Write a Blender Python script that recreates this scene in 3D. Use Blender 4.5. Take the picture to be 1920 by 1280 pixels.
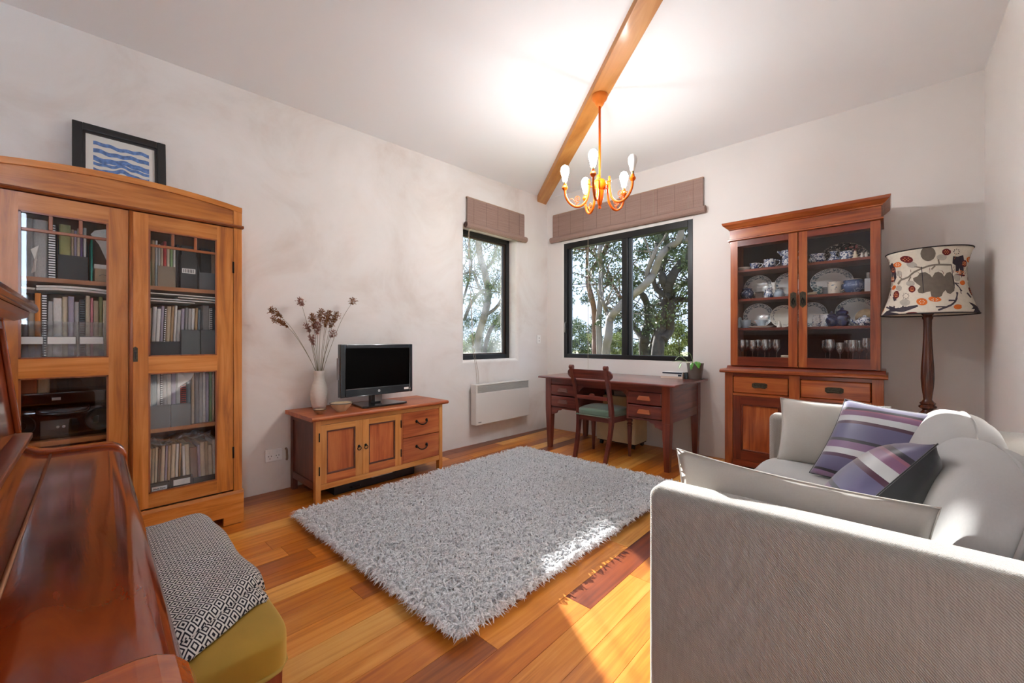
import bpy, bmesh, math, random
import numpy as np
from mathutils import Vector, Matrix, noise as mnoise

for o in list(bpy.data.objects):
    bpy.data.objects.remove(o)
scene = bpy.context.scene
col = scene.collection
R = math.radians
PI = math.pi

# ------------------------------------------------------------------ camera
F_PX, CAM_H = 770.0, 1.13
YAW = math.atan(710 / 770.0)
cam_d = bpy.data.cameras.new('camera')
cam_d.sensor_width = 36.0
cam_d.lens = 36.0 * F_PX / 1920.0
cam_d.clip_start = 0.02
cam_d.clip_end = 300
cam = bpy.data.objects.new('camera', cam_d)
col.objects.link(cam)
cam.location = (0, 0, CAM_H)
cam.rotation_euler = (R(90), 0, YAW)
scene.camera = cam

# ------------------------------------------------------------------ sky, sun, exposure
world = bpy.data.worlds.new('world')
scene.world = world
world.use_nodes = True
wn = world.node_tree
wn.nodes.clear()
w_out = wn.nodes.new('ShaderNodeOutputWorld')
w_bg = wn.nodes.new('ShaderNodeBackground')
w_bg.inputs['Color'].default_value = (0.66, 0.80, 1.0, 1)
w_bg.inputs['Strength'].default_value = 4.0
wn.links.new(w_bg.outputs[0], w_out.inputs[0])

SUN_DIR = Vector((0.848, -0.530, -math.tan(R(19.6)))).normalized()
sun_d = bpy.data.lights.new('sun', 'SUN')
sun_d.energy = 54.0
sun_d.angle = R(0.8)
sun_d.color = (1.0, 0.95, 0.88)
sun = bpy.data.objects.new('sun', sun_d)
col.objects.link(sun)
sun.rotation_euler = SUN_DIR.to_track_quat('-Z', 'Y').to_euler()
sun.location = (-12, 10, 8)

scene.view_settings.view_transform = 'Standard'
scene.view_settings.look = 'None'
scene.view_settings.gamma = 1.0
scene.view_settings.use_curve_mapping = False
scene.view_settings.exposure = 2.6
scene.cycles.diffuse_bounces = 8
scene.cycles.max_bounces = 16
scene.cycles.transparent_max_bounces = 16
BULB = 12.5

# ------------------------------------------------------------------ pixel helpers (directions only)
_s, _c = math.sin(YAW), math.cos(YAW)
def ray(px, py):
    u = (px - 960) / F_PX
    return (u * _c - _s, u * _s + _c, (640 - py) / F_PX)
def at_y(px, py, y):
    r = ray(px, py); t = y / r[1]
    return Vector((r[0] * t, y, CAM_H + r[2] * t))
def at_x(px, py, x):
    r = ray(px, py); t = x / r[0]
    return Vector((x, r[1] * t, CAM_H + r[2] * t))

# ------------------------------------------------------------------ materials
def lin(h):
    h = h.lstrip('#')
    v = [int(h[i:i + 2], 16) / 255 for i in (0, 2, 4)]
    return tuple(x / 12.92 if x <= 0.04045 else ((x + 0.055) / 1.055) ** 2.4 for x in v) + (1,)

def new_mat(name):
    m = bpy.data.materials.new(name)
    m.use_nodes = True
    nt = m.node_tree
    b = nt.nodes['Principled BSDF']
    return m, nt, b

def setp(b, rough=0.5, spec=0.5, coat=0.0, metal=0.0, sheen=0.0):
    b.inputs['Roughness'].default_value = rough
    b.inputs['Specular IOR Level'].default_value = spec
    b.inputs['Coat Weight'].default_value = coat
    b.inputs['Metallic'].default_value = metal
    b.inputs['Sheen Weight'].default_value = sheen

def N(nt, t, **kw):
    n = nt.nodes.new(t)
    for k, v in kw.items():
        setattr(n, k, v)
    return n

def plain(name, hexc, rough=0.5, spec=0.5, coat=0.0, metal=0.0, sheen=0.0, var=0.0, vscale=30, bump=0.0):
    m, nt, b = new_mat(name)
    setp(b, rough, spec, coat, metal, sheen)
    c = lin(hexc)
    if var or bump:
        tc = N(nt, 'ShaderNodeTexCoord')
        nz = N(nt, 'ShaderNodeTexNoise')
        nz.inputs['Scale'].default_value = vscale
        nz.inputs['Detail'].default_value = 4
        nt.links.new(tc.outputs['Object'], nz.inputs['Vector'])
        if var:
            rp = N(nt, 'ShaderNodeValToRGB')
            rp.color_ramp.elements[0].position = 0.3
            rp.color_ramp.elements[1].position = 0.7
            rp.color_ramp.elements[0].color = tuple(x * (1 - var) for x in c[:3]) + (1,)
            rp.color_ramp.elements[1].color = tuple(min(1, x * (1 + var)) for x in c[:3]) + (1,)
            nt.links.new(nz.outputs['Fac'], rp.inputs['Fac'])
            nt.links.new(rp.outputs['Color'], b.inputs['Base Color'])
        else:
            b.inputs['Base Color'].default_value = c
        if bump:
            bp = N(nt, 'ShaderNodeBump')
            bp.inputs['Strength'].default_value = bump
            bp.inputs['Distance'].default_value = 0.01
            nt.links.new(nz.outputs['Fac'], bp.inputs['Height'])
            nt.links.new(bp.outputs['Normal'], b.inputs['Normal'])
    else:
        b.inputs['Base Color'].default_value = c
    return m

def wood(name, dark, mid, light, axis='z', rough=0.35, coat=0.2, cross=22, along=1.6, spec=0.5, vary=0.25, warp=1.0):
    m, nt, b = new_mat(name)
    setp(b, rough, spec, coat)
    b.inputs['Coat Roughness'].default_value = 0.12
    tc = N(nt, 'ShaderNodeTexCoord')
    oi = N(nt, 'ShaderNodeObjectInfo')
    mul = N(nt, 'ShaderNodeMath', operation='MULTIPLY')
    mul.inputs[1].default_value = 37.0
    nt.links.new(oi.outputs['Random'], mul.inputs[0])
    add = N(nt, 'ShaderNodeVectorMath', operation='ADD')
    nt.links.new(tc.outputs['Object'], add.inputs[0])
    nt.links.new(mul.outputs[0], add.inputs[1])
    mp = N(nt, 'ShaderNodeMapping')
    sc = [cross, cross, cross]
    sc['xyz'.index(axis)] = along
    mp.inputs['Scale'].default_value = sc
    nt.links.new(add.outputs[0], mp.inputs['Vector'])
    n1 = N(nt, 'ShaderNodeTexNoise')
    n1.inputs['Scale'].default_value = 1.0
    n1.inputs['Detail'].default_value = 5
    n1.inputs['Roughness'].default_value = 0.6
    n1.inputs['Distortion'].default_value = warp
    nt.links.new(mp.outputs[0], n1.inputs['Vector'])
    n2 = N(nt, 'ShaderNodeTexNoise')
    n2.inputs['Scale'].default_value = 2.6
    n2.inputs['Detail'].default_value = 3
    nt.links.new(add.outputs[0], n2.inputs['Vector'])
    mx = N(nt, 'ShaderNodeMath', operation='MULTIPLY_ADD')
    mx.inputs[1].default_value = 0.35
    nt.links.new(n2.outputs['Fac'], mx.inputs[0])
    m2 = N(nt, 'ShaderNodeMath', operation='MULTIPLY')
    m2.inputs[1].default_value = 0.75
    nt.links.new(n1.outputs['Fac'], m2.inputs[0])
    nt.links.new(m2.outputs[0], mx.inputs[2])
    rp = N(nt, 'ShaderNodeValToRGB')
    e = rp.color_ramp.elements
    e[0].position = 0.36; e[0].color = lin(dark)
    e[1].position = 0.74; e[1].color = lin(light)
    k = rp.color_ramp.elements.new(0.54); k.color = lin(mid)
    nt.links.new(mx.outputs[0], rp.inputs['Fac'])
    hsv = N(nt, 'ShaderNodeHueSaturation')
    vv = N(nt, 'ShaderNodeMapRange')
    vv.inputs['To Min'].default_value = 1 - vary
    vv.inputs['To Max'].default_value = 1 + vary
    nt.links.new(oi.outputs['Random'], vv.inputs['Value'])
    nt.links.new(vv.outputs[0], hsv.inputs['Value'])
    nt.links.new(rp.outputs['Color'], hsv.inputs['Color'])
    nt.links.new(hsv.outputs['Color'], b.inputs['Base Color'])
    bp = N(nt, 'ShaderNodeBump')
    bp.inputs['Strength'].default_value = 0.06
    bp.inputs['Distance'].default_value = 0.01
    nt.links.new(n1.outputs['Fac'], bp.inputs['Height'])
    nt.links.new(bp.outputs['Normal'], b.inputs['Normal'])
    return m

def wood3(name, d, m_, l, **kw):
    return {a: wood(name + '_' + a, d, m_, l, axis=a, **kw) for a in 'xyz'}

def thin_glass(name, tint=(1, 1, 1), gloss=1.0, dirt=0.0, dirt_scale=6, dirt_col=(0.75, 0.8, 0.85), base=0.03):
    m, nt, b = new_mat(name)
    nt.nodes.remove(b)
    out = nt.nodes['Material Output']
    tr = N(nt, 'ShaderNodeBsdfTransparent')
    tr.inputs[0].default_value = tuple(tint) + (1,)
    gl = N(nt, 'ShaderNodeBsdfGlossy')
    gl.inputs['Roughness'].default_value = 0.015
    # two-sided Schlick reflectance
    ge = N(nt, 'ShaderNodeNewGeometry')
    dt = N(nt, 'ShaderNodeVectorMath', operation='DOT_PRODUCT')
    nt.links.new(ge.outputs['Normal'], dt.inputs[0]); nt.links.new(ge.outputs['Incoming'], dt.inputs[1])
    ab = N(nt, 'ShaderNodeMath', operation='ABSOLUTE'); nt.links.new(dt.outputs['Value'], ab.inputs[0])
    om = N(nt, 'ShaderNodeMath', operation='SUBTRACT'); om.inputs[0].default_value = 1.0; nt.links.new(ab.outputs[0], om.inputs[1])
    pw = N(nt, 'ShaderNodeMath', operation='POWER'); pw.inputs[1].default_value = 5.0; nt.links.new(om.outputs[0], pw.inputs[0])
    fr = N(nt, 'ShaderNodeMath', operation='MULTIPLY_ADD'); fr.inputs[1].default_value = 0.96; fr.inputs[2].default_value = 0.04
    nt.links.new(pw.outputs[0], fr.inputs[0])
    mu = N(nt, 'ShaderNodeMath', operation='MULTIPLY_ADD')
    mu.inputs[1].default_value = gloss
    mu.inputs[2].default_value = base
    nt.links.new(fr.outputs[0], mu.inputs[0])
    mx = N(nt, 'ShaderNodeMixShader')
    nt.links.new(mu.outputs[0], mx.inputs[0])
    nt.links.new(tr.outputs[0], mx.inputs[1])
    nt.links.new(gl.outputs[0], mx.inputs[2])
    last = mx
    if dirt:
        tc = N(nt, 'ShaderNodeTexCoord')
        nz = N(nt, 'ShaderNodeTexNoise')
        nz.inputs['Scale'].default_value = dirt_scale
        nz.inputs['Detail'].default_value = 6
        nt.links.new(tc.outputs['Object'], nz.inputs['Vector'])
        mr = N(nt, 'ShaderNodeMapRange')
        mr.inputs['From Min'].default_value = 0.38
        mr.inputs['From Max'].default_value = 0.75
        mr.inputs['To Max'].default_value = dirt
        nt.links.new(nz.outputs['Fac'], mr.inputs['Value'])
        df = N(nt, 'ShaderNodeBsdfTranslucent')
        df.inputs[0].default_value = tuple(dirt_col) + (1,)
        d2 = N(nt, 'ShaderNodeBsdfDiffuse')
        d2.inputs[0].default_value = tuple(dirt_col) + (1,)
        ad = N(nt, 'ShaderNodeMixShader')
        nt.links.new(df.outputs[0], ad.inputs[1])
        nt.links.new(d2.outputs[0], ad.inputs[2])
        m3 = N(nt, 'ShaderNodeMixShader')
        nt.links.new(mr.outputs[0], m3.inputs[0])
        nt.links.new(mx.outputs[0], m3.inputs[1])
        nt.links.new(ad.outputs[0], m3.inputs[2])
        last = m3
    nt.links.new(last.outputs[0], out.inputs['Surface'])
    return m

def fabric(name, hexc, scale=420, bump=0.35, var=0.12, rough=0.95, axes=('y', 'z'), sheen=0.15):
    """woven cloth: two crossed fine waves give the weave, a noise gives slubs"""
    m, nt, b = new_mat(name)
    setp(b, rough, 0.2, sheen=sheen)
    c = lin(hexc)
    tc = N(nt, 'ShaderNodeTexCoord')
    w = N(nt, 'ShaderNodeTexWave', wave_type='BANDS', bands_direction='DIAGONAL')
    w.inputs['Scale'].default_value = scale
    w.inputs['Distortion'].default_value = 2.5
    w.inputs['Detail'].default_value = 2
    nt.links.new(tc.outputs['Object'], w.inputs['Vector'])
    mp = N(nt, 'ShaderNodeMapping')
    mp.inputs['Scale'].default_value = (260, 260, 14)
    nt.links.new(tc.outputs['Object'], mp.inputs['Vector'])
    nz = N(nt, 'ShaderNodeTexNoise')
    nz.inputs['Scale'].default_value = 1.0
    nz.inputs['Detail'].default_value = 3
    nt.links.new(mp.outputs[0], nz.inputs['Vector'])
    ad = N(nt, 'ShaderNodeMath', operation='ADD')
    nt.links.new(w.outputs['Fac'], ad.inputs[0])
    nt.links.new(nz.outputs['Fac'], ad.inputs[1])
    mr = N(nt, 'ShaderNodeMapRange')
    mr.inputs['From Min'].default_value = 0.3
    mr.inputs['From Max'].default_value = 1.7
    nt.links.new(ad.outputs[0], mr.inputs['Value'])
    rp = N(nt, 'ShaderNodeValToRGB')
    rp.color_ramp.elements[0].color = tuple(x * (1 - var * 1.6) for x in c[:3]) + (1,)
    rp.color_ramp.elements[1].color = tuple(min(1, x * (1 + var)) for x in c[:3]) + (1,)
    nt.links.new(mr.outputs[0], rp.inputs['Fac'])
    nt.links.new(rp.outputs['Color'], b.inputs['Base Color'])
    bp = N(nt, 'ShaderNodeBump')
    bp.inputs['Strength'].default_value = bump
    bp.inputs['Distance'].default_value = 0.002
    nt.links.new(ad.outputs[0], bp.inputs['Height'])
    nt.links.new(bp.outputs['Normal'], b.inputs['Normal'])
    return m

def emit(name, strength, color=(0.965, 0.985, 1.0)):
    m, nt, b = new_mat(name)
    b.inputs['Base Color'].default_value = (1, 1, 1, 1)
    b.inputs['Emission Color'].default_value = tuple(color) + (1,)
    b.inputs['Emission Strength'].default_value = strength
    return m

def plaster(name, c1, c2, c3, scale=1.6, bump=0.12):
    m, nt, b = new_mat(name)
    setp(b, 0.9, 0.15)
    tc = N(nt, 'ShaderNodeTexCoord')
    n1 = N(nt, 'ShaderNodeTexNoise')
    n1.inputs['Scale'].default_value = scale
    n1.inputs['Detail'].default_value = 7
    n1.inputs['Roughness'].default_value = 0.62
    n1.inputs['Distortion'].default_value = 0.9
    nt.links.new(tc.outputs['Object'], n1.inputs['Vector'])
    rp = N(nt, 'ShaderNodeValToRGB')
    e = rp.color_ramp.elements
    e[0].position = 0.3; e[0].color = lin(c1)
    e[1].position = 0.72; e[1].color = lin(c3)
    k = e.new(0.5); k.color = lin(c2)
    nt.links.new(n1.outputs['Fac'], rp.inputs['Fac'])
    nt.links.new(rp.outputs['Color'], b.inputs['Base Color'])
    n2 = N(nt, 'ShaderNodeTexNoise')
    n2.inputs['Scale'].default_value = scale * 5
    n2.inputs['Detail'].default_value = 6
    nt.links.new(tc.outputs['Object'], n2.inputs['Vector'])
    bp = N(nt, 'ShaderNodeBump')
    bp.inputs['Strength'].default_value = bump
    bp.inputs['Distance'].default_value = 0.02
    nt.links.new(n2.outputs['Fac'], bp.inputs['Height'])
    nt.links.new(bp.outputs['Normal'], b.inputs['Normal'])
    return m

# ------------------------------------------------------------------ mesh building
class MB:
    def __init__(s):
        s.v = []; s.f = []
    def add(s, vs, fs):
        o = len(s.v)
        s.v += [tuple(p) for p in vs]
        s.f += [tuple(i + o for i in f) for f in fs]
        return s
    def box(s, x0, x1, y0, y1, z0, z1):
        return s.add([(x0, y0, z0), (x1, y0, z0), (x1, y1, z0), (x0, y1, z0),
                      (x0, y0, z1), (x1, y0, z1), (x1, y1, z1), (x0, y1, z1)],
                     [(0, 3, 2, 1), (4, 5, 6, 7), (0, 1, 5, 4), (1, 2, 6, 5), (2, 3, 7, 6), (3, 0, 4, 7)])
    def frustum(s, a, b):
        """a, b: (cx, cy, z, hx, hy) bottom and top rectangles"""
        vs = []
        for cx, cy, z, hx, hy in (a, b):
            vs += [(cx - hx, cy - hy, z), (cx + hx, cy - hy, z), (cx + hx, cy + hy, z), (cx - hx, cy + hy, z)]
        return s.add(vs, [(0, 3, 2, 1), (4, 5, 6, 7), (0, 1, 5, 4), (1, 2, 6, 5), (2, 3, 7, 6), (3, 0, 4, 7)])
    def prism(s, poly, axis, a0, a1):
        n = len(poly)
        def P(p, a):
            return (a, p[0], p[1]) if axis == 'x' else (p[0], a, p[1]) if axis == 'y' else (p[0], p[1], a)
        vs = [P(p, a0) for p in poly] + [P(p, a1) for p in poly]
        fs = [tuple(range(n - 1, -1, -1)), tuple(range(n, 2 * n))]
        fs += [(i, (i + 1) % n, n + (i + 1) % n, n + i) for i in range(n)]
        return s.add(vs, fs)
    def lathe(s, prof, n=24, c=(0, 0), cap=True):
        vs = []; fs = []
        for r, z in prof:
            for k in range(n):
                a = 2 * PI * k / n
                vs.append((c[0] + r * math.cos(a), c[1] + r * math.sin(a), z))
        for j in range(len(prof) - 1):
            for k in range(n):
                k2 = (k + 1) % n
                fs.append((j * n + k, j * n + k2, (j + 1) * n + k2, (j + 1) * n + k))
        if cap:
            if prof[0][0] > 1e-5: fs.append(tuple(range(n - 1, -1, -1)))
            if prof[-1][0] > 1e-5: fs.append(tuple((len(prof) - 1) * n + k for k in range(n)))
        return s.add(vs, fs)
    def tube(s, pts, rad, n=8, cap=True):
        pts = [Vector(p) for p in pts]
        m = len(pts)
        if not hasattr(rad, '__len__'): rad = [rad] * m
        t0 = (pts[1] - pts[0]).normalized()
        u = t0.orthogonal().normalized()
        vs = []; fs = []
        for i, p in enumerate(pts):
            t = (pts[min(i + 1, m - 1)] - pts[max(i - 1, 0)])
            if t.length < 1e-9: t = t0.copy()
            t.normalize()
            u = (u - t * u.dot(t))
            if u.length < 1e-6: u = t.orthogonal()
            u.normalize()
            w = t.cross(u)
            for k in range(n):
                a = 2 * PI * k / n
                vs.append(p + (u * math.cos(a) + w * math.sin(a)) * rad[i])
        for i in range(m - 1):
            for k in range(n):
                k2 = (k + 1) % n
                fs.append((i * n + k, i * n + k2, (i + 1) * n + k2, (i + 1) * n + k))
        if cap:
            fs.append(tuple(range(n - 1, -1, -1)))
            fs.append(tuple((m - 1) * n + k for k in range(n)))
        return s.add(vs, fs)
    def grid(s, fn, nu, nv):
        vs = [fn(i / nu, j / nv) for j in range(nv + 1) for i in range(nu + 1)]
        fs = [(j * (nu + 1) + i, j * (nu + 1) + i + 1, (j + 1) * (nu + 1) + i + 1, (j + 1) * (nu + 1) + i)
              for j in range(nv) for i in range(nu)]
        return s.add(vs, fs)
    def xf(s, M):
        s.v = [tuple(M @ Vector(p)) for p in s.v]
        return s

def lattice(axis, us, vs, holes, d0, d1):
    """one connected board with rectangular openings: cells (i, j) in holes are left out"""
    mb = MB()
    def P(u, v, d): return (d, u, v) if axis == 'x' else (u, d, v)
    solid = lambda i, j: 0 <= i < len(us) - 1 and 0 <= j < len(vs) - 1 and (i, j) not in holes
    for i in range(len(us) - 1):
        for j in range(len(vs) - 1):
            if not solid(i, j): continue
            u0, u1, v0, v1 = us[i], us[i + 1], vs[j], vs[j + 1]
            for d in (d0, d1): mb.add([P(u0, v0, d), P(u1, v0, d), P(u1, v1, d), P(u0, v1, d)], [(0, 1, 2, 3)])
            for (di, dj, a, b) in ((-1, 0, (u0, v0), (u0, v1)), (1, 0, (u1, v0), (u1, v1)), (0, -1, (u0, v0), (u1, v0)), (0, 1, (u0, v1), (u1, v1))):
                if not solid(i + di, j + dj):
                    mb.add([P(*a, d0), P(*b, d0), P(*b, d1), P(*a, d1)], [(0, 1, 2, 3)])
    return mb

def chain_loc(p):
    L = Vector((0, 0, 0))
    while p is not None:
        L += p.location
        p = p.parent
    return L

def tag(o, label=None, cat=None, group=None, kind=None):
    if label: o['label'] = label
    if cat: o['category'] = cat
    if group: o['group'] = group
    if kind: o['kind'] = kind
    return o

def to_mesh(name, mb, mat, smooth=False, weld=False):
    me = bpy.data.meshes.new(name)
    me.from_pydata(mb.v, [], mb.f)
    bm = bmesh.new(); bm.from_mesh(me)
    if weld: bmesh.ops.remove_doubles(bm, verts=bm.verts, dist=1e-5)
    bmesh.ops.recalc_face_normals(bm, faces=bm.faces)
    bm.to_mesh(me); bm.free()
    if smooth:
        for p in me.polygons: p.use_smooth = True
        if smooth is not True:
            me.set_sharp_from_angle(angle=R(smooth))
    if mat is not None: me.materials.append(mat)
    return me

def obj(name, mb, mat, parent=None, smooth=False, bevel=0, local=False, weld=False, seg=2):
    """one mesh object; coordinates are world ones unless local, then relative to the parent"""
    mb2 = MB(); mb2.f = mb.f
    if local:
        loc = Vector((0, 0, 0)); off = Vector((0, 0, 0))
    elif parent is not None:
        off = chain_loc(parent); loc = Vector((0, 0, 0))
    else:
        xs = [p[0] for p in mb.v]; ys = [p[1] for p in mb.v]; zs = [p[2] for p in mb.v]
        off = Vector(((min(xs) + max(xs)) / 2, (min(ys) + max(ys)) / 2, min(zs))); loc = off
    mb2.v = [(p[0] - off[0], p[1] - off[1], p[2] - off[2]) for p in mb.v]
    me = to_mesh(name, mb2, mat, smooth, weld)
    o = bpy.data.objects.new(name, me)
    col.objects.link(o)
    o.location = loc
    o.parent = parent
    if bevel:
        bv = o.modifiers.new('bevel', 'BEVEL')
        bv.width = bevel; bv.segments = seg; bv.limit_method = 'ANGLE'; bv.angle_limit = R(40)
        if not smooth:
            pass
    return o

def thing(name, loc, label, cat, group=None, rotz=0):
    o = bpy.data.objects.new(name, None)
    o.empty_display_size = 0.1
    col.objects.link(o)
    o.location = loc
    o.rotation_euler = (0, 0, rotz)
    return tag(o, label, cat, group)

def box(x0, x1, y0, y1, z0, z1):
    return MB().box(x0, x1, y0, y1, z0, z1)

def copy_tree(o, parent=None):
    c = o.copy(); col.objects.link(c); c.parent = parent
    for ch in list(o.children): copy_tree(ch, c)
    return c

def arc(cx, cy, r, a0, a1, n):
    return [(cx + r * math.cos(R(a0 + (a1 - a0) * i / n)), cy + r * math.sin(R(a0 + (a1 - a0) * i / n))) for i in range(n + 1)]

def smooth_path(pts, k=6):
    """Catmull-Rom through points (Vectors or tuples, any extra components kept)"""
    P = [np.array(p, float) for p in pts]
    out = []
    for i in range(len(P) - 1):
        p0 = P[max(i - 1, 0)]; p1 = P[i]; p2 = P[i + 1]; p3 = P[min(i + 2, len(P) - 1)]
        for j in range(k):
            t = j / k
            out.append(0.5 * ((2 * p1) + (-p0 + p2) * t + (2 * p0 - 5 * p1 + 4 * p2 - p3) * t * t + (-p0 + 3 * p1 - 3 * p2 + p3) * t ** 3))
    out.append(P[-1])
    return out

def puff(hx, hy, hz, e=5.0, n=14, wr=0.0, seed=0, wscale=6.0):
    """rounded cushion: a subdivided cube pulled onto a super-ellipsoid, with soft wrinkles"""
    vs = {}; mb = MB()
    idx = {}
    def vid(a, b, c):
        k = (a, b, c)
        if k not in idx:
            p = [2 * q / n - 1 for q in k]
            r = (abs(p[0]) ** e + abs(p[1]) ** e + abs(p[2]) ** e) ** (1 / e)
            q = Vector((p[0] / r * hx, p[1] / r * hy, p[2] / r * hz))
            if wr:
                d = mnoise.noise(Vector((q.x * wscale + seed, q.y * wscale, q.z * wscale)))
                q += Vector((q.x / hx, q.y / hy, q.z / hz)).normalized() * d * wr
            idx[k] = len(mb.v); mb.v.append(tuple(q))
        return idx[k]
    for a in range(n):
        for b in range(n):
            for face in (0, n):
                q = [(a, b), (a + 1, b), (a + 1, b + 1), (a, b + 1)]
                mb.f.append(tuple(vid(i, j, face) for i, j in q))
                mb.f.append(tuple(vid(i, face, j) for i, j in q))
                mb.f.append(tuple(vid(face, i, j) for i, j in q))
    return mb

def pillow(w, h, t, n=22, seed=0, wr=0.006, pinch=0.07):
    """throw pillow lying in its local XY plane, thickness along Z, pointed corners"""
    mb = MB(); top = {}; bot = {}
    for j in range(n + 1):
        for i in range(n + 1):
            x = 2 * i / n - 1; y = 2 * j / n - 1
            px = x * w / 2 * (1 - pinch * (1 - y * y)); py = y * h / 2 * (1 - pinch * (1 - x * x))
            th = t / 2 * ((1 - abs(x) ** 2.6) * (1 - abs(y) ** 2.6)) ** 0.55
            wz = mnoise.noise(Vector((px * 9 + seed, py * 9, seed))) * wr
            edge = (i in (0, n)) or (j in (0, n))
            top[i, j] = len(mb.v); mb.v.append((px, py, th + (0 if edge else wz)))
            if edge: bot[i, j] = top[i, j]
            else:
                bot[i, j] = len(mb.v); mb.v.append((px, py, -th + wz))
    for j in range(n):
        for i in range(n):
            mb.f.append((top[i, j], top[i + 1, j], top[i + 1, j + 1], top[i, j + 1]))
            mb.f.append((bot[i, j + 1], bot[i + 1, j + 1], bot[i + 1, j], bot[i, j]))
    return mb

# ------------------------------------------------------------------ shared materials
M = {}
M['plaster'] = plaster('plaster_left', '#d3c9c1', '#e1dcd7', '#e7e4e1', 1.3, 0.16)
M['wall'] = plaster('wall_paint', '#dfdbd7', '#e1ddd9', '#e3dfdb', 0.8, 0.02)
M['ceiling'] = plain('ceiling_paint', '#f1f2f3', 0.9, 0.1)
M['black_frame'] = plain('black_window_frame', '#121416', 0.35, 0.5)
M['glass_win'] = thin_glass('window_glass', (0.255, 0.26, 0.265), 0.5, base=0.0)  # dark tint added to hold back the bright sky
M['glass_dusty'] = thin_glass('dusty_window_glass', (0.255, 0.26, 0.265), 0.5, dirt=0.035, dirt_scale=3.0, base=0.0)  # same added sky-dimming tint, plus a little dust
M['glass_cab'] = thin_glass('cabinet_glass', (0.985, 0.985, 0.985), 0.8, base=0.0)
M['glass_haze'] = thin_glass('reflection_haze_glass', (0.985, 0.985, 0.985), 0.8, dirt=0.16, dirt_scale=9, base=0.0)  # pale haze mixed in for the smeared bright reflection in the lower pane
M['bamboo'] = None
M['oak'] = wood3('honey_oak', '#8a4814', '#c27426', '#d99048', rough=0.4, coat=0.1, vary=0.12)
M['oakd'] = wood3('oak_bead', '#6b3214', '#8f4c22', '#a86230', rough=0.35, coat=0.25, vary=0.1)
M['redwood'] = wood3('redwood', '#8a3c1a', '#b45c2e', '#cc783e', rough=0.4, coat=0.1, vary=0.12)
M['redwood_l'] = wood3('light_redwood', '#b86e2c', '#d08a46', '#de9e5c', rough=0.42, coat=0.1, vary=0.12)
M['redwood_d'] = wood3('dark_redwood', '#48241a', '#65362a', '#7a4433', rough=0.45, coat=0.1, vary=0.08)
M['mahog'] = wood3('dark_mahogany', '#421a16', '#662c24', '#804032', rough=0.3, coat=0.6, vary=0.12)
M['cedar'] = wood3('cedar', '#6a2a10', '#9c4c22', '#b86a34', rough=0.3, coat=0.35, vary=0.12)
M['cedar_d'] = wood3('cedar_dark', '#451509', '#6d2a14', '#85391d', rough=0.3, coat=0.35, vary=0.1)
M['hutch_in'] = plain('hutch_back', '#3a2a28', 0.7, var=0.15, vscale=5)
M['piano'] = wood3('piano_gloss', '#471206', '#6b220a', '#883410', rough=0.1, coat=0.25, spec=0.4, cross=7, along=1.4, vary=0.05, warp=2.0)
M['piano_edge'] = wood3('piano_edge', '#7c300a', '#9c4412', '#b65a1c', rough=0.15, coat=0.3, vary=0.05)
M['stool'] = wood3('stool_wood', '#6a2410', '#8a3a1c', '#9c4a26', rough=0.35, coat=0.3, vary=0.08)
M['beam'] = wood3('beam_pine', '#a4621f', '#c2803a', '#d49a52', rough=0.5, coat=0.1, cross=9, along=0.9, vary=0.02)
M['lampw'] = wood3('lamp_turned', '#33170d', '#532918', '#6b3a22', rough=0.25, coat=0.5, vary=0.05)
M['black_metal'] = plain('black_iron', '#1c1a19', 0.45, metal=0.7)
M['bronze'] = plain('aged_bronze', '#4c463a', 0.45, metal=0.8, var=0.3, vscale=90)
M['white_pl'] = plain('white_plastic', '#f0f0ee', 0.4)
M['white_enamel'] = plain('white_enamel', '#dcd8d2', 0.35)
M['black_gloss'] = plain('black_gloss', '#0e1013', 0.12, coat=0.6)
M['black_pl'] = plain('black_plastic', '#17181a', 0.4)
M['tv_bezel'] = plain('tv_bezel', '#2a3136', 0.16, coat=0.8)
M['screen'] = plain('tv_screen', '#010101', 0.35, 0.1)
M['steel'] = plain('brushed_steel', '#9a9c9a', 0.3, metal=0.9)
M['paper'] = plain('white_paper', '#dcdad4', 0.85, var=0.06, vscale=40)
M['pages'] = plain('page_block', '#cfc6b2', 0.9, var=0.1, vscale=120)
M['label_w'] = plain('white_label', '#e8e8e4', 0.6)
M['ink'] = plain('dark_ink', '#1e1e22', 0.7)

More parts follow.
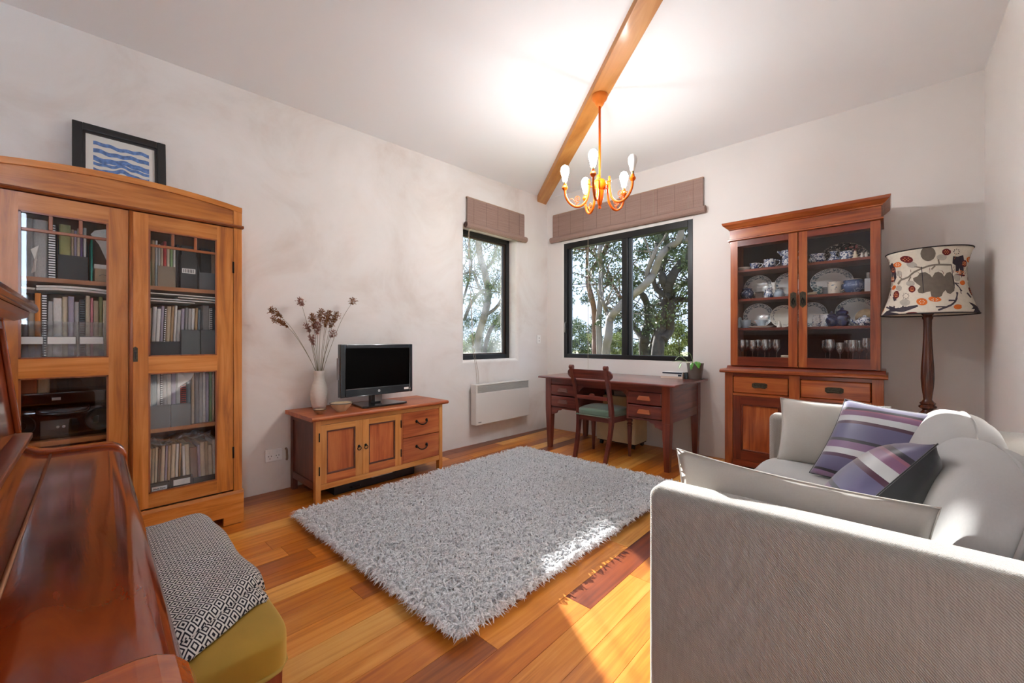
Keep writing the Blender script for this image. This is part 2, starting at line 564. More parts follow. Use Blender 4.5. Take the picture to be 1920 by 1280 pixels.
def bamboo_mat():
    m, nt, b = new_mat('bamboo_weave')
    setp(b, 0.7, 0.3)
    tc = N(nt, 'ShaderNodeTexCoord')
    w = N(nt, 'ShaderNodeTexWave', wave_type='BANDS', bands_direction='Z')
    w.inputs['Scale'].default_value = 55
    w.inputs['Distortion'].default_value = 1.2
    w.inputs['Detail'].default_value = 2
    nt.links.new(tc.outputs['Object'], w.inputs['Vector'])
    mp = N(nt, 'ShaderNodeMapping')
    mp.inputs['Scale'].default_value = (3, 3, 120)
    nt.links.new(tc.outputs['Object'], mp.inputs['Vector'])
    nz = N(nt, 'ShaderNodeTexNoise')
    nz.inputs['Scale'].default_value = 1.0
    nz.inputs['Detail'].default_value = 3
    nt.links.new(mp.outputs[0], nz.inputs['Vector'])
    ad = N(nt, 'ShaderNodeMath', operation='ADD')
    nt.links.new(w.outputs['Fac'], ad.inputs[0]); nt.links.new(nz.outputs['Fac'], ad.inputs[1])
    rp = N(nt, 'ShaderNodeValToRGB')
    rp.color_ramp.elements[0].position = 0.25; rp.color_ramp.elements[0].color = lin('#7d6259')
    rp.color_ramp.elements[1].position = 1.0; rp.color_ramp.elements[1].color = lin('#b89c90')
    mr = N(nt, 'ShaderNodeMath', operation='MULTIPLY'); mr.inputs[1].default_value = 0.6
    nt.links.new(ad.outputs[0], mr.inputs[0])
    nt.links.new(mr.outputs[0], rp.inputs['Fac'])
    nt.links.new(rp.outputs['Color'], b.inputs['Base Color'])
    bp = N(nt, 'ShaderNodeBump'); bp.inputs['Strength'].default_value = 0.5; bp.inputs['Distance'].default_value = 0.003
    nt.links.new(w.outputs['Fac'], bp.inputs['Height'])
    nt.links.new(bp.outputs['Normal'], b.inputs['Normal'])
    return m
M['bamboo'] = bamboo_mat()

# ------------------------------------------------------------------ room shell
YB = 4.30                       # inner face of the back wall
XR = 0.477                      # inner face of the right wall
Y0 = -1.3                       # where the modelled room ends, behind the camera
def wx(y):                      # the hand-rendered left wall is not quite square to the room
    return -3.33 - 0.0303 * (YB - y)
def cz(y):                      # the ceiling falls a little towards the camera
    return 3.005 - 0.0165 * (YB - y)
WT = 0.28                       # wall thickness

def struct(name, mb, mat, label=None, smooth=False, bevel=0):
    o = obj(name, mb, mat, None, smooth, bevel)
    o['kind'] = 'structure'
    if label: o['label'] = label
    return o

floor = struct('floor', box(-3.75, XR + 0.2, Y0, YB + 0.2, -0.12, -0.022), plain('subfloor', '#2a1a10', 0.9),
               'polished timber board floor in honey and red-brown tones')
board_m = []
for nm, d, m_, l in (('honey', '#a85e16', '#cc7c26', '#de9844'), ('amber', '#9c4e0e', '#c06a18', '#d4842a'),
                     ('brown', '#74380e', '#9e5218', '#b66422'), ('redbrown', '#52200a', '#78340f', '#924516'),
                     ('straw', '#b87424', '#d89844', '#e4ac5e')):
    board_m.append(wood('board_' + nm, d, m_, l, axis='y', rough=0.3, coat=0.12, spec=0.4, cross=26, along=1.3, vary=0.12))
rng = random.Random(11)
bw = 0.128
xi = -3.62
row = 0
while xi < XR + 0.02:
    y = Y0 + rng.uniform(-1.2, 0)
    while y < YB:
        ln = rng.uniform(0.7, 2.3)
        ya, yb = max(y, Y0), min(y + ln, YB + 0.03)
        if yb - ya > 0.05:
            mi = rng.choices(range(5), weights=(9, 8, 4, 2, 3))[0]
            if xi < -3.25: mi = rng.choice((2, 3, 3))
            o = obj('floor_board', box(xi + 0.0008, min(xi + bw, XR + 0.05) - 0.0008, ya + 0.0008, yb - 0.0008, -0.022, 0.0),
                    board_m[mi], floor)
        y += ln
    xi += bw
    row += 1

ceil_mb = MB().prism([(Y0, cz(Y0)), (YB + WT, cz(YB + WT)), (YB + WT, cz(YB + WT) + 0.15), (Y0, cz(Y0) + 0.15)], 'x', -3.85, XR + WT)
struct('ceiling', ceil_mb, M['ceiling'], 'plain off-white plasterboard ceiling')

# left wall with the window recess (rounded, hand-plastered reveals)
W1 = dict(y0=2.90, y1=3.72, z0=0.925, z1=2.372)
def wall_left():
    """front skin as a quad grid with the opening, then reveals that run back to the frame"""
    mb = MB()
    ys = sorted(set([Y0, -1, 0, 0.8, 1.6, 2.3, W1['y0'] - 0.035, W1['y0'], W1['y1'], W1['y1'] + 0.035, YB]))
    zs = [-0.02, 0.5, W1['z0'] - 0.035, W1['z0'], W1['z1'], W1['z1'] + 0.035, 2.7, None]
    def P(y, z, dx=0): return (wx(y) + dx, y, cz(y) if z is None else z)
    for i in range(len(ys) - 1):
        for j in range(len(zs) - 1):
            ym = (ys[i] + ys[i + 1]) / 2
            zm = ((zs[j] if zs[j] is not None else 3) + (zs[j + 1] if zs[j + 1] is not None else 3)) / 2
            if W1['y0'] - 0.035 < ym < W1['y1'] + 0.035 and W1['z0'] - 0.035 < zm < W1['z1'] + 0.035:
                continue
            mb.add([P(ys[i], zs[j]), P(ys[i + 1], zs[j]), P(ys[i + 1], zs[j + 1]), P(ys[i], zs[j + 1])], [(0, 1, 2, 3)])
    # rounded reveal: rings of (offset from opening, depth)
    r = 0.035
    rings = [(r * (1 - math.sin(a)), -r * (1 - math.cos(a))) for a in [R(q) for q in (0, 22, 45, 67, 90)]] + [(0, -WT)]
    loops = []
    for off, dx in rings:
        y0, y1, z0, z1 = W1['y0'] - off, W1['y1'] + off, W1['z0'] - off, W1['z1'] + off
        loops.append([(wx(y0) + dx, y0, z0), (wx(y1) + dx, y1, z0), (wx(y1) + dx, y1, z1), (wx(y0) + dx, y0, z1)])
    for a, b in zip(loops[:-1], loops[1:]):
        for k in range(4):
            k2 = (k + 1) % 4
            mb.add([a[k], a[k2], b[k2], b[k]], [(0, 1, 2, 3)])
    # outer skin (keeps daylight out)
    for (ya, yb, za, zb) in ((Y0, W1['y0'], -0.3, 3.2), (W1['y1'], YB + WT, -0.3, 3.2),
                             (W1['y0'], W1['y1'], -0.3, W1['z0']), (W1['y0'], W1['y1'], W1['z1'], 3.2)):
        mb.add([(wx(ya) - WT, ya, za), (wx(yb) - WT, yb, za), (wx(yb) - WT, yb, zb), (wx(ya) - WT, ya, zb)], [(0, 1, 2, 3)])
    return mb
wl = wall_left()
struct('wall_left', wl, M['plaster'], 'mottled cream and pink hand-plastered wall', smooth=35)

W2 = dict(x0=-3.062, x1=-1.472, z0=0.925, z1=2.372)
wb = MB()
for (xa, xb, za, zb) in ((-3.9, W2['x0'], -0.3, 3.2), (W2['x1'], XR + WT, -0.3, 3.2),
                         (W2['x0'], W2['x1'], -0.3, W2['z0']), (W2['x0'], W2['x1'], W2['z1'], 3.2)):
    wb.box(xa, xb, YB, YB + 0.16, za, zb)
struct('wall_back', wb, M['wall'], 'pale beige painted wall behind the desk and dresser')
struct('wall_right', box(XR, XR + WT, -0.28, YB + 0.16, -0.3, 3.2), M['wall'], 'pale beige painted wall behind the sofa')  # stops short behind the camera: unseen gap added to let daylight in

struct('wall_rear', box(-3.75, XR + 0.6, -0.62, -0.50, -0.3, 3.2), M['wall'], 'pale painted wall behind the piano')

# diagonal roof beam running out of the corner
bd = Vector((0.757, -0.662, 0)).normalized()
bn = Vector((0.662, 0.757, 0)).normalized()
b0 = Vector((-3.40, 4.245, 0))
bl = 4.9
hw = 0.068
bm_ = MB()
z0b, z1b = 2.926, 3.06
c4 = []
for t, s_ in ((0, -1), (0, 1), (bl, 1), (bl, -1)):
    p = b0 + bd * t + bn * hw * s_
    c4.append(p)
bm_.add([(p.x, p.y, z0b) for p in c4] + [(p.x, p.y, z1b) for p in c4],
        [(0, 1, 2, 3), (7, 6, 5, 4), (0, 4, 5, 1), (1, 5, 6, 2), (2, 6, 7, 3), (3, 7, 4, 0)])
beam = bpy.data.objects.new('trim_1', None)
# built along its own X axis so that the grain follows it
mbm = box(0, bl, -hw, hw, z0b, z1b)
me = to_mesh('trim_1', mbm, M['beam']['x'])
beam = bpy.data.objects.new('trim_1', me); col.objects.link(beam)
beam.location = (b0.x, b0.y, 0); beam.rotation_euler = (0, 0, math.atan2(bd.y, bd.x))
tag(beam, 'golden pine beam running diagonally across the ceiling', None, None, 'structure')
bv = beam.modifiers.new('bevel', 'BEVEL'); bv.width = 0.006; bv.segments = 2

# ------------------------------------------------------------------ windows
def window_left():
    xg = wx(3.3) - 0.15
    w = bpy.data.objects.new('window_1', None); col.objects.link(w)
    w.location = (xg, (W1['y0'] + W1['y1']) / 2, W1['z0'])
    tag(w, 'narrow black-framed window set deep in the plaster wall', None, None, 'structure')
    y0, y1, z0, z1 = W1['y0'] + 0.001, W1['y1'] - 0.001, W1['z0'] + 0.001, W1['z1'] - 0.001
    f = 0.052
    fr = MB().box(xg - 0.03, xg + 0.035, y0, y0 + f, z0, z1).box(xg - 0.03, xg + 0.035, y1 - f, y1, z0, z1)
    fr.box(xg - 0.03, xg + 0.035, y0 + f, y1 - f, z0, z0 + f).box(xg - 0.03, xg + 0.035, y0 + f, y1 - f, z1 - f, z1)
    obj('frame', fr, M['black_frame'], w, bevel=0.003)
    sash = MB()
    g = 0.034
    a0, a1, c0, c1 = y0 + f, y1 - f, z0 + f, z1 - f
    sash.box(xg - 0.02, xg + 0.015, a0, a0 + 0.02, c0, c1).box(xg - 0.02, xg + 0.015, a1 - g, a1, c0, c1)
    sash.box(xg - 0.02, xg + 0.015, a0 + 0.02, a1 - g, c0, c0 + 0.018).box(xg - 0.02, xg + 0.015, a0 + 0.02, a1 - g, c1 - 0.018, c1)
    obj('sash', sash, plain('bronze_sash', '#33261d', 0.4), w, bevel=0.002)
    obj('pane', box(xg - 0.006, xg - 0.002, a0 + 0.01, a1 - 0.02, c0 + 0.01, c1 - 0.01), M['glass_dusty'], w)
window_left()

def window_back():
    yg = YB + 0.05
    x0, x1, z0, z1 = W2['x0'] + 0.001, W2['x1'] - 0.001, W2['z0'] + 0.001, W2['z1'] - 0.001
    w = bpy.data.objects.new('window_2', None); col.objects.link(w)
    w.location = ((x0 + x1) / 2, yg, z0)
    tag(w, 'wide black-framed sliding window above the desk', None, None, 'structure')
    f = 0.05
    ya, yb = YB - 0.004, YB + 0.09
    fr = MB().box(x0, x0 + f, ya, yb, z0, z1).box(x1 - f, x1, ya, yb, z0, z1)
    fr.box(x0 + f, x1 - f, ya, yb, z0, z0 + f).box(x0 + f, x1 - f, ya, yb, z1 - f - 0.02, z1)
    obj('frame', fr, M['black_frame'], w, bevel=0.003)
    xm = at_y(1171, 550, YB).x
    obj('mullion', box(xm - 0.035, xm + 0.035, YB + 0.0, yb - 0.005, z0 + f, z1 - f - 0.02), M['black_frame'], w, bevel=0.003)
    grey = plain('grey_sash', '#5a5e60', 0.4)
    s1 = MB().box(x0 + f, x0 + f + 0.045, YB + 0.02, YB + 0.05, z0 + f, z1 - f - 0.02)
    obj('sash', s1, plain('dark_grey_sash', '#25282b', 0.4), w, bevel=0.002)
    obj('sash', box(xm + 0.035, xm + 0.075, YB + 0.03, YB + 0.06, z0 + f, z1 - f - 0.02), plain('dark_grey_sash2', '#3a3f42', 0.4), w, bevel=0.002)
    obj('pane', box(x0 + f + 0.045, xm - 0.035, yg - 0.002, yg + 0.002, z0 + f, z1 - f - 0.02), M['glass_win'], w)
    obj('pane', box(xm + 0.075, x1 - f, yg + 0.008, yg + 0.012, z0 + f, z1 - f - 0.02), M['glass_win'], w)
    lt = at_y(1060, 614, YB)
    h = MB().tube([(lt.x + 0.01, YB - 0.004, lt.z - 0.07), (lt.x + 0.01, YB - 0.028, lt.z - 0.05), (lt.x + 0.01, YB - 0.028, lt.z + 0.05), (lt.x + 0.01, YB - 0.004, lt.z + 0.07)], 0.007, 8)
    obj('latch', h, M['steel'], w, smooth=True)
window_back()
# white plasterboard edge round the back window
tr = MB()
for a in ((W2['x0'] - 0.03, W2['x0'], W2['z0'] - 0.02, W2['z1'] + 0.035), (W2['x0'], W2['x1'], W2['z1'], W2['z1'] + 0.035)):
    tr.box(a[0], a[1], YB - 0.003, YB + 0.001, a[2], a[3])
struct('trim_2', tr, plain('white_trim', '#e6e4df', 0.6), 'thin white plaster edge around the back window')

# ------------------------------------------------------------------ bamboo roll-up blinds
def blind(name, p0, p1, nrm, ztop, zbot, rr, label, cords):
    """p0, p1 in plan; nrm points into the room"""
    p0 = Vector(p0); p1 = Vector(p1); nrm = Vector(nrm).normalized()
    c = (p0 + p1) / 2
    t = thing(name, (c.x, c.y, zbot), label, 'blind', 'bamboo roll-up blinds')
    def slab(d0, d1, z0, z1, e=0.0):
        ax = (p1 - p0).normalized()
        a = p0 - ax * e; b = p1 + ax * e
        vs = []
        for z in (z0, z1):
            for q in (a + nrm * d0, b + nrm * d0, b + nrm * d1, a + nrm * d1):
                vs.append((q.x, q.y, z))
        return MB().add(vs, [(0, 3, 2, 1), (4, 5, 6, 7), (0, 1, 5, 4), (1, 2, 6, 5), (2, 3, 7, 6), (3, 0, 4, 7)])
    obj('head_rail', slab(0.004, 0.03, ztop - 0.012, ztop), plain('bamboo_rail', '#a98c74', 0.6), t)
    obj('valance', slab(0.03, 0.036, zbot + rr, ztop - 0.012), M['bamboo'], t)
    thread = plain('blind_thread', '#6e564c', 0.8)
    nth = max(4, int((p1 - p0).length / 0.17))
    for k in range(nth):
        q = p0.lerp(p1, (k + 0.5) / nth) + nrm * 0.0368
        obj('stitching', MB().tube([(q.x, q.y, zbot + 2 * rr - 0.01), (q.x, q.y, ztop - 0.014)], 0.0012, 4), thread, t)
    ax = (p1 - p0).normalized()
    a = p0 - ax * 0.025 + nrm * (rr + 0.004); b = p1 + ax * 0.025 + nrm * (rr + 0.004)
    # rolled part: spiral end
    mb = MB().tube([(a.x, a.y, zbot + rr), (b.x, b.y, zbot + rr)], rr, 20)
    obj('roll', mb, M['bamboo'], t, smooth=40)
    sp = []
    for k in range(40):
        q = k / 39; an = q * 5.5 * PI; r_ = rr * (0.15 + 0.8 * q)
        w = a - ax * 0.002
        sp.append((w.x + nrm.x * r_ * math.cos(an), w.y + nrm.y * r_ * math.cos(an), zbot + rr + r_ * math.sin(an)))
    obj('roll_end', MB().tube(sp, 0.003, 5), plain('bamboo_dark', '#4a342b', 0.7), t)
    cm = plain('blind_cord', '#b9a795', 0.8)
    for path in cords:
        obj('cord', MB().tube(path, 0.0022, 5), cm, t)
    return t
yl0, yl1 = 2.915, 3.815
cordL = at_x(882, 455, wx(2.95) + 0.05)
blind('bamboo_blind', (wx(yl0), yl0), (wx(yl1), yl1), (1, -0.03), 2.69, 2.345, 0.034,
      'short brown bamboo blind rolled up over the narrow window',
      [smooth_path([(wx(2.95) + 0.045, 2.96, 2.35), (wx(2.95) + 0.03, 2.94, 2.2), (wx(2.97) + 0.012, 2.99, 1.4), (wx(3.0) + 0.012, 3.01, 1.05), (wx(3.02) + 0.012, 3.06, 0.8), (wx(3.02) + 0.012, 3.07, 0.66)], 6),
       smooth_path([(wx(2.95) + 0.04, 2.95, 2.35), (wx(2.95) + 0.028, 2.93, 2.2), (wx(2.97) + 0.010, 3.0, 1.4), (wx(3.0) + 0.010, 3.03, 1.05), (wx(3.02) + 0.010, 3.09, 0.8), (wx(3.02) + 0.010, 3.095, 0.66)], 6)])
blind('bamboo_blind', (-3.215, YB), (-1.365, YB), (0, -1), 2.762, 2.40, 0.036,
      'long brown bamboo blind rolled up over the wide window',
      [[(-1.87, YB - 0.04, 2.75), (-1.868, YB - 0.042, 2.48)],
       [(-1.50, YB - 0.04, 2.62), (-1.505, YB - 0.042, 2.44)],
       [(-2.70, YB - 0.012, 2.42), (-2.70, YB - 0.012, 0.80)]])

# ------------------------------------------------------------------ glazed bookcase
def bookcase():
    yL, yR, xF, xB = -0.30, 0.75, -3.006, -3.44
    yc = 0.225
    t = thing('bookcase', ((xF + xB) / 2, yc, 0), 'tall honey-coloured wooden bookcase with two glazed doors and arched top', 'bookcase')
    W = M['oak']
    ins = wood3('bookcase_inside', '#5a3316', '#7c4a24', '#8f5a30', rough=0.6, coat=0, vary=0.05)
    for a, b in ((yL, yL + 0.022), (yR - 0.022, yR)):
        obj('side_panel', box(xB, xF - 0.03, a, b, 0.19, 1.955), W['z'], t)
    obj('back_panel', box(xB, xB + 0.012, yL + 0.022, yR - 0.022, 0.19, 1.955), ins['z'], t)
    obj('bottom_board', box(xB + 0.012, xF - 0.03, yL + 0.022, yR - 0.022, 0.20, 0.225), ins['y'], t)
    obj('top_board', box(xB, xF - 0.03, yL, yR, 1.955, 1.975), W['y'], t)
    for z in (1.445, 1.04, 0.635):
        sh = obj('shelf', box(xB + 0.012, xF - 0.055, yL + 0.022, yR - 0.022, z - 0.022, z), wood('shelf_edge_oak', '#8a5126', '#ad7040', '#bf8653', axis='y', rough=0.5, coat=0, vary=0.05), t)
    # plinth with cut-out between bracket feet
    pl = MB().prism([(yL - 0.007, 0), (yL + 0.10, 0), (yL + 0.10, 0.05), (yR - 0.10, 0.05), (yR - 0.10, 0), (yR + 0.007, 0), (yR + 0.007, 0.185), (yL - 0.007, 0.185)], 'x', xF - 0.01, xF + 0.012)
    obj('plinth', pl, W['y'], t, bevel=0.003)
    obj('plinth_cap', MB().prism([(xF - 0.012, 0.185), (xF + 0.012, 0.185), (xF + 0.002, 0.20), (xF - 0.012, 0.20)], 'y', yL - 0.007, yR + 0.007), W['y'], t)
    for a, b in ((yL - 0.007, yL + 0.012), (yR - 0.012, yR + 0.007)):
        obj('plinth_side', box(xB, xF - 0.01, a, b, 0, 0.19), W['x'], t, bevel=0.002)
    for a, b in ((yL, yL + 0.046), (yR - 0.046, yR)):
        obj('corner_stile', box(xF - 0.03, xF, a, b, 0.20, 1.972), W['z'], t, bevel=0.002)
    # moulding under the pediment, pediment, arched cap
    obj('frieze_moulding', MB().prism([(xF - 0.02, 1.838), (xF + 0.012, 1.838), (xF + 0.018, 1.846), (xF + 0.012, 1.855), (xF - 0.02, 1.855)], 'y', yL - 0.006, yR + 0.006), M['oakd']['y'], t, smooth=40)
    def top(y):
        q = (y - yc) / 0.525
        return 1.968 + 0.046 * (1 - q * q)
    ys = [yL + 0.046 + (yR - yL - 0.092) * i / 20 for i in range(21)]
    obj('pediment', MB().prism([(ys[0], 1.855), (ys[-1], 1.855)] + [(y, top(y) - 0.03) for y in reversed(ys)], 'x', xF - 0.028, xF - 0.006), W['y'], t)
    ys2 = [yL + (yR - yL) * i / 24 for i in range(25)]
    obj('pediment_cap', MB().prism([(y, top(y) - 0.032) for y in ys2] + [(y, top(y)) for y in reversed(ys2)], 'x', xF - 0.03, xF + 0.004), W['y'], t, bevel=0.002)
    # doors
    for side in (0, 1):
        y0, y1 = (yL + 0.048, yc - 0.001) if side == 0 else (yc + 0.001, yR - 0.048)
        g0, g1 = (y0 + 0.098, y1 - 0.075) if side == 0 else (y0 + 0.08, y1 - 0.083)
        xd0, xd1 = xF - 0.026, xF - 0.002
        fr = lattice('x', [y0, g0, g1, y1], [0.21, 0.288, 0.955, 1.047, 1.748, 1.833], {(1, 1), (1, 3)}, xd0, xd1)
        d = obj('door', fr, W['z'], t, weld=True)
        for za, zb in ((0.21, 0.288), (0.955, 1.047), (1.748, 1.833)):
            obj('rail', box(xd1 - 0.004, xd1 + 0.0006, g0, g1, za, zb), W['y'], d)
        # dark glazing beads
        bead = MB()
        for za, zb in ((0.288, 0.955), (1.047, 1.748)):
            bead.box(xd1 - 0.01, xd1 + 0.001, g0, g0 + 0.008, za, zb).box(xd1 - 0.01, xd1 + 0.001, g1 - 0.008, g1, za, zb)
            bead.box(xd1 - 0.01, xd1 + 0.001, g0, g1, za, za + 0.007).box(xd1 - 0.01, xd1 + 0.001, g0, g1, zb - 0.007, zb)
        obj('glazing_bead', bead, M['oakd']['z'], d)
        obj('muntin', box(xd1 - 0.018, xd1 - 0.002, g0 + 0.008, g1 - 0.008, 1.656, 1.670), M['oakd']['y'], d, bevel=0.002)
        th = (g1 - g0) / 3
        for k in (1, 2):
            obj('muntin', box(xd1 - 0.018, xd1 - 0.002, g0 + th * k - 0.007, g0 + th * k + 0.007, 1.670, 1.741), M['oakd']['z'], d, bevel=0.002)
        gm = M['glass_cab']; gl = M['glass_haze'] if side else M['glass_cab']
        obj('pane', box(xd1 - 0.015, xd1 - 0.013, g0, g1, 0.288, 0.955), gl, d)
        obj('pane', box(xd1 - 0.015, xd1 - 0.013, g0, g1, 1.047, 1.663), gm, d)
        for k in range(3):
            obj('pane', box(xd1 - 0.015, xd1 - 0.013, g0 + th * k, g0 + th * (k + 1), 1.663, 1.748), gm, d)
        if side:
            obj('astragal', MB().tube([(xd1 + 0.004, y0 + 0.008, 0.21), (xd1 + 0.004, y0 + 0.008, 1.833)], 0.009, 8), M['oakd']['z'], d, smooth=True)
            lk = obj('lock_plate', MB().prism([(0.242, 1.02), (0.262, 1.02), (0.262, 1.095), (0.252, 1.102), (0.242, 1.095)], 'x', xd1, xd1 + 0.004), M['bronze'], d)
            obj('keyhole', MB().tube([(xd1 + 0.003, 0.252, 1.07), (xd1 + 0.0055, 0.252, 1.07)], 0.005, 10).box(xd1 + 0.003, xd1 + 0.0055, 0.2495, 0.2545, 1.035, 1.066), M['ink'], d)
            for z in (1.59, 0.44):
                obj('hinge', MB().tube([(xd1 + 0.003, y1 + 0.001, z - 0.035), (xd1 + 0.003, y1 + 0.001, z + 0.035)], 0.005, 8), M['black_metal'], d, smooth=True)
    return t
bookcase()

# ------------------------------------------------------------------ books and papers in the bookcase
def unit_book():
    # depth along -X (0 = spine face), thickness along Y, height along Z, all of size 1
    c = MB().prism([(-1, 0), (-0.03, 0), (-0.008, 0.12), (0, 0.35), (0, 0.65), (-0.008, 0.88), (-0.03, 1), (-1, 1), (-1, 0.9), (-0.08, 0.9), (-0.08, 0.1), (-1, 0.1)], 'z', 0, 1)
    p = MB().box(-0.97, -0.07, 0.08, 0.92, 0.012, 0.985)
    return to_mesh('book_cover', c, None), to_mesh('book_pages', p, M['pages'])
BK_COVER, BK_PAGES = unit_book()
bk_cols = {'cream': '#cdbfa4', 'beige': '#b8a68a', 'white': '#d6d4ce', 'grey': '#8f8e8c', 'pale grey': '#b4b3b0', 'black': '#1d1e20', 'charcoal': '#37393b',
           'brown': '#7c6350', 'orange': '#d9822b', 'red': '#b23a34', 'green': '#7f9d6a', 'teal': '#2f9a86', 'blue grey': '#6f8088',
           'purple': '#6d5a86', 'olive': '#9a9a62', 'pink': '#d2848c', 'lavender': '#a79fb0', 'tan': '#a88a64', 'rust': '#9a5a3c', 'steel blue': '#3f6a7c'}
bk_mesh = {}
for k, h in bk_cols.items():
    me = BK_COVER.copy()
    me.materials.append(plain('book_' + k.replace(' ', '_'), h, 0.65, 0.3, var=0.14, vscale=25))
    bk_mesh[k] = me
ORD = ['first', 'second', 'third', 'fourth', 'fifth', 'sixth', 'seventh', 'eighth', 'ninth', 'tenth', 'eleventh', 'twelfth', 'thirteenth',
       'fourteenth', 'fifteenth', 'sixteenth', 'seventeenth', 'eighteenth', 'nineteenth', 'twentieth', 'twenty-first', 'twenty-second',
       'twenty-third', 'twenty-fourth', 'twenty-fifth', 'twenty-sixth', 'twenty-seventh', 'twenty-eighth', 'twenty-ninth', 'thirtieth']
spiral_m = M['ink']
def place_book(x, y, z, d, th, h, colr, lean, label, group, spiral=False, name='book'):
    o = bpy.data.objects.new(name, bk_mesh[colr]); col.objects.link(o)
    o.location = (x, y, z); o.scale = (d, th, h); o.rotation_euler = (R(lean), 0, 0)
    tag(o, label, 'book', group)
    p = bpy.data.objects.new('pages', BK_PAGES); col.objects.link(p); p.parent = o
    if spiral:
        mb = MB()
        n = int(h / 0.012)
        for k in range(n):
            mb.box(-0.004 / d, 0.005 / d, 0.1, 0.9, (k + 0.25) / n, (k + 0.75) / n)
        me = to_mesh('spiral_binding', mb, spiral_m if colr not in ('black', 'charcoal') else M['white_pl'])
        s_ = bpy.data.objects.new('spiral_binding', me); col.objects.link(s_); s_.parent = o
    return o
brng = random.Random(5)
def book_row(spec, y0, y1, z, x, where, group, hmin, hmax, dmin=0.20, dmax=0.26, lean=0.0):
    """spec: list of (colour, thickness weight[, flags]); the row fills y0..y1"""
    tot = sum(s[1] for s in spec)
    y = y0
    for k, s in enumerate(spec):
        th = (y1 - y0) * s[1] / tot
        fl = s[2] if len(s) > 2 else ''
        h = brng.uniform(hmin, hmax)
        if 'T' in fl: h = hmax
        if 'S' in fl: h = hmin
        desc = 'thin ' if s[1] < 1 else 'thick ' if s[1] > 2 else ''
        kind = 'spiral-bound book' if 'p' in fl else 'ring binder' if 'b' in fl else 'music book'
        lab = '%s%s %s, %s from left, %s' % (desc, s[0], kind, ORD[k], where)
        place_book(x - brng.uniform(0, 0.012), y + 0.0006, z, brng.uniform(dmin, dmax), th - 0.0012, h, s[0], -lean, lab, group, 'p' in fl, 'ring_binder' if 'b' in fl else 'book')
        y += th

def mag_box(y0, y1, z, x, h, m, label, d=0.24, cut=0.5, name='magazine_box', lab=None):
    """open magazine holder: low front panel, sides that rise to the back"""
    t = thing(name, (x - d / 2, (y0 + y1) / 2, z), label, 'box', 'magazine boxes in the bookcase')
    w = 0.003
    obj('front_panel', box(x - w, x, y0, y1, z, z + h * cut), m, t)
    for a, b in ((y0, y0 + w), (y1 - w, y1)):
        obj('side_panel', MB().prism([(x - w, z), (x - w, z + h * cut), (x - d * 0.45, z + h), (x - d, z + h), (x - d, z)], 'y', a, b), m, t)
    obj('bottom', box(x - d, x - w, y0 + w, y1 - w, z, z + w), m, t)
    obj('back', box(x - d, x - d + w, y0 + w, y1 - w, z + w, z + h), m, t)
    if lab:
        za, zb, ya, yb = lab
        obj('label_card', box(x, x + 0.0015, ya, yb, za, zb), M['label_w'], t)
    return t
m_blk = plain('black_card', '#26282a', 0.6, var=0.1, vscale=8)
m_gry = plain('grey_card', '#4f5557', 0.5, var=0.1, vscale=8)
m_kraft = plain('kraft_card', '#a78d6e', 0.8, var=0.1, vscale=12)
m_taupe = plain('taupe_card', '#8a7a68', 0.7)
m_clear = thin_glass('clear_acrylic', (0.9, 0.92, 0.92), 0.8, dirt=0.3, dirt_scale=20, base=0.05)
XS = -3.075
G1 = 'books on the top shelf of the bookcase'
# top shelf, left door
book_row([('black', 3.0, 'bT'), ('charcoal', 2.6, 'bT'), ('grey', 2.3, 'T'), ('pale grey', 2.4, 'T'), ('black', 1.5, 'pS')],
         -0.265, -0.035, 1.445, XS, 'top shelf behind left door', G1, 0.27, 0.285)
mag_box(-0.03, 0.075, 1.445, XS + 0.004, 0.22, m_blk, 'black magazine box filled with booklets on the top shelf, left door', cut=0.56)
book_row([('olive', 3.2, 'T'), ('beige', 0.9), ('lavender', 0.8), ('cream', 0.9), ('purple', 0.8), ('white', 1.0)],
         -0.026, 0.071, 1.4481, XS - 0.008, 'in the black box behind left door', G1, 0.25, 0.275, 0.20, 0.22)
book_row([('teal', 1)], 0.085, 0.094, 1.445, XS - 0.01, 'beside the black box behind left door', G1, 0.215, 0.22)
o = obj('kraft_box', MB().box(XS - 0.22, XS, 0.10, 0.195, 1.445, 1.53), m_kraft, bevel=0.003)
tag(o, 'brown kraft paper box with a white rim under crumpled papers', 'box')
obj('rim', box(XS - 0.222, XS + 0.002, 0.098, 0.197, 1.515, 1.537), M['paper'], o)
obj('scrawl', MB().tube([(XS + 0.001, 0.115, 1.475), (XS + 0.001, 0.13, 1.487), (XS + 0.001, 0.145, 1.478), (XS + 0.001, 0.165, 1.492), (XS + 0.001, 0.18, 1.48)], 0.0012, 4), M['ink'], o)
def crumple(name, x0, x1, y0, y1, z, hgt, mat, label, seed, amp=0.02, nx=16, ny=16, cat='paper', slope=0.0):
    mb = MB()
    def fn(u, v):
        x = x0 + (x1 - x0) * u; y = y0 + (y1 - y0) * v
        d = mnoise.noise(Vector((x * 14 + seed, y * 14, seed))) * amp + mnoise.noise(Vector((x * 40 + seed, y * 40, seed))) * amp * 0.4
        return (x + d * 0.4, y + d * 0.5, z + hgt + slope * (v - 0.5) + d)
    mb.grid(fn, nx, ny)
    o = obj(name, mb, mat, smooth=False)
    s_ = o.modifiers.new('thick', 'SOLIDIFY'); s_.thickness = 0.0015
    return tag(o, label, cat)
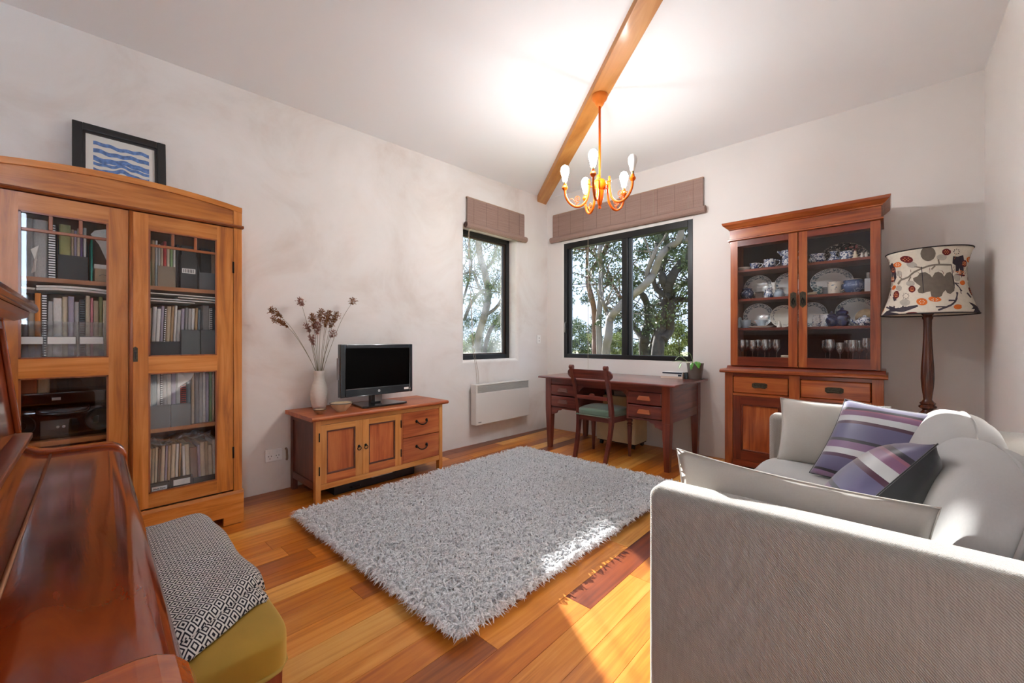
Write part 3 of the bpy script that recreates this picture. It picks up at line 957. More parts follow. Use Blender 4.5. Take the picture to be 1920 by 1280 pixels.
def upright_paper(name, pts, x, mat, label):
    """loose sheet standing among the books: folded polygon strip facing the room"""
    mb = MB(); n = len(pts)
    vs = [(x + 0.012 * math.sin(k * 2.1), p[0], p[1]) for k, p in enumerate(pts)]
    c = Vector((x + 0.015, sum(p[0] for p in pts) / n, sum(p[1] for p in pts) / n))
    mb.add(vs + [tuple(c)], [(k, (k + 1) % n, n) for k in range(n)])
    o = obj(name, mb, mat)
    s_ = o.modifiers.new('thick', 'SOLIDIFY'); s_.thickness = 0.001
    return tag(o, label, 'paper')
upright_paper('torn_paper', [(-0.117, 1.46), (-0.103, 1.47), (-0.098, 1.55), (-0.092, 1.60), (-0.118, 1.575), (-0.098, 1.53), (-0.11, 1.50)], XS + 0.012, M['paper'], 'torn white paper hanging from a black ring binder')
upright_paper('crumpled_paper', [(0.15, 1.545), (0.168, 1.56), (0.19, 1.70), (0.185, 1.715), (0.14, 1.725), (0.10, 1.715), (0.085, 1.69), (0.115, 1.64)], XS + 0.0, M['paper'], 'crumpled white papers stuffed above the kraft box')
# top shelf, right door
o = obj('teal_folder', MB().box(XS - 0.22, XS, 0.272, 0.322, 1.445, 1.585), plain('teal_card', '#3fb39a', 0.5)); tag(o, 'bright teal folder with a white arrow on the top shelf', 'folder')
obj('arrow', MB().prism([(0.300, 1.49), (0.312, 1.503), (0.300, 1.516)], 'x', XS, XS + 0.001), M['label_w'], o)
obj('spine_band', box(XS, XS + 0.0008, 0.272, 0.322, 1.52, 1.523), M['label_w'], o)
book_row([('tan', 1.2, 'T'), ('white', 0.7), ('pale grey', 0.7), ('beige', 0.8), ('red', 1.0, 'T'), ('cream', 0.9), ('green', 0.9), ('white', 0.8), ('charcoal', 1.0)],
         0.325, 0.452, 1.445, XS - 0.01, 'top shelf behind right door', G1, 0.23, 0.265)
mag_box(0.352, 0.43, 1.445, XS + 0.008, 0.12, m_taupe, 'taupe open magazine box in front of the red book', cut=0.75, d=0.006 + 0.012)
t = mag_box(0.456, 0.535, 1.445, XS, 0.26, m_blk, 'black magazine box with a barcode-like white label', cut=0.75, lab=(1.535, 1.563, 0.462, 0.525))
obj('grey_pamphlet', box(XS - 0.2, XS - 0.01, 0.462, 0.53, 1.45, 1.70), bpy.data.materials['book_charcoal'], t)
bars = MB()
for k in range(7): bars.box(XS + 0.0015, XS + 0.002, 0.468 + k * 0.0075, 0.4715 + k * 0.0075, 1.539, 1.559)
obj('label_print', bars, M['ink'], t)
t = mag_box(0.545, 0.69, 1.445, XS - 0.004, 0.25, m_gry, 'dark grey magazine box at the right end of the top shelf', cut=0.42)
book_row([('black', 2.2, 'bT'), ('brown', 1.0), ('charcoal', 1.1), ('rust', 0.8)], 0.549, 0.686, 1.4481, XS - 0.012, 'in the grey box behind right door', G1, 0.235, 0.25)
# second shelf, left door
G2 = 'books on the second shelf of the bookcase'
sp = [('black', 0.7, 'p'), ('cream', 0.6), ('white', 0.5), ('grey', 0.6), ('beige', 0.8), ('brown', 1.0), ('cream', 1.1, 'T'), ('blue grey', 0.9), ('beige', 0.9), ('orange', 1.0, 'T'),
      ('black', 0.9, 'p'), ('pale grey', 0.8), ('white', 1.4), ('cream', 0.9), ('lavender', 1.0), ('pale grey', 0.8), ('blue grey', 1.0, 'p'), ('cream', 0.8), ('pink', 0.5), ('beige', 0.9), ('olive', 0.7), ('cream', 1.3), ('white', 0.9), ('beige', 0.9)]
book_row(sp, -0.265, 0.20, 1.0435, XS, 'second shelf behind left door', G2, 0.285, 0.325)
for k, (a, b) in enumerate(((-0.262, -0.075), (-0.07, 0.035), (0.04, 0.135))):
    t = mag_box(a, b, 1.04, XS + 0.022, 0.19, m_clear, ['first', 'second', 'third'][k] + ' clear acrylic file holder from the left with a white label strip', cut=0.62, d=0.018)
    obj('label_strip', box(XS + 0.022, XS + 0.024, a + 0.006, b - 0.004, 1.118, 1.152), M['label_w'], t)
for k, (ya, yb, z, sl) in enumerate(((-0.265, -0.105, 1.384, 0.012), (-0.10, 0.2, 1.399, -0.012), (-0.10, 0.2, 1.386, -0.014))):
    o = obj('paper_stack', MB().grid(lambda u, v: (XS + 0.02 - 0.24 * u, ya + (yb - ya) * v, z - 0.010 * (2 * v - 0.8) ** 2 * (1 if k else 0.3) + 0.006), 2, 12), M['paper'])
    s_ = o.modifiers.new('thick', 'SOLIDIFY'); s_.thickness = 0.010; s_.offset = 0
    tag(o, ['spiral pad lying over the books behind the left door', 'curved top booklet lying over the left row of books', 'lower curved booklet lying over the left row of books'][k], 'papers')
# second shelf, right door
sp = [('blue grey', 0.9), ('pale grey', 0.8), ('green', 0.8), ('cream', 0.7), ('pale grey', 1.0), ('white', 1.0), ('lavender', 0.8), ('black', 0.5, 'p'), ('beige', 1.1), ('tan', 0.8), ('white', 0.7),
      ('pale grey', 1.0), ('lavender', 0.9), ('grey', 0.8), ('pale grey', 0.9), ('white', 0.9), ('tan', 0.7), ('blue grey', 0.8)]
book_row(sp, 0.262, 0.545, 1.0405, XS, 'second shelf behind right door', G2, 0.27, 0.30, lean=2.0)
book_row([('grey', 1.2, 'T'), ('white', 0.6, 'p'), ('charcoal', 1.0), ('grey', 1.2, 'T'), ('charcoal', 1.0)], 0.565, 0.70, 1.0405, XS - 0.01, 'at the right end of second shelf', G2, 0.28, 0.31)
for k, (a, b, m_, nm) in enumerate(((0.285, 0.45, m_blk, 'low black tray below the second row of books'), (0.455, 0.545, m_gry, 'grey plastic holder left of its twin on the second shelf'), (0.549, 0.66, m_gry, 'grey plastic holder right of its twin on the second shelf'))):
    mag_box(a, b, 1.04, XS + 0.022, 0.16 if k else 0.09, m_, nm, cut=0.95, d=0.02)
for k, (ya, yb, z, sl) in enumerate(((0.26, 0.62, 1.372, 0), (0.29, 0.66, 1.402, 0), (0.27, 0.52, 1.360, 0), (0.44, 0.68, 1.387, 0))):
    o = obj('sheet_music', MB().grid(lambda u, v: (XS + 0.022 - 0.25 * u, ya + (yb - ya) * v, z - 0.06 * (ya + (yb - ya) * v - 0.46) ** 2 - 0.012 * (ya + (yb - ya) * v - 0.46)), 2, 10), M['paper'])
    s_ = o.modifiers.new('thick', 'SOLIDIFY'); s_.thickness = 0.005; s_.offset = 0
    tag(o, ['loose sheet music, long lower layer on the right row', 'loose sheet music, topmost layer on the right row', 'loose sheet music, short lowest layer on the right row', 'loose sheet music drooping at the right end of the row'][k], 'papers', 'sheet music lying on the right row')
# third shelf, left: a black stereo and brown folders
t = thing('stereo', (-3.22, 0.0, 0.635), 'black stereo with rounded speakers on the third shelf', 'stereo')
sb = puff(0.13, 0.235, 0.085, e=6, n=12); sb.v = [(p[0] - 3.215, p[1] - 0.02, p[2] + 0.72) for p in sb.v]
obj('body', sb, M['black_gloss'], t, smooth=True)
for yy in (-0.16, 0.12):
    obj('speaker', MB().lathe([(0.06, 0), (0.055, 0.008), (0.05, 0.004), (0.02, 0.001)], 24).xf(Matrix.Translation((-3.087, yy, 0.72)) @ Matrix.Rotation(R(90), 4, 'Y')), M['black_pl'], t, smooth=40)
obj('handle', MB().tube(smooth_path([(-3.10, -0.10, 0.80), (-3.07, -0.08, 0.77), (-3.07, 0.06, 0.77), (-3.10, 0.08, 0.80)], 5), 0.008, 8), M['black_gloss'], t, smooth=True)
for yy in (-0.03, -0.01): obj('knob', MB().tube([(-3.088, yy, 0.70), (-3.075, yy, 0.70)], 0.006, 10), M['steel'], t)
o = obj('black_case', box(-3.36, -3.09, -0.25, 0.18, 0.812, 0.875), M['black_gloss'], bevel=0.008); tag(o, 'flat black case lying on top of the stereo', 'case')
obj('clasp', box(-3.092, -3.086, -0.05, -0.02, 0.835, 0.848), M['steel'], o)
book_row([('brown', 1.2), ('tan', 0.9), ('rust', 1.1), ('beige', 0.8)], -0.26, -0.06, 0.8755, XS - 0.03, 'standing on the black case', 'books on the third shelf of the bookcase', 0.10, 0.125, lean=0)
# third shelf, right
G3 = 'books on the third shelf of the bookcase'
sp = [('blue grey', 1.3), ('pale grey', 0.8), ('cream', 0.7), ('blue grey', 1.2), ('white', 0.6), ('charcoal', 0.5, 'p'), ('pale grey', 0.8), ('white', 0.9), ('lavender', 0.9), ('pale grey', 1.0), ('red', 1.2, 'p'), ('blue grey', 1.0), ('cream', 0.7), ('grey', 1.0), ('pale grey', 0.8), ('white', 0.7), ('lavender', 0.7), ('green', 0.7), ('cream', 0.5), ('rust', 1.6)]
book_row(sp, 0.262, 0.66, 0.6352, XS - 0.012, 'third shelf behind right door', G3, 0.30, 0.325)
m_tin = plain('grey_tin', '#6c7274', 0.35, metal=0.3)
for k, (a, b) in enumerate(((0.315, 0.405), (0.41, 0.50))):
    t = mag_box(a, b, 0.635, XS + 0.014, 0.13, m_tin, ('left' if k == 0 else 'right') + ' of two grey metal file cups on the third shelf', cut=0.98, d=0.024, name='file_cup')
upright_paper('sofa_reflection', [(0.44, 0.86), (0.50, 0.905), (0.525, 0.955), (0.44, 0.955)], XS + 0.012, M['label_w'], 'white patch standing for the sunlit sofa arm reflected in the right door')  # reflection of the sunlit sofa arm, modelled as a white sheet
# bottom shelf, right
G4 = 'books on the bottom shelf of the bookcase'
sp = [('steel blue', 1.3, 'T'), ('white', 0.9), ('cream', 0.8), ('beige', 0.8), ('cream', 0.7), ('brown', 0.7), ('cream', 1.0), ('lavender', 0.6), ('beige', 0.8), ('cream', 1.1), ('white', 0.8), ('tan', 0.6)]
book_row(sp, 0.265, 0.455, 0.2252, XS - 0.012, 'bottom shelf behind right door', G4, 0.28, 0.305, lean=1.5)
book_row([('white', 0.8), ('cream', 1.1), ('brown', 2.0, 'S'), ('lavender', 0.7), ('cream', 1.2), ('beige', 0.9), ('cream', 1.2), ('white', 0.9), ('beige', 0.9)], 0.47, 0.655, 0.2252, XS - 0.012, 'leaning bottom row behind right door', G4, 0.265, 0.295, lean=-1.5)
mag_box(0.268, 0.300, 0.225, XS + 0.014, 0.07, m_blk, 'narrow black tray at the left of the bottom shelf', cut=0.95, d=0.024)
t = mag_box(0.304, 0.405, 0.225, XS + 0.014, 0.10, m_blk, 'black tray with a small printed label on the bottom shelf', cut=0.95, d=0.024)
obj('label_card', box(XS + 0.014, XS + 0.0155, 0.325, 0.392, 0.290 - 0.008, 0.318 - 0.012), M['label_w'], t)
def text_mesh(body, size, name, mat, parent, M4, italic=0.0, bold=0.0):
    cu = bpy.data.curves.new(name, 'FONT'); cu.body = body; cu.size = size; cu.align_x = 'CENTER'; cu.align_y = 'CENTER'; cu.shear = italic; cu.offset = bold
    to = bpy.data.objects.new(name, cu); col.objects.link(to)
    dg = bpy.context.evaluated_depsgraph_get(); dg.update()
    me = bpy.data.meshes.new_from_object(to.evaluated_get(dg))
    bpy.data.objects.remove(to); bpy.data.curves.remove(cu)
    me.transform(M4); me.materials.clear(); me.materials.append(mat)
    o = bpy.data.objects.new(name, me); col.objects.link(o)
    if parent is not None:
        me.transform(Matrix.Translation(-chain_loc(parent))); o.parent = parent
    return o
FACE_X = Matrix(((0, 0, 1, 0), (1, 0, 0, 0), (0, 1, 0, 0), (0, 0, 0, 1)))   # text facing +X, reading along +Y
text_mesh('Music Piano', 0.011, 'label_text', M['ink'], t, Matrix.Translation((XS + 0.0162, 0.3585, 0.294)) @ FACE_X, bold=0.0004)
t = mag_box(0.409, 0.51, 0.225, XS + 0.016, 0.11, m_blk, 'black tray with a blank white label on the bottom shelf', cut=0.95, d=0.026, lab=(0.292, 0.325, 0.42, 0.497))
mag_box(0.515, 0.66, 0.225, XS + 0.014, 0.085, m_gry, 'dark grey tray at the right of the bottom shelf', cut=0.95, d=0.024)
crumple('plastic_bag', XS - 0.2, XS + 0.01, 0.27, 0.60, 0.53, 0.025, thin_glass('plastic_film', (0.92, 0.93, 0.94), 1.0, dirt=0.5, dirt_scale=25, base=0.1), 'crumpled clear plastic bag lying over the bottom row of books', 3, 0.035, cat='bag')

# ------------------------------------------------------------------ framed print on top of the bookcase
def picture():
    t = thing('framed_print', (-3.395, 0.225, 1.977), 'black framed print of blue brush waves leaning on the plaster wall', 'picture')
    t.rotation_euler = (0, R(-5.5), 0)
    w, h, b = 0.205, 0.415, 0.042
    blk = plain('black_lacquer', '#151516', 0.3, coat=0.3)
    for (ya, yb, za, zb) in ((-w, -w + b, 0, h), (w - b, w, 0, h), (-w + b, w - b, 0, b), (-w + b, w - b, h - b, h)):
        obj('frame_side', box(0, 0.022, ya, yb, za, zb), blk, t, bevel=0.004, local=True)
    obj('inner_lip', MB().box(0.004, 0.014, -w + b, -w + b + 0.012, b, h - b).box(0.004, 0.014, w - b - 0.012, w - b, b, h - b).box(0.004, 0.014, -w + b, w - b, h - b - 0.012, h - b), blk, t, local=True)
    obj('mount', box(0.002, 0.005, -w + b, w - b, b, h - b), plain('mount_card', '#d8d6cf', 0.8), t, local=True)
    blue = plain('blue_ink', '#5f7fb4', 0.8, var=0.35, vscale=60)
    y0, y1 = -0.12, 0.125
    def band(z0, z1, a=0.0, ph=0.0, k=1.0):
        mb = MB(); n = 28
        def fn(u, v):
            y = y0 + (y1 - y0) * u
            hump = a * math.exp(-((u - 0.5) / 0.16) ** 2)
            return (0.0056, y, z0 + (z1 - z0) * v + hump + 0.004 * math.sin(u * 9 + ph) + (0.003 * math.sin(u * 23 + ph * 3) if v in (0, 1) else 0))
        return mb.grid(fn, n, 2)
    for z0, z1, a, ph in ((0.300, 0.322, 0.0, 0.3), (0.255, 0.280, 0.0, 1.7), (0.205, 0.235, 0.006, 2.6), (0.178, 0.196, 0.022, 0.9), (0.14, 0.165, 0.018, 3.0), (0.10, 0.128, 0.0, 4.2)):
        obj('brush_band', band(z0, z1, a, ph), blue, t, local=True)
    return t
picture()

# ------------------------------------------------------------------ tv cabinet
def ring_pull(x, y, z, parent, m):
    obj('ring_pull', MB().tube([(x + 0.008, y + 0.014 * math.cos(a), z - 0.012 + 0.014 * math.sin(a)) for a in [2 * PI * k / 14 for k in range(15)]], 0.003, 6), m, parent, smooth=True)
    obj('rosette', MB().lathe([(0.011, 0), (0.009, 0.005), (0.003, 0.01)], 12).xf(Matrix.Translation((x, y, z + 0.002)) @ Matrix.Rotation(R(90), 4, 'Y')), m, parent, smooth=40)
def tv_cabinet():
    xF, xB, y0, y1 = -2.925, -3.395, 1.168, 2.262
    t = thing('tv_cabinet', ((xF + xB) / 2, (y0 + y1) / 2, 0), 'low reddish wooden cabinet with two panelled doors and two drawers', 'cabinet')
    W, L, D = M['redwood'], M['redwood_l'], M['redwood_d']
    obj('top', MB().prism([(xB - 0.01, 0.577), (xF + 0.02, 0.577), (xF + 0.032, 0.587), (xF + 0.032, 0.597), (xF + 0.024, 0.606), (xB - 0.01, 0.606)], 'y', y0 - 0.035, y1 + 0.045), M['redwood']['y'], t, smooth=40)
    for (xa, xb) in ((xF - 0.045, xF), (xB, xB + 0.045)):
        for (ya, yb) in ((y0, y0 + 0.036), (y1 - 0.036, y1)):
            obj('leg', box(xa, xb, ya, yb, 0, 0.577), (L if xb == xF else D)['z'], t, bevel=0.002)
    obj('bottom_rail', box(xF - 0.03, xF - 0.002, y0 + 0.036, y1 - 0.036, 0.088, 0.128), L['y'], t, bevel=0.002)
    obj('top_rail', box(xF - 0.03, xF - 0.002, y0 + 0.036, y1 - 0.036, 0.545, 0.577), L['y'], t, bevel=0.001)
    for ya, s_ in ((y0, 1), (y1, -1)):
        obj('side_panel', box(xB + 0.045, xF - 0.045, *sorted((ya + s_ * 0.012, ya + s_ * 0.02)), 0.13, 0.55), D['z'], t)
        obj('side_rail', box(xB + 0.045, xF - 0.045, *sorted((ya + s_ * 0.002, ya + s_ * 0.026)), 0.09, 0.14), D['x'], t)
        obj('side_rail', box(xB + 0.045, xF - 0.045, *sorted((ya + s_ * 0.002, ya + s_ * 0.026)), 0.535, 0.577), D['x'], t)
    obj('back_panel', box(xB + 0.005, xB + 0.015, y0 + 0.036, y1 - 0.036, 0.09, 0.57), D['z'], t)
    obj('bottom_board', box(xB + 0.02, xF - 0.03, y0 + 0.036, y1 - 0.036, 0.10, 0.118), D['y'], t)
    ya = at_x(597.5, 800, xF).y + 0.004; ym = at_x(679.5, 800, xF).y; yb = at_x(752, 800, xF).y; yd = y1 - 0.036
    for k, (a, b) in enumerate(((ya, ym - 0.001), (ym + 0.001, yb))):
        st = 0.052
        d = obj('door', lattice('x', [a, a + st, b - st, b], [0.13, 0.19, 0.50, 0.543], {(1, 1)}, xF - 0.022, xF - 0.001), L['z'], t, weld=True)
        obj('door_rail', box(xF - 0.005, xF - 0.0004, a + st, b - st, 0.13, 0.19), W['y'], d, bevel=0.001)
        obj('door_rail', box(xF - 0.005, xF - 0.0004, a + st, b - st, 0.50, 0.543), L['y'], d, bevel=0.001)
        obj('door_panel', box(xF - 0.02, xF - 0.012, a + st, b - st, 0.19, 0.50), W['z'], d)
        mo = MB()
        for (p, q, z0, z1) in ((a + st, a + st + 0.01, 0.19, 0.50), (b - st - 0.01, b - st, 0.19, 0.50), (a + st + 0.01, b - st - 0.01, 0.19, 0.202), (a + st + 0.01, b - st - 0.01, 0.488, 0.50)):
            mo.box(xF - 0.014, xF - 0.004, p, q, z0, z1)
        obj('panel_moulding', mo, D['y'], d, bevel=0.002)
        hy = a if k == 0 else b
        for z in (0.225, 0.46):
            obj('hinge', MB().tube([(xF + 0.002, hy, z - 0.03), (xF + 0.002, hy, z + 0.03)], 0.0045, 8), M['black_metal'], d, smooth=True)
        ring_pull(xF, (b - 0.026) if k == 0 else (a + 0.026), 0.345, d, M['black_metal'])
    obj('divider', box(xF - 0.03, xF - 0.002, yb + 0.001, yb + 0.016, 0.128, 0.545), W['z'], t)
    for za, zb in ((0.13, 0.332), (0.337, 0.543)):
        d = obj('drawer', box(xF - 0.3, xF - 0.001, yb + 0.018, yd - 0.002, za, zb), W['y'], t, bevel=0.003)
        zc = (za + zb) / 2 + 0.02; yc = (yb + yd) / 2 + 0.008
        obj('bail_handle', MB().tube(smooth_path([(xF + 0.004, yc - 0.05, zc), (xF + 0.016, yc - 0.047, zc - 0.006), (xF + 0.02, yc - 0.03, zc - 0.022), (xF + 0.02, yc, zc - 0.03), (xF + 0.02, yc + 0.03, zc - 0.022), (xF + 0.016, yc + 0.047, zc - 0.006), (xF + 0.004, yc + 0.05, zc)], 4), 0.0045, 8), M['black_metal'], d, smooth=True)
        for s_ in (-1, 1):
            obj('rosette', MB().lathe([(0.013, 0), (0.01, 0.005), (0.004, 0.012)], 12).xf(Matrix.Translation((xF - 0.001, yc + s_ * 0.05, zc)) @ Matrix.Rotation(R(90), 4, 'Y')), M['black_metal'], d, smooth=40)
tv_cabinet()
# things pushed under the cabinet
o = obj('flat_box', box(-3.30, -3.00, 1.33, 2.02, 0.0, 0.062), plain('dark_case', '#23262c', 0.5), bevel=0.004); tag(o, 'dark flat case on the floor under the tv cabinet', 'case')
obj('handle', MB().tube([(-2.998, 1.45, 0.03), (-2.985, 1.46, 0.03), (-2.985, 1.52, 0.03), (-2.998, 1.53, 0.03)], 0.006, 6), M['black_pl'], o)
o = obj('magazine', box(-3.20, -2.985, 1.62, 1.80, 0.0625, 0.069), M['paper'], bevel=0.001); tag(o, 'red and white magazine lying under the tv cabinet', 'magazine')
obj('cover_stripe', box(-3.20, -2.984, 1.68, 1.801, 0.0690, 0.0696), plain('red_cover', '#b8202c', 0.4), o)

# ------------------------------------------------------------------ television
def television():
    c = Vector((-3.20, 1.765, 0.607))
    t = thing('television', c, 'small black flat-screen television with glossy bezel on the tv cabinet', 'television')
    xf = -3.12
    y0, y1, z0, z1 = 1.432, 2.082, 0.690, 1.108
    bd = MB()
    bi, bb = 0.042, 0.066
    bd.box(xf - 0.05, xf, y0, y0 + bi, z0, z1).box(xf - 0.05, xf, y1 - bi * 0.75, y1, z0, z1)
    bd.box(xf - 0.05, xf, y0 + bi, y1 - bi * 0.75, z0, z0 + bb).box(xf - 0.05, xf, y0 + bi, y1 - bi * 0.75, z1 - 0.033, z1)
    obj('bezel', bd, M['tv_bezel'], t, bevel=0.006)
    obj('screen', box(xf - 0.045, xf - 0.006, y0 + bi, y1 - bi * 0.75, z0 + bb, z1 - 0.033), M['screen'], t)
    obj('back_shell', MB().frustum((0, 0, 0, 0.18, 0.30), (0, 0, 0.05, 0.12, 0.2)).xf(Matrix.Translation((xf - 0.05, (y0 + y1) / 2, 0.90)) @ Matrix.Rotation(R(-90), 4, 'Y')), M['black_pl'], t)
    obj('neck', MB().box(xf - 0.07, xf - 0.03, 1.70, 1.79, 0.62, 0.70), M['black_gloss'], t, bevel=0.004)
    obj('neck_chrome', box(xf - 0.03, xf - 0.026, 1.735, 1.80, 0.632, 0.688), M['steel'], t, bevel=0.001)
    obj('stand_base', MB().prism([(-3.29, 1.60), (-3.02, 1.56), (-3.0, 1.60), (-3.0, 1.92), (-3.02, 1.96), (-3.29, 1.92)], 'z', 0.607, 0.622), M['black_gloss'], t, bevel=0.004)
    yc = 1.757
    obj('logo_disc', MB().tube([(xf, yc, z0 + 0.033), (xf + 0.0015, yc, z0 + 0.033)], 0.0105, 20), plain('logo_silver', '#c9ccce', 0.3), t)
    obj('logo_ring', MB().tube([(xf + 0.002, yc + 0.0055 * math.cos(a), z0 + 0.033 + 0.0055 * math.sin(a)) for a in [2 * PI * k / 16 for k in range(17)]], 0.001, 4), plain('logo_grey', '#8b8f92', 0.3), t)
    obj('sticker', box(xf, xf + 0.001, 1.995, 2.04, z0 + 0.024, z0 + 0.042), M['label_w'], t)
    obj('power_light', MB().tube([(xf, 2.055, z0 + 0.027), (xf + 0.002, 2.055, z0 + 0.027)], 0.003, 8), M['label_w'], t)
    for yy in (y0 - 0.004, y1 + 0.001):
        obj('speaker_grille', box(xf - 0.045, xf - 0.02, yy - 0.006, yy + 0.006, 0.83, 1.0), plain('speaker_grey', '#8d8f92', 0.5), t, bevel=0.002)
television()

# ------------------------------------------------------------------ vase, dried reeds, bowls
vz = 0.607
vc = (-3.30, 1.345)
vt = obj('vase', MB().lathe([(0.040, 0), (0.048, 0.004), (0.056, 0.03), (0.062, 0.07), (0.0635, 0.11), (0.060, 0.15), (0.050, 0.19), (0.041, 0.215), (0.037, 0.235), (0.037, 0.255), (0.042, 0.285), (0.044, 0.295), (0.040, 0.295), (0.034, 0.25), (0.034, 0.22), (0.045, 0.17), (0.05, 0.1), (0.03, 0.01), (0.0, 0.008)], 32).xf(Matrix.Translation((vc[0], vc[1], vz))), None, smooth=60)
def ribbed_white():
    m, nt, b = new_mat('ribbed_white_ceramic'); setp(b, 0.55, 0.4)
    b.inputs['Base Color'].default_value = lin('#e6e3dd')
    tc = N(nt, 'ShaderNodeTexCoord'); w = N(nt, 'ShaderNodeTexWave', wave_type='BANDS', bands_direction='Z')
    w.inputs['Scale'].default_value = 32; w.inputs['Distortion'].default_value = 0.3
    nt.links.new(tc.outputs['Object'], w.inputs['Vector'])
    bp = N(nt, 'ShaderNodeBump'); bp.inputs['Strength'].default_value = 0.35; bp.inputs['Distance'].default_value = 0.003
    nt.links.new(w.outputs['Fac'], bp.inputs['Height']); nt.links.new(bp.outputs['Normal'], b.inputs['Normal'])
    return m
vt.data.materials.append(ribbed_white())
tag(vt, 'tall white ribbed ceramic vase on the left of the tv cabinet', 'vase')
stem_m = plain('dry_stem', '#7c7558', 0.8, var=0.2, vscale=30)
seed_m = plain('brown_seed_head', '#8a5a34', 0.9, var=0.3, vscale=60)
seed_p = plain('pinkish_seed_head', '#96685c', 0.9, var=0.3, vscale=60)
def reed(tip_px, bend, seedlen, label, k, pink=False, group=None):
    rr = random.Random(k)
    xt = vc[0] + bend
    tip = at_x(tip_px[0], tip_px[1], xt)
    base = Vector((vc[0] + rr.uniform(-0.014, 0.014), vc[1] + rr.uniform(-0.014, 0.014), vz + 0.03))
    mouth = Vector((vc[0] + (tip.x - vc[0]) * 0.07, vc[1] + max(-0.028, min(0.028, (tip.y - vc[1]) * 0.16)), vz + 0.29))
    mid = mouth.lerp(tip, 0.55) + Vector((0, 0, 0.035 + abs(tip.y - vc[1]) * 0.12))
    path = [Vector(p) for p in smooth_path([base, mouth, mid, tip], 7)]
    n = len(path)
    t = thing('dried_reed', base, label, 'dried flower', group)
    obj('stem', MB().tube(path, [0.0022 - 0.0012 * i / n for i in range(n)], 5), stem_m, t)
    mb = MB()
    # seed head: many small tilted flakes round the last part of the stem
    L = 0; pts = []
    for i in range(n - 1, 0, -1):
        L += (path[i] - path[i - 1]).length
        pts.append(path[i])
        if L > seedlen: break
    for q in range(int(150 * seedlen / 0.08)):
        f = rr.random() * (len(pts) - 1); i = int(f)
        p = pts[i].lerp(pts[min(i + 1, len(pts) - 1)], f - i)
        spread = 0.007 + 0.027 * math.sin(PI * min(1, 0.15 + f / max(1, len(pts) - 1)))
        d = Vector((rr.uniform(-1, 1), rr.uniform(-1, 1), rr.uniform(-0.7, 1))).normalized()
        c = p + d * rr.uniform(0.2, 1) * spread
        a = d.orthogonal().normalized() * rr.uniform(0.0025, 0.005); e = d * rr.uniform(0.008, 0.016)
        mb.add([c - a, c + e * 0.5 + a.cross(d) * 0.6, c + a, c + e, c - e * 0.2], [(0, 1, 3), (2, 3, 1), (0, 4, 2, 1)])
    obj('seed_head', mb, seed_p if pink else seed_m, t)
reed((507, 580), 0.02, 0.11, 'dried reed bending furthest to the left with the upper seed head', 1)
reed((513, 597), 0.06, 0.13, 'dried reed bending left with a drooping seed head below another', 2)
reed((563, 563), -0.02, 0.06, 'dried reed with a round pinkish seed head, standing left of centre', 3, True)
reed((664, 562), 0.02, 0.06, 'tall dried reed leaning far to the right above the television', 4)
for k, (px, py, bnd, sl, pk) in enumerate(((601, 583, 0.0, 0.10, False), (586, 592, 0.03, 0.12, False), (617, 585, -0.02, 0.10, False), (632, 588, 0.02, 0.09, False), (594, 606, 0.05, 0.10, True), (612, 596, 0.03, 0.09, False), (624, 600, -0.03, 0.08, False), (575, 610, 0.0, 0.06, True), (626, 622, 0.05, 0.06, True), (583, 632, 0.06, 0.07, True))):
    reed((px, py), bnd, sl, 'dried reed in the dense middle of the bunch in the white vase', 20 + k, pk, 'dried reeds in the white vase')
def bowl(c, r, h, label, m_out, m_rim, n='bowl'):
    t = thing(n, (c[0], c[1], 0.607), label, 'bowl')
    obj('bowl_wall', MB().lathe([(r * 0.42, 0), (r * 0.45, h * 0.12), (r * 0.75, h * 0.45), (r * 0.97, h * 0.92)], 32).xf(Matrix.Translation((c[0], c[1], 0.607))), m_out, t, smooth=50)
    obj('glazed_rim', MB().lathe([(r * 0.96, h * 0.86), (r * 1.0, h * 0.98), (r * 0.98, h), (r * 0.9, h * 0.9), (r * 0.5, h * 0.3), (0, h * 0.2)], 32, cap=False).xf(Matrix.Translation((c[0], c[1], 0.607))), m_rim, t, smooth=50)
m_clay = plain('buff_clay', '#cdb08a', 0.45, var=0.2, vscale=14)
m_glz = plain('dark_glaze', '#3a3634', 0.2, coat=0.5, var=0.3, vscale=20)
m_glz2 = plain('grey_glaze', '#8f8d86', 0.2, coat=0.5, var=0.5, vscale=9)
bowl((-3.045, 1.402), 0.083, 0.066, 'wide buff stoneware bowl with grey glazed rim beside the television', m_clay, m_glz2)
bowl((-3.045, 1.245), 0.047, 0.034, 'small brown bowl with dark rim in front of the vase', plain('brown_clay', '#a07a56', 0.45, var=0.2, vscale=14), m_glz)

# ------------------------------------------------------------------ wall fittings
def outlet():
    x = wx(1.06)
    t = thing('power_outlet', (x, 1.058, 0.228), 'white double power outlet low on the plaster wall', 'outlet')
    obj('plate', box(x, x + 0.012, 1.0, 1.116, 0.228, 0.318), M['white_pl'], t, bevel=0.004)
    for yy in (1.032, 1.084):
        s_ = MB()
        for dy, dz in ((-0.009, 0.006), (0.009, 0.006), (0, -0.012)):
            s_.box(x + 0.012, x + 0.0127, yy + dy - 0.002, yy + dy + 0.002, 0.263 + dz - 0.004, 0.263 + dz + 0.004)
        obj('slots', s_, M['ink'], t)
        obj('rocker_switch', box(x + 0.012, x + 0.015, yy - 0.006, yy + 0.006, 0.288, 0.304), M['white_pl'], t, bevel=0.001)
outlet()
x = wx(1.14)
o = obj('plug_lead', MB().tube(smooth_path([(x + 0.004, 1.143, 0.31), (x + 0.016, 1.146, 0.30), (x + 0.018, 1.147, 0.27), (x + 0.014, 1.150, 0.24), (x + 0.004, 1.150, 0.22)], 5), 0.008, 8), plain('lead_brown', '#8a7566', 0.6), smooth=True)
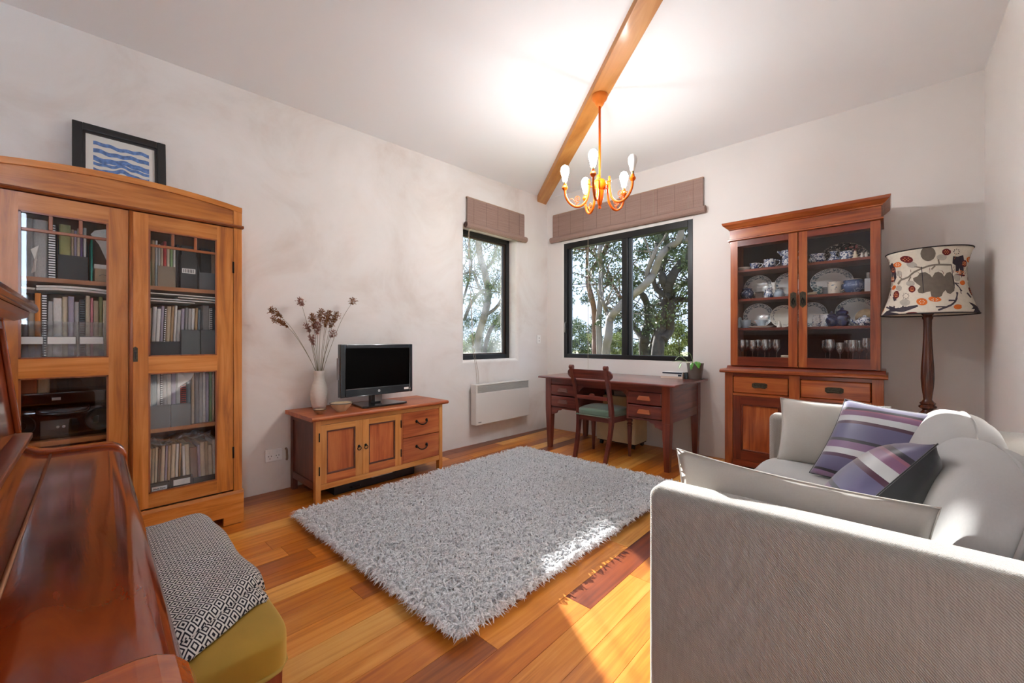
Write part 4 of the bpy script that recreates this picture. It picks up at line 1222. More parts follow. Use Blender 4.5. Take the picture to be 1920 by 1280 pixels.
tag(o, 'small coiled brown lead between the outlet and the tv cabinet', 'cable')
def switch():
    x = wx(4.12)
    t = thing('light_switch', (x, 4.118, 1.125), 'small white light switch on the plaster wall near the corner', 'switch')
    obj('plate', box(x, x + 0.010, 4.085, 4.155, 1.105, 1.212), M['white_pl'], t, bevel=0.003)
    for z in (1.13, 1.165):
        obj('rocker', box(x + 0.010, x + 0.013, 4.113, 4.127, z, z + 0.018), plain('switch_grey', '#b9b7b2', 0.4), t, bevel=0.001)
switch()

def heater():
    y0, y1, z0, z1 = 2.955, 3.832, 0.232, 0.666
    xw = wx(3.4)
    x0, x1 = xw + 0.03, xw + 0.115
    t = thing('panel_heater', (x0, (y0 + y1) / 2, z0), 'white electric panel heater with slotted grille on the plaster wall', 'heater')
    gz = 0.575
    obj('body', MB().box(x0, x1, y0, y1, z0, gz), M['white_enamel'], t, bevel=0.006)
    fr = MB().box(x0, x1, y0, y0 + 0.02, gz, z1).box(x0, x1, y1 - 0.02, y1, gz, z1).box(x0, x1, y0 + 0.02, y1 - 0.02, z1 - 0.012, z1)
    obj('grille_frame', fr, M['white_enamel'], t, bevel=0.003)
    obj('grille_back', box(x0, x0 + 0.03, y0 + 0.02, y1 - 0.02, gz, z1 - 0.012), plain('grille_dark', '#55585a', 0.6), t)
    n = 8
    for k in range(n):
        z = gz + (z1 - 0.012 - gz) * (k + 0.5) / n
        obj('slat', MB().prism([(x1 - 0.02, z - 0.003), (x1 - 0.002, z - 0.006), (x1 - 0.002, z - 0.003), (x1 - 0.02, z + 0.001)], 'y', y0 + 0.02, y1 - 0.02), M['white_enamel'], t)
    obj('badge', box(x1, x1 + 0.001, y0 + 0.03, y0 + 0.075, z0 + 0.025, z0 + 0.033), plain('badge_grey', '#6d6d6d', 0.4), t)
    obj('wall_bracket', MB().box(xw + 0.001, x0, y0 + 0.06, y0 + 0.1, z0 + 0.1, z0 + 0.3).box(xw + 0.001, x0, y1 - 0.1, y1 - 0.06, z0 + 0.1, z0 + 0.3), M['steel'], t)
heater()

# ------------------------------------------------------------------ desk
def desk():
    x0, x1, y0, y1 = -2.725, -1.385, 3.490, 4.255      # outer faces of the legs
    t = thing('writing_desk', ((x0 + x1) / 2, (y0 + y1) / 2, 0), 'dark mahogany writing desk with four drawers under the wide window', 'desk')
    W = M['mahog']
    obj('top', MB().prism([(y0 - 0.045, 0.742), (y1 + 0.03, 0.742), (y1 + 0.03, 0.762), (y0 - 0.037, 0.762), (y0 - 0.045, 0.755)], 'x', x0 - 0.07, x1 + 0.06), W['x'], t, bevel=0.003)
    for lx, dx in ((x0, 1), (x1, -1)):
        for ly, dy in ((y0, 1), (y1, -1)):
            a = 0.035
            cx, cy = lx + dx * a, ly + dy * a
            mb = MB().frustum((cx, cy, 0.0, 0.022, 0.022), (cx, cy, 0.42, 0.036, 0.036))
            mb.box(cx - 0.036, cx + 0.036, cy - 0.036, cy + 0.036, 0.42, 0.742)
            obj('leg', mb, M['cedar_d']['z'] if (ly == y0 and lx == x1) else W['z'], t, bevel=0.002)
    w = 0.071
    obj('front_apron', box(x0 + w, x1 - w, y0 + 0.008, y0 + 0.03, 0.682, 0.742), W['x'], t)
    for sx in (x0, x1):
        s_ = 1 if sx == x0 else -1
        a, b = sorted((sx + s_ * 0.012, sx + s_ * 0.024))
        obj('side_panel', box(a, b, y0 + w, y1 - w, 0.50, 0.742), W['y'], t)
        a, b = sorted((sx + s_ * 0.006, sx + s_ * 0.03))
        obj('side_rail', box(a, b, y0 + w, y1 - w, 0.42, 0.50), W['y'], t, bevel=0.002)
        obj('side_rail', box(a, b, y0 + w, y1 - w, 0.70, 0.742), W['y'], t, bevel=0.002)
    obj('back_panel', box(x0 + w, x1 - w, y1 - 0.03, y1 - 0.015, 0.60, 0.742), W['x'], t)
    xl = at_y(1080, 700, y0).x + 0.02
    xr = at_y(1174, 740, y0).x
    for side, (a, b) in enumerate(((x0 + w, xl), (xr, x1 - w))):
        # drawer pedestal carcass
        inn = b if side == 0 else a
        q = sorted((inn, inn - 0.018 if side == 0 else inn + 0.018))
        obj('drawer_divider', box(q[0], q[1], y0 + 0.008, y1 - 0.08, 0.425, 0.70), W['y'], t)
        obj('drawer_base', box(a, b, y0 + 0.01, y1 - 0.08, 0.425, 0.44), W['x'], t)
        bx = MB()
        cx = a if side == 0 else b
        s_ = 1 if side == 0 else -1
        bx.prism([(cx, 0.425), (cx + s_ * 0.13, 0.425), (cx + s_ * 0.11, 0.41), (cx + s_ * 0.08, 0.405), (cx + s_ * 0.06, 0.375), (cx, 0.355)], 'y', y0 + 0.012, y0 + 0.03)
        obj('corner_bracket', bx, W['x'], t)
        aa, bb = (a + 0.003, b - 0.02) if side == 0 else (a + 0.02, b - 0.003)
        for za, zb in ((0.447, 0.558), (0.568, 0.678)):
            d = obj('drawer', MB().box(aa, bb, y0 - 0.004, y0 + 0.45, za, zb), W['x'], t, bevel=0.006, seg=1)
            zc = (za + zb) / 2 + 0.004; xc = (aa + bb) / 2
            hw = 0.062
            h = MB().add([(xc - hw, y0 - 0.004, zc - 0.018), (xc + hw, y0 - 0.004, zc - 0.018), (xc + hw * 0.78, y0 - 0.004, zc + 0.018), (xc - hw * 0.78, y0 - 0.004, zc + 0.018),
                          (xc - hw, y0 - 0.026, zc - 0.020), (xc + hw, y0 - 0.026, zc - 0.020), (xc + hw * 0.78, y0 - 0.012, zc + 0.016), (xc - hw * 0.78, y0 - 0.012, zc + 0.016)],
                         [(0, 1, 2, 3), (4, 5, 6, 7), (0, 1, 5, 4), (1, 2, 6, 5), (2, 3, 7, 6), (3, 0, 4, 7)])
            obj('handle', h, M['cedar']['x'] if side else M['redwood_d']['x'], d, bevel=0.002)
    # shaped kneehole apron
    k0, k1 = xl, xr
    pts = [(k0, 0.70), (k1, 0.70), (k1, 0.62)] + [(k1 - 0.03 - 0.0 * i, 0.655) for i in range(1)] + [(k1 - 0.06, 0.672), (k0 + 0.06, 0.672), (k0 + 0.03, 0.655), (k0, 0.62)]
    obj('kneehole_apron', MB().prism(pts, 'y', y0 + 0.012, y0 + 0.028), W['x'], t)
desk()

def dining_chair():
    cx = -2.095
    yb, yf = 3.36, 3.76
    t = thing('desk_chair', (cx, 3.55, 0), 'antique dark wood chair with scrolled back rail and green padded seat', 'chair')
    W = M['mahog']
    def sabre(s_):
        # rear leg running up into the back stile, curved front-to-back
        pts = [(cx + s_ * 0.165, yb - 0.005, 0.0), (cx + s_ * 0.172, yb + 0.045, 0.16), (cx + s_ * 0.178, yb + 0.085, 0.34), (cx + s_ * 0.18, yb + 0.085, 0.46), (cx + s_ * 0.183, yb + 0.05, 0.62), (cx + s_ * 0.186, yb - 0.01, 0.80), (cx + s_ * 0.187, yb - 0.03, 0.885)]
        P = smooth_path(pts, 5)
        mb = MB(); vs = []; fs = []
        for i, p in enumerate(P):
            q = i / (len(P) - 1)
            hx = 0.0165; hy = 0.017 + 0.010 * math.exp(-((p[2] - 0.42) / 0.12) ** 2)
            vs += [(p[0] - hx, p[1] - hy, p[2]), (p[0] + hx, p[1] - hy, p[2]), (p[0] + hx, p[1] + hy, p[2]), (p[0] - hx, p[1] + hy, p[2])]
        for i in range(len(P) - 1):
            for k in range(4):
                k2 = (k + 1) % 4
                fs.append((i * 4 + k, i * 4 + k2, i * 4 + 4 + k2, i * 4 + 4 + k))
        fs += [(3, 2, 1, 0), tuple(len(vs) - 4 + k for k in range(4))]
        mb.add(vs, fs)
        mb.tube([(cx + s_ * 0.187 - 0.019, yb - 0.033, 0.885), (cx + s_ * 0.187 + 0.019, yb - 0.033, 0.885)], 0.021, 12)
        return mb
    for s_ in (-1, 1):
        obj('rear_leg_and_stile', sabre(s_), W['z'], t, smooth=35)
        fx, fy = cx + s_ * 0.205, yf
        prof = [(0.012, 0), (0.014, 0.01), (0.018, 0.12), (0.0235, 0.27), (0.025, 0.30), (0.020, 0.305), (0.027, 0.315), (0.027, 0.325), (0.019, 0.335), (0.029, 0.35), (0.029, 0.365), (0.021, 0.375), (0.026, 0.385)]
        mb = MB().lathe(prof, 14, (fx, fy)).box(fx - 0.024, fx + 0.024, fy - 0.024, fy + 0.024, 0.385, 0.425)
        obj('front_leg', mb, W['z'], t, smooth=35)
        # side rail
        a = Vector((cx + s_ * 0.178, yb + 0.10)); b = Vector((fx, fy - 0.02))
        n = Vector((b.y - a.y, -(b.x - a.x))).normalized() * 0.011
        obj('side_rail', MB().add([(a.x - n.x, a.y - n.y, 0.365), (a.x + n.x, a.y + n.y, 0.365), (b.x + n.x, b.y + n.y, 0.365), (b.x - n.x, b.y - n.y, 0.365), (a.x - n.x, a.y - n.y, 0.42), (a.x + n.x, a.y + n.y, 0.42), (b.x + n.x, b.y + n.y, 0.42), (b.x - n.x, b.y - n.y, 0.42)],
            [(0, 3, 2, 1), (4, 5, 6, 7), (0, 1, 5, 4), (1, 2, 6, 5), (2, 3, 7, 6), (3, 0, 4, 7)]), W['y'], t)
    obj('rear_rail', box(cx - 0.165, cx + 0.165, yb + 0.075, yb + 0.097, 0.365, 0.42), W['x'], t)
    obj('front_rail', box(cx - 0.183, cx + 0.183, yf - 0.015, yf + 0.012, 0.365, 0.42), W['x'], t)
    # top rail: board with rounded ends that oversail the stiles
    def zrail(u):
        return 0
    n = 20
    half = 0.225
    outline = [(-half + 0.028, 0.775), (half - 0.028, 0.775)] + arc(half - 0.028, 0.82, 0.045, -90, 90, 8) + arc(-half + 0.028, 0.82, 0.045, 90, 270, 8)
    mb = MB()
    vs0 = []; vs1 = []
    for px, pz in outline:
        yy = yb - 0.005 - (pz - 0.775) * 0.25 - 0.02 * (1 - (px / half) ** 2) * 0 - 0.012
        yy += 0.018 * ((px / half) ** 2)
        vs0.append((cx + px, yy - 0.012, pz)); vs1.append((cx + px, yy + 0.012, pz))
    m_ = len(outline)
    mb.add(vs0 + vs1, [tuple(range(m_)), tuple(range(2 * m_ - 1, m_ - 1, -1))] + [(i, (i + 1) % m_, m_ + (i + 1) % m_, m_ + i) for i in range(m_)])
    obj('top_rail', mb, W['x'], t, bevel=0.003)
    mr = MB().box(cx - 0.168, cx + 0.168, yb + 0.03, yb + 0.048, 0.575, 0.612)
    mr.prism(arc(cx, 0.60, 0.035, 20, 160, 8), 'y', yb + 0.028, yb + 0.05)
    obj('middle_rail', mr, W['x'], t, bevel=0.003)
    # padded seat, trapezoid
    g = fabric('green_velvet', '#5f7463', 300, 0.1, 0.08, 0.8, sheen=0.6)
    sc_ = puff(1, 1, 1, e=6, n=14)
    vs = []
    for x_, y_, z_ in sc_.v:
        wd = 0.172 + (0.228 - 0.172) * (y_ + 1) / 2
        dome = 0.02 * (1 - x_ * x_) * (1 - y_ * y_) if z_ > 0 else 0
        vs.append((cx + x_ * wd, 3.565 + y_ * 0.195 + 0.02, 0.452 + z_ * 0.036 + dome))
    sc_.v = vs
    obj('seat', sc_, g, t, smooth=True)
    obj('seat_piping', MB().tube([(cx - 0.172, 3.385, 0.424), (cx + 0.172, 3.385, 0.424), (cx + 0.226, 3.775, 0.424), (cx - 0.226, 3.775, 0.424), (cx - 0.172, 3.385, 0.424)], 0.005, 6), plain('green_braid', '#6d7d6c', 0.9), t)
dining_chair()

def file_pedestal():
    x0, x1, y0, y1 = -2.40, -1.945, 3.985, 4.275
    t = thing('filing_pedestal', ((x0 + x1) / 2, (y0 + y1) / 2, 0), 'pale beige filing pedestal on black castors under the desk', 'filing cabinet')
    m = plain('beige_laminate', '#d8c7a0', 0.5, var=0.05, vscale=12)
    obj('carcass', box(x0, x1, y0 + 0.018, y1, 0.055, 0.545), m, t, bevel=0.003)
    obj('plinth_strip', box(x0 + 0.005, x1 - 0.005, y0 + 0.02, y1 - 0.01, 0.045, 0.055), M['black_pl'], t)
    for za, zb in ((0.058, 0.37), (0.374, 0.543)):
        obj('drawer_front', box(x0 + 0.002, x1 - 0.002, y0, y0 + 0.017, za, zb), m, t, bevel=0.002)
    for cx in (x0 + 0.04, x1 - 0.04):
        for cy in (y0 + 0.045, y1 - 0.04):
            obj('castor', MB().tube([(cx - 0.013, cy, 0.0225), (cx + 0.013, cy, 0.0225)], 0.0225, 14).box(cx - 0.008, cx + 0.008, cy - 0.008, cy + 0.008, 0.025, 0.05), M['black_pl'], t, smooth=40)
file_pedestal()
def printer():
    x0, x1, y0, y1 = -2.20, -1.95, 4.0, 4.215
    t = thing('printer', ((x0 + x1) / 2, (y0 + y1) / 2, 0.546), 'grey printer with three slots standing on the filing pedestal', 'printer')
    m = plain('printer_grey', '#9c9a93', 0.45)
    obj('body', box(x0, x1, y0, y1, 0.546, 0.705), m, t, bevel=0.008)
    for z in (0.60, 0.64, 0.675):
        obj('slot', box(x0 + 0.01, x1 - 0.01, y0 - 0.002, y0 + 0.001, z, z + 0.006), M['ink'], t)
    obj('vent', MB().box(x0 + 0.015, x0 + 0.06, y0 - 0.002, y0, 0.65, 0.654).box(x0 + 0.015, x0 + 0.06, y0 - 0.002, y0, 0.66, 0.664), M['ink'], t)
printer()
o = obj('black_speaker', MB().box(-2.37, -2.215, 4.02, 4.215, 0.546, 0.695), M['black_pl'], bevel=0.015); tag(o, 'black box-shaped speaker beside the printer under the desk', 'speaker')
obj('speaker_cone', MB().lathe([(0.05, 0), (0.045, 0.004), (0.03, 0.001)], 20).xf(Matrix.Translation((-2.29, 4.02, 0.62)) @ Matrix.Rotation(R(90), 4, 'X')), plain('cone', '#2b2c2e', 0.6), o, smooth=40)

# things on the desk
def flat_book(c, sx, sy, z0, z1, cover, label, rot, spine=None):
    t = thing('book', (c[0], c[1], z0), label, 'book', 'books stacked on the desk', R(rot))
    h = z1 - z0
    obj('cover', MB().box(-sx, sx, -sy, -sy + 0.003, 0, h).box(-sx, sx, -sy + 0.003, sy, 0, 0.002).box(-sx, sx, -sy + 0.003, sy, h - 0.002, h), cover, t, local=True)
    obj('pages', box(-sx + 0.003, sx - 0.003, -sy + 0.0035, sy - 0.003, 0.0025, h - 0.0025), M['pages'], t, local=True)
    if spine:
        for k, (a, b, mm) in enumerate(spine):
            obj('spine_print', box(a, b, -sy - 0.0006, -sy, h * 0.12, h * 0.9), mm, t, local=True)
navy = plain('navy_print', '#2c3542', 0.5)
bc = (-1.605, 4.17)
flat_book(bc, 0.112, 0.075, 0.7625, 0.782, plain('peach_cover', '#d6bfae', 0.6), 'pale peach book at the bottom of the small stack on the desk', -4)
flat_book(bc, 0.108, 0.075, 0.7825, 0.805, plain('white_cover', '#dedbd8', 0.6), 'white book with a dark blot on its spine in the desk stack', -3, [(0.065, 0.10, navy)])
spine = [(-0.10, 0.10, navy)]
flat_book((bc[0] + 0.005, bc[1]), 0.105, 0.075, 0.8055, 0.825, plain('white_cover2', '#e4e3e0', 0.6), 'top book of the desk stack with navy spine lettering', -3, spine)
def plant():
    c = Vector((-1.405, 4.165, 0.7625))
    t = thing('potted_plant', c, 'small trailing green plant in a tapered grey pot on the desk', 'plant')
    grey = plain('pot_grey', '#6f6a64', 0.4, coat=0.2)
    Mt = Matrix.Translation(c)
    obj('pot', MB().lathe([(0.056, 0), (0.060, 0.005), (0.078, 0.15), (0.080, 0.156), (0.075, 0.156), (0.072, 0.13), (0, 0.128)], 28).xf(Mt), grey, t, smooth=50)
    gm = plain('leaf_green', '#4f9a32', 0.4, sheen=0.1, var=0.2, vscale=20); gd = plain('leaf_pale', '#8fb56e', 0.45, var=0.2, vscale=20)
    def leaf(base, d, L, w, droop, m):
        d = Vector(d).normalized(); side = d.cross(Vector((0, 0, 1))).normalized()
        mb = MB(); n = 8; vs = []; fs = []
        for i in range(n + 1):
            q = i / n
            p = Vector(base) + d * L * q + Vector((0, 0, -droop * q * q))
            ww = w * math.sin(PI * min(1, q ** 0.7)) * (1 if q < 1 else 0)
            for s_ in (-1, 0, 1):
                vs.append(p + side * ww * s_ + Vector((0, 0, 0.12 * ww * abs(s_))))
        for i in range(n):
            for k in range(2):
                fs.append((i * 3 + k, i * 3 + k + 1, i * 3 + 4 + k, i * 3 + 3 + k))
        lf = obj('leaf', mb.add(vs, fs), m, t, smooth=True)
        s2 = lf.modifiers.new('thick', 'SOLIDIFY'); s2.thickness = 0.001
    top = c + Vector((0, 0, 0.13))
    stems = [((-0.02, -0.02, 0.0), (-0.12, -0.05, 0.09), (-0.17, -0.06, 0.055)), ((-0.01, 0, 0), (-0.04, -0.03, 0.12), (-0.09, -0.05, 0.115)), ((0.02, -0.02, 0), (0.05, -0.07, 0.04), (0.055, -0.09, -0.01)), ((0.0, -0.03, 0), (0.0, -0.085, 0.04), (0.005, -0.095, -0.03)), ((-0.02, -0.01, 0), (-0.10, -0.06, 0.04), (-0.135, -0.08, -0.02))]
    for s_ in stems:
        obj('plant_stem', MB().tube(smooth_path([top + Vector(p) for p in s_], 5), 0.002, 5), gd, t)
    leaf(top + Vector((-0.10, -0.055, 0.045)), (-1, -0.3, 0.05), 0.10, 0.022, 0.012, gd)
    leaf(top + Vector((-0.04, -0.03, 0.11)), (-1, -0.4, -0.02), 0.08, 0.014, 0.01, gm)
    leaf(top + Vector((0.03, -0.06, 0.045)), (0.6, -0.6, -0.5), 0.07, 0.028, 0.03, gm)
    leaf(top + Vector((0.0, -0.08, 0.035)), (-0.1, -0.35, -1.0), 0.07, 0.02, 0.01, gm)
    leaf(top + Vector((0.045, -0.05, 0.04)), (0.3, -0.9, -0.6), 0.07, 0.024, 0.02, gm)
    leaf(top + Vector((-0.11, -0.065, 0.02)), (-0.3, -0.3, -1.0), 0.06, 0.014, 0.0, gd)
    leaf(top + Vector((0.01, 0.01, 0.0)), (0.5, 0.4, 1.0), 0.06, 0.02, 0.01, gm)
plant()
o = obj('pen', MB().tube([(-1.33, 4.10, 0.767), (-1.345, 4.235, 0.767)], 0.0045, 8), plain('pen_green', '#3a4a44', 0.4), smooth=True); tag(o, 'dark green pencil lying on the right end of the desk', 'pencil')
o = obj('desk_cup', MB().lathe([(0.016, 0), (0.019, 0.06), (0.016, 0.06), (0.014, 0.004), (0, 0.004)], 16).xf(Matrix.Translation((-1.478, 4.13, 0.7625))), plain('cup_dark', '#3a4246', 0.3), smooth=50); tag(o, 'tiny dark cup between the book stack and the plant pot', 'cup')

# ------------------------------------------------------------------ glazed dresser
HX0, HX1, HYF, HYB = -1.062, -0.036, 3.884, 4.29
UX0, UX1, UYF = -1.030, -0.053, 3.95
def dresser():
    t = thing('dresser', ((HX0 + HX1) / 2, (HYF + HYB) / 2, 0), 'tall cedar dresser with glazed china cupboard above drawers and doors', 'dresser')
    W, D = M['cedar'], M['cedar_d']
    inn = M['hutch_in']
    # base
    for a, b in ((HX0, HX0 + 0.022), (HX1 - 0.022, HX1)):
        obj('base_side', box(a, b, HYF + 0.03, HYB, 0, 0.86), W['z'], t)
    xm0, xm1 = -0.594, -0.522
    for a, b, m in ((HX0, HX0 + 0.062, W), (xm0, xm1, W), (HX1 - 0.062, HX1, W)):
        obj('base_stile', box(a, b, HYF, HYF + 0.03, 0 if a != xm0 else 0.10, 0.86), m['z'], t, bevel=0.002)
    obj('base_rail', box(HX0 + 0.062, HX1 - 0.062, HYF + 0.002, HYF + 0.03, 0.835, 0.86), D['x'], t)
    obj('base_back', box(HX0 + 0.022, HX1 - 0.022, HYB - 0.01, HYB, 0.02, 0.86), D['z'], t)
    pts = [(HX0 + 0.062, 0.125), (HX0 + 0.062, 0.045), (HX0 + 0.12, 0.05), (HX0 + 0.15, 0.075), (HX1 - 0.15, 0.075), (HX1 - 0.12, 0.05), (HX1 - 0.062, 0.045), (HX1 - 0.062, 0.125)]
    obj('skirt', MB().prism(pts, 'y', HYF + 0.004, HYF + 0.026), D['x'], t)
    for k, (a, b) in enumerate(((HX0 + 0.064, xm0 - 0.002), (xm1 + 0.002, HX1 - 0.064))):
        obj('drawer_rail', box(a, b, HYF + 0.002, HYF + 0.03, 0.672, 0.692), W['x'], t)
        d = obj('drawer', box(a + 0.002, b - 0.002, HYF - 0.001, HYF + 0.32, 0.694, 0.833), W['x'], t, bevel=0.008, seg=1)
        xc = (a + b) / 2; zc = 0.765
        pl = [(xc - 0.055, zc - 0.012), (xc - 0.04, zc - 0.024), (xc, zc - 0.020), (xc + 0.04, zc - 0.024), (xc + 0.055, zc - 0.012), (xc + 0.055, zc + 0.014), (xc + 0.038, zc + 0.022), (xc - 0.038, zc + 0.022), (xc - 0.055, zc + 0.014)]
        h = obj('handle_plate', MB().prism(pl, 'y', HYF - 0.005, HYF - 0.001), M['bronze'], d)
        obj('handle_bail', MB().tube([(xc - 0.038, HYF - 0.006, zc + 0.006), (xc - 0.034, HYF - 0.018, zc - 0.012), (xc + 0.034, HYF - 0.018, zc - 0.012), (xc + 0.038, HYF - 0.006, zc + 0.006)], 0.004, 6), M['bronze'], d, smooth=True)
        dd = obj('base_door', lattice('y', [a + 0.002, a + 0.062, b - 0.062, b - 0.002], [0.127, 0.205, 0.60, 0.67], {(1, 1)}, HYF + 0.001, HYF + 0.024), D['z'], t, weld=True)
        obj('door_rail', box(a + 0.062, b - 0.062, HYF + 0.0004, HYF + 0.005, 0.127, 0.205), D['x'], dd)
        obj('door_rail', box(a + 0.062, b - 0.062, HYF + 0.0004, HYF + 0.005, 0.60, 0.67), D['x'], dd)
        obj('door_panel', box(a + 0.062, b - 0.062, HYF + 0.012, HYF + 0.02, 0.205, 0.60), W['z'], dd)
        mo = MB()
        p, q = a + 0.062, b - 0.062
        for r4 in ((p, p + 0.012, 0.205, 0.60), (q - 0.012, q, 0.205, 0.60), (p + 0.012, q - 0.012, 0.205, 0.217), (p + 0.012, q - 0.012, 0.588, 0.60)):
            mo.box(r4[0], r4[1], HYF + 0.003, HYF + 0.014, r4[2], r4[3])
        obj('panel_moulding', mo, D['z'], dd, bevel=0.004)
    # waist
    obj('worktop', MB().prism([(HYF - 0.02, 0.862), (HYF - 0.032, 0.870), (HYF - 0.032, 0.880), (HYF - 0.012, 0.892), (HYB, 0.892), (HYB, 0.862)], 'x', HX0 - 0.035, HX1 + 0.024), W['x'], t, smooth=40)
    obj('upper_plinth', MB().prism([(UYF - 0.03, 0.892), (UYF - 0.018, 0.908), (UYF - 0.004, 0.92), (HYB, 0.92), (HYB, 0.892)], 'x', UX0 - 0.028, UX1 + 0.028), D['x'], t, smooth=40)
    # upper carcass
    for a, b in ((UX0, UX0 + 0.022), (UX1 - 0.022, UX1)):
        obj('upper_side', box(a, b, UYF + 0.004, HYB, 0.92, 2.0), W['z'], t)
    obj('upper_back', box(UX0 + 0.022, UX1 - 0.022, HYB - 0.012, HYB, 0.92, 2.0), inn, t)
    obj('upper_bottom', box(UX0 + 0.022, UX1 - 0.022, UYF + 0.03, HYB - 0.012, 0.945, 0.965), D['x'], t)
    obj('upper_top', box(UX0, UX1, UYF + 0.002, HYB, 2.0, 2.02), D['x'], t)
    for z in (1.755, 1.50, 1.247):
        obj('shelf', box(UX0 + 0.022, UX1 - 0.022, UYF + 0.045, HYB - 0.012, z - 0.02, z), M['cedar_d']['x'], t)
    xs = -0.541
    for k, (a, b) in enumerate(((UX0 + 0.002, xs - 0.002), (xs + 0.004, UX1 - 0.002))):
        g0, g1 = (a + 0.055, b - 0.061) if k == 0 else (a + 0.056, b - 0.053)
        d = obj('glazed_door', lattice('y', [a, g0, g1, b], [0.925, 1.0, 1.948, 1.996], {(1, 1)}, UYF - 0.02, UYF + 0.002), M['cedar']['z'], t, weld=True)
        for za, zb in ((0.925, 1.0), (1.948, 1.996)):
            obj('door_rail', box(g0, g1, UYF - 0.0206, UYF - 0.016, za, zb), D['x'], d)
        obj('pane', box(g0, g1, UYF - 0.008, UYF - 0.006, 1.0, 1.948), M['glass_cab'], d)
        xh = b - 0.028 if k == 0 else a + 0.028
        zc = 1.465
        obj('latch_plate', MB().prism([(xh - 0.02, zc - 0.05), (xh, zc - 0.07), (xh + 0.02, zc - 0.05), (xh + 0.02, zc + 0.05), (xh, zc + 0.06), (xh - 0.02, zc + 0.05)], 'y', UYF - 0.024, UYF - 0.02), M['bronze'], d)
        obj('drop_handle', MB().tube([(xh, UYF - 0.028, zc + 0.01), (xh - 0.01, UYF - 0.034, zc - 0.02), (xh, UYF - 0.034, zc - 0.045), (xh + 0.01, UYF - 0.034, zc - 0.02), (xh, UYF - 0.028, zc + 0.01)], 0.004, 6), M['black_metal'], d, smooth=True)
    # frieze and crown
    obj('frieze_bead', MB().prism([(UYF - 0.02, 1.998), (UYF - 0.034, 2.003), (UYF - 0.034, 2.013), (UYF - 0.02, 2.018), (HYB, 2.018), (HYB, 1.998)], 'x', UX0 - 0.016, UX1 + 0.016), W['x'], t, smooth=40)
    obj('frieze', box(UX0 - 0.004, UX1 + 0.004, UYF - 0.022, HYB, 2.018, 2.095), W['x'], t)
    def crown(e0, z0, e1, z1):
        mb = MB()
        vs = []
        for e, z in ((e0, z0), (e1, z1)):
            vs += [(UX0 - e, UYF - 0.02 - e, z), (UX1 + e, UYF - 0.02 - e, z), (UX1 + e, HYB, z), (UX0 - e, HYB, z)]
        return mb.add(vs, [(0, 1, 2, 3), (4, 5, 6, 7), (0, 1, 5, 4), (1, 2, 6, 5), (2, 3, 7, 6), (3, 0, 4, 7)])
    cm = MB()
    prof = [(0.004, 2.095), (0.012, 2.098), (0.014, 2.106), (0.024, 2.112), (0.045, 2.132), (0.050, 2.136), (0.056, 2.156)]
    for (e0, z0), (e1, z1) in zip(prof[:-1], prof[1:]):
        c_ = crown(e0, z0, e1, z1); cm.add(c_.v, c_.f)
    obj('crown_moulding', cm, W['x'], t)
dresser()

# ------------------------------------------------------------------ china and glass in the dresser
def china_mat(name, base, ink, lo, hi, scale, thr):
    """blue-and-white transfer ware; for plates the pattern stays in the rim band lo..hi (radius from the local axis)"""
    m, nt, b = new_mat(name); setp(b, 0.18, 0.5, coat=0.4)
    tc = N(nt, 'ShaderNodeTexCoord'); nz = N(nt, 'ShaderNodeTexNoise')
    nz.inputs['Scale'].default_value = scale; nz.inputs['Detail'].default_value = 3; nz.inputs['Distortion'].default_value = 1.5
    nt.links.new(tc.outputs['Object'], nz.inputs['Vector'])
    gt = N(nt, 'ShaderNodeMath', operation='GREATER_THAN'); gt.inputs[1].default_value = thr
    nt.links.new(nz.outputs['Fac'], gt.inputs[0])
    fac = gt.outputs[0]
    if hi:
        sp = N(nt, 'ShaderNodeSeparateXYZ'); nt.links.new(tc.outputs['Object'], sp.inputs[0])
        cb = N(nt, 'ShaderNodeCombineXYZ'); nt.links.new(sp.outputs[0], cb.inputs[0]); nt.links.new(sp.outputs[1], cb.inputs[1])
        ln = N(nt, 'ShaderNodeVectorMath', operation='LENGTH'); nt.links.new(cb.outputs[0], ln.inputs[0])
        g1 = N(nt, 'ShaderNodeMath', operation='GREATER_THAN'); g1.inputs[1].default_value = lo; nt.links.new(ln.outputs['Value'], g1.inputs[0])
        g2 = N(nt, 'ShaderNodeMath', operation='LESS_THAN'); g2.inputs[1].default_value = hi; nt.links.new(ln.outputs['Value'], g2.inputs[0])
        m1 = N(nt, 'ShaderNodeMath', operation='MULTIPLY'); nt.links.new(g1.outputs[0], m1.inputs[0]); nt.links.new(g2.outputs[0], m1.inputs[1])
        m2 = N(nt, 'ShaderNodeMath', operation='MULTIPLY'); nt.links.new(m1.outputs[0], m2.inputs[0]); nt.links.new(fac, m2.inputs[1])
        fac = m2.outputs[0]
    mx = N(nt, 'ShaderNodeMix', data_type='RGBA')
    mx.inputs['A'].default_value = lin(base); mx.inputs['B'].default_value = lin(ink)
    nt.links.new(fac, mx.inputs['Factor']); nt.links.new(mx.outputs['Result'], b.inputs['Base Color'])
    return m
m_plate = china_mat('plate_blue_rim', '#d8dcdb', '#4a6172', 0.70, 0.97, 9, 0.5)      # unit-radius plates
m_plate_s = china_mat('plate_sprig_rim', '#d6d4c8', '#4c5568', 0.72, 0.92, 7, 0.56)
m_blue = china_mat('blue_white_ware', '#d9dde2', '#2f4673', 0, 0, 55, 0.5)
m_dkblue = china_mat('dark_blue_ware', '#28344f', '#d6dae2', 0, 0, 60, 0.62)
m_cobalt = plain('cobalt_glaze', '#141a45', 0.12, coat=0.8, var=0.4, vscale=30)
m_slate = china_mat('slate_blue_ware', '#44567e', '#8896b4', 0, 0, 25, 0.6)
m_white = plain('white_china', '#dcdbd4', 0.2, coat=0.4)
m_palebl = plain('pale_blue_china', '#9fb0bf', 0.25, coat=0.3)
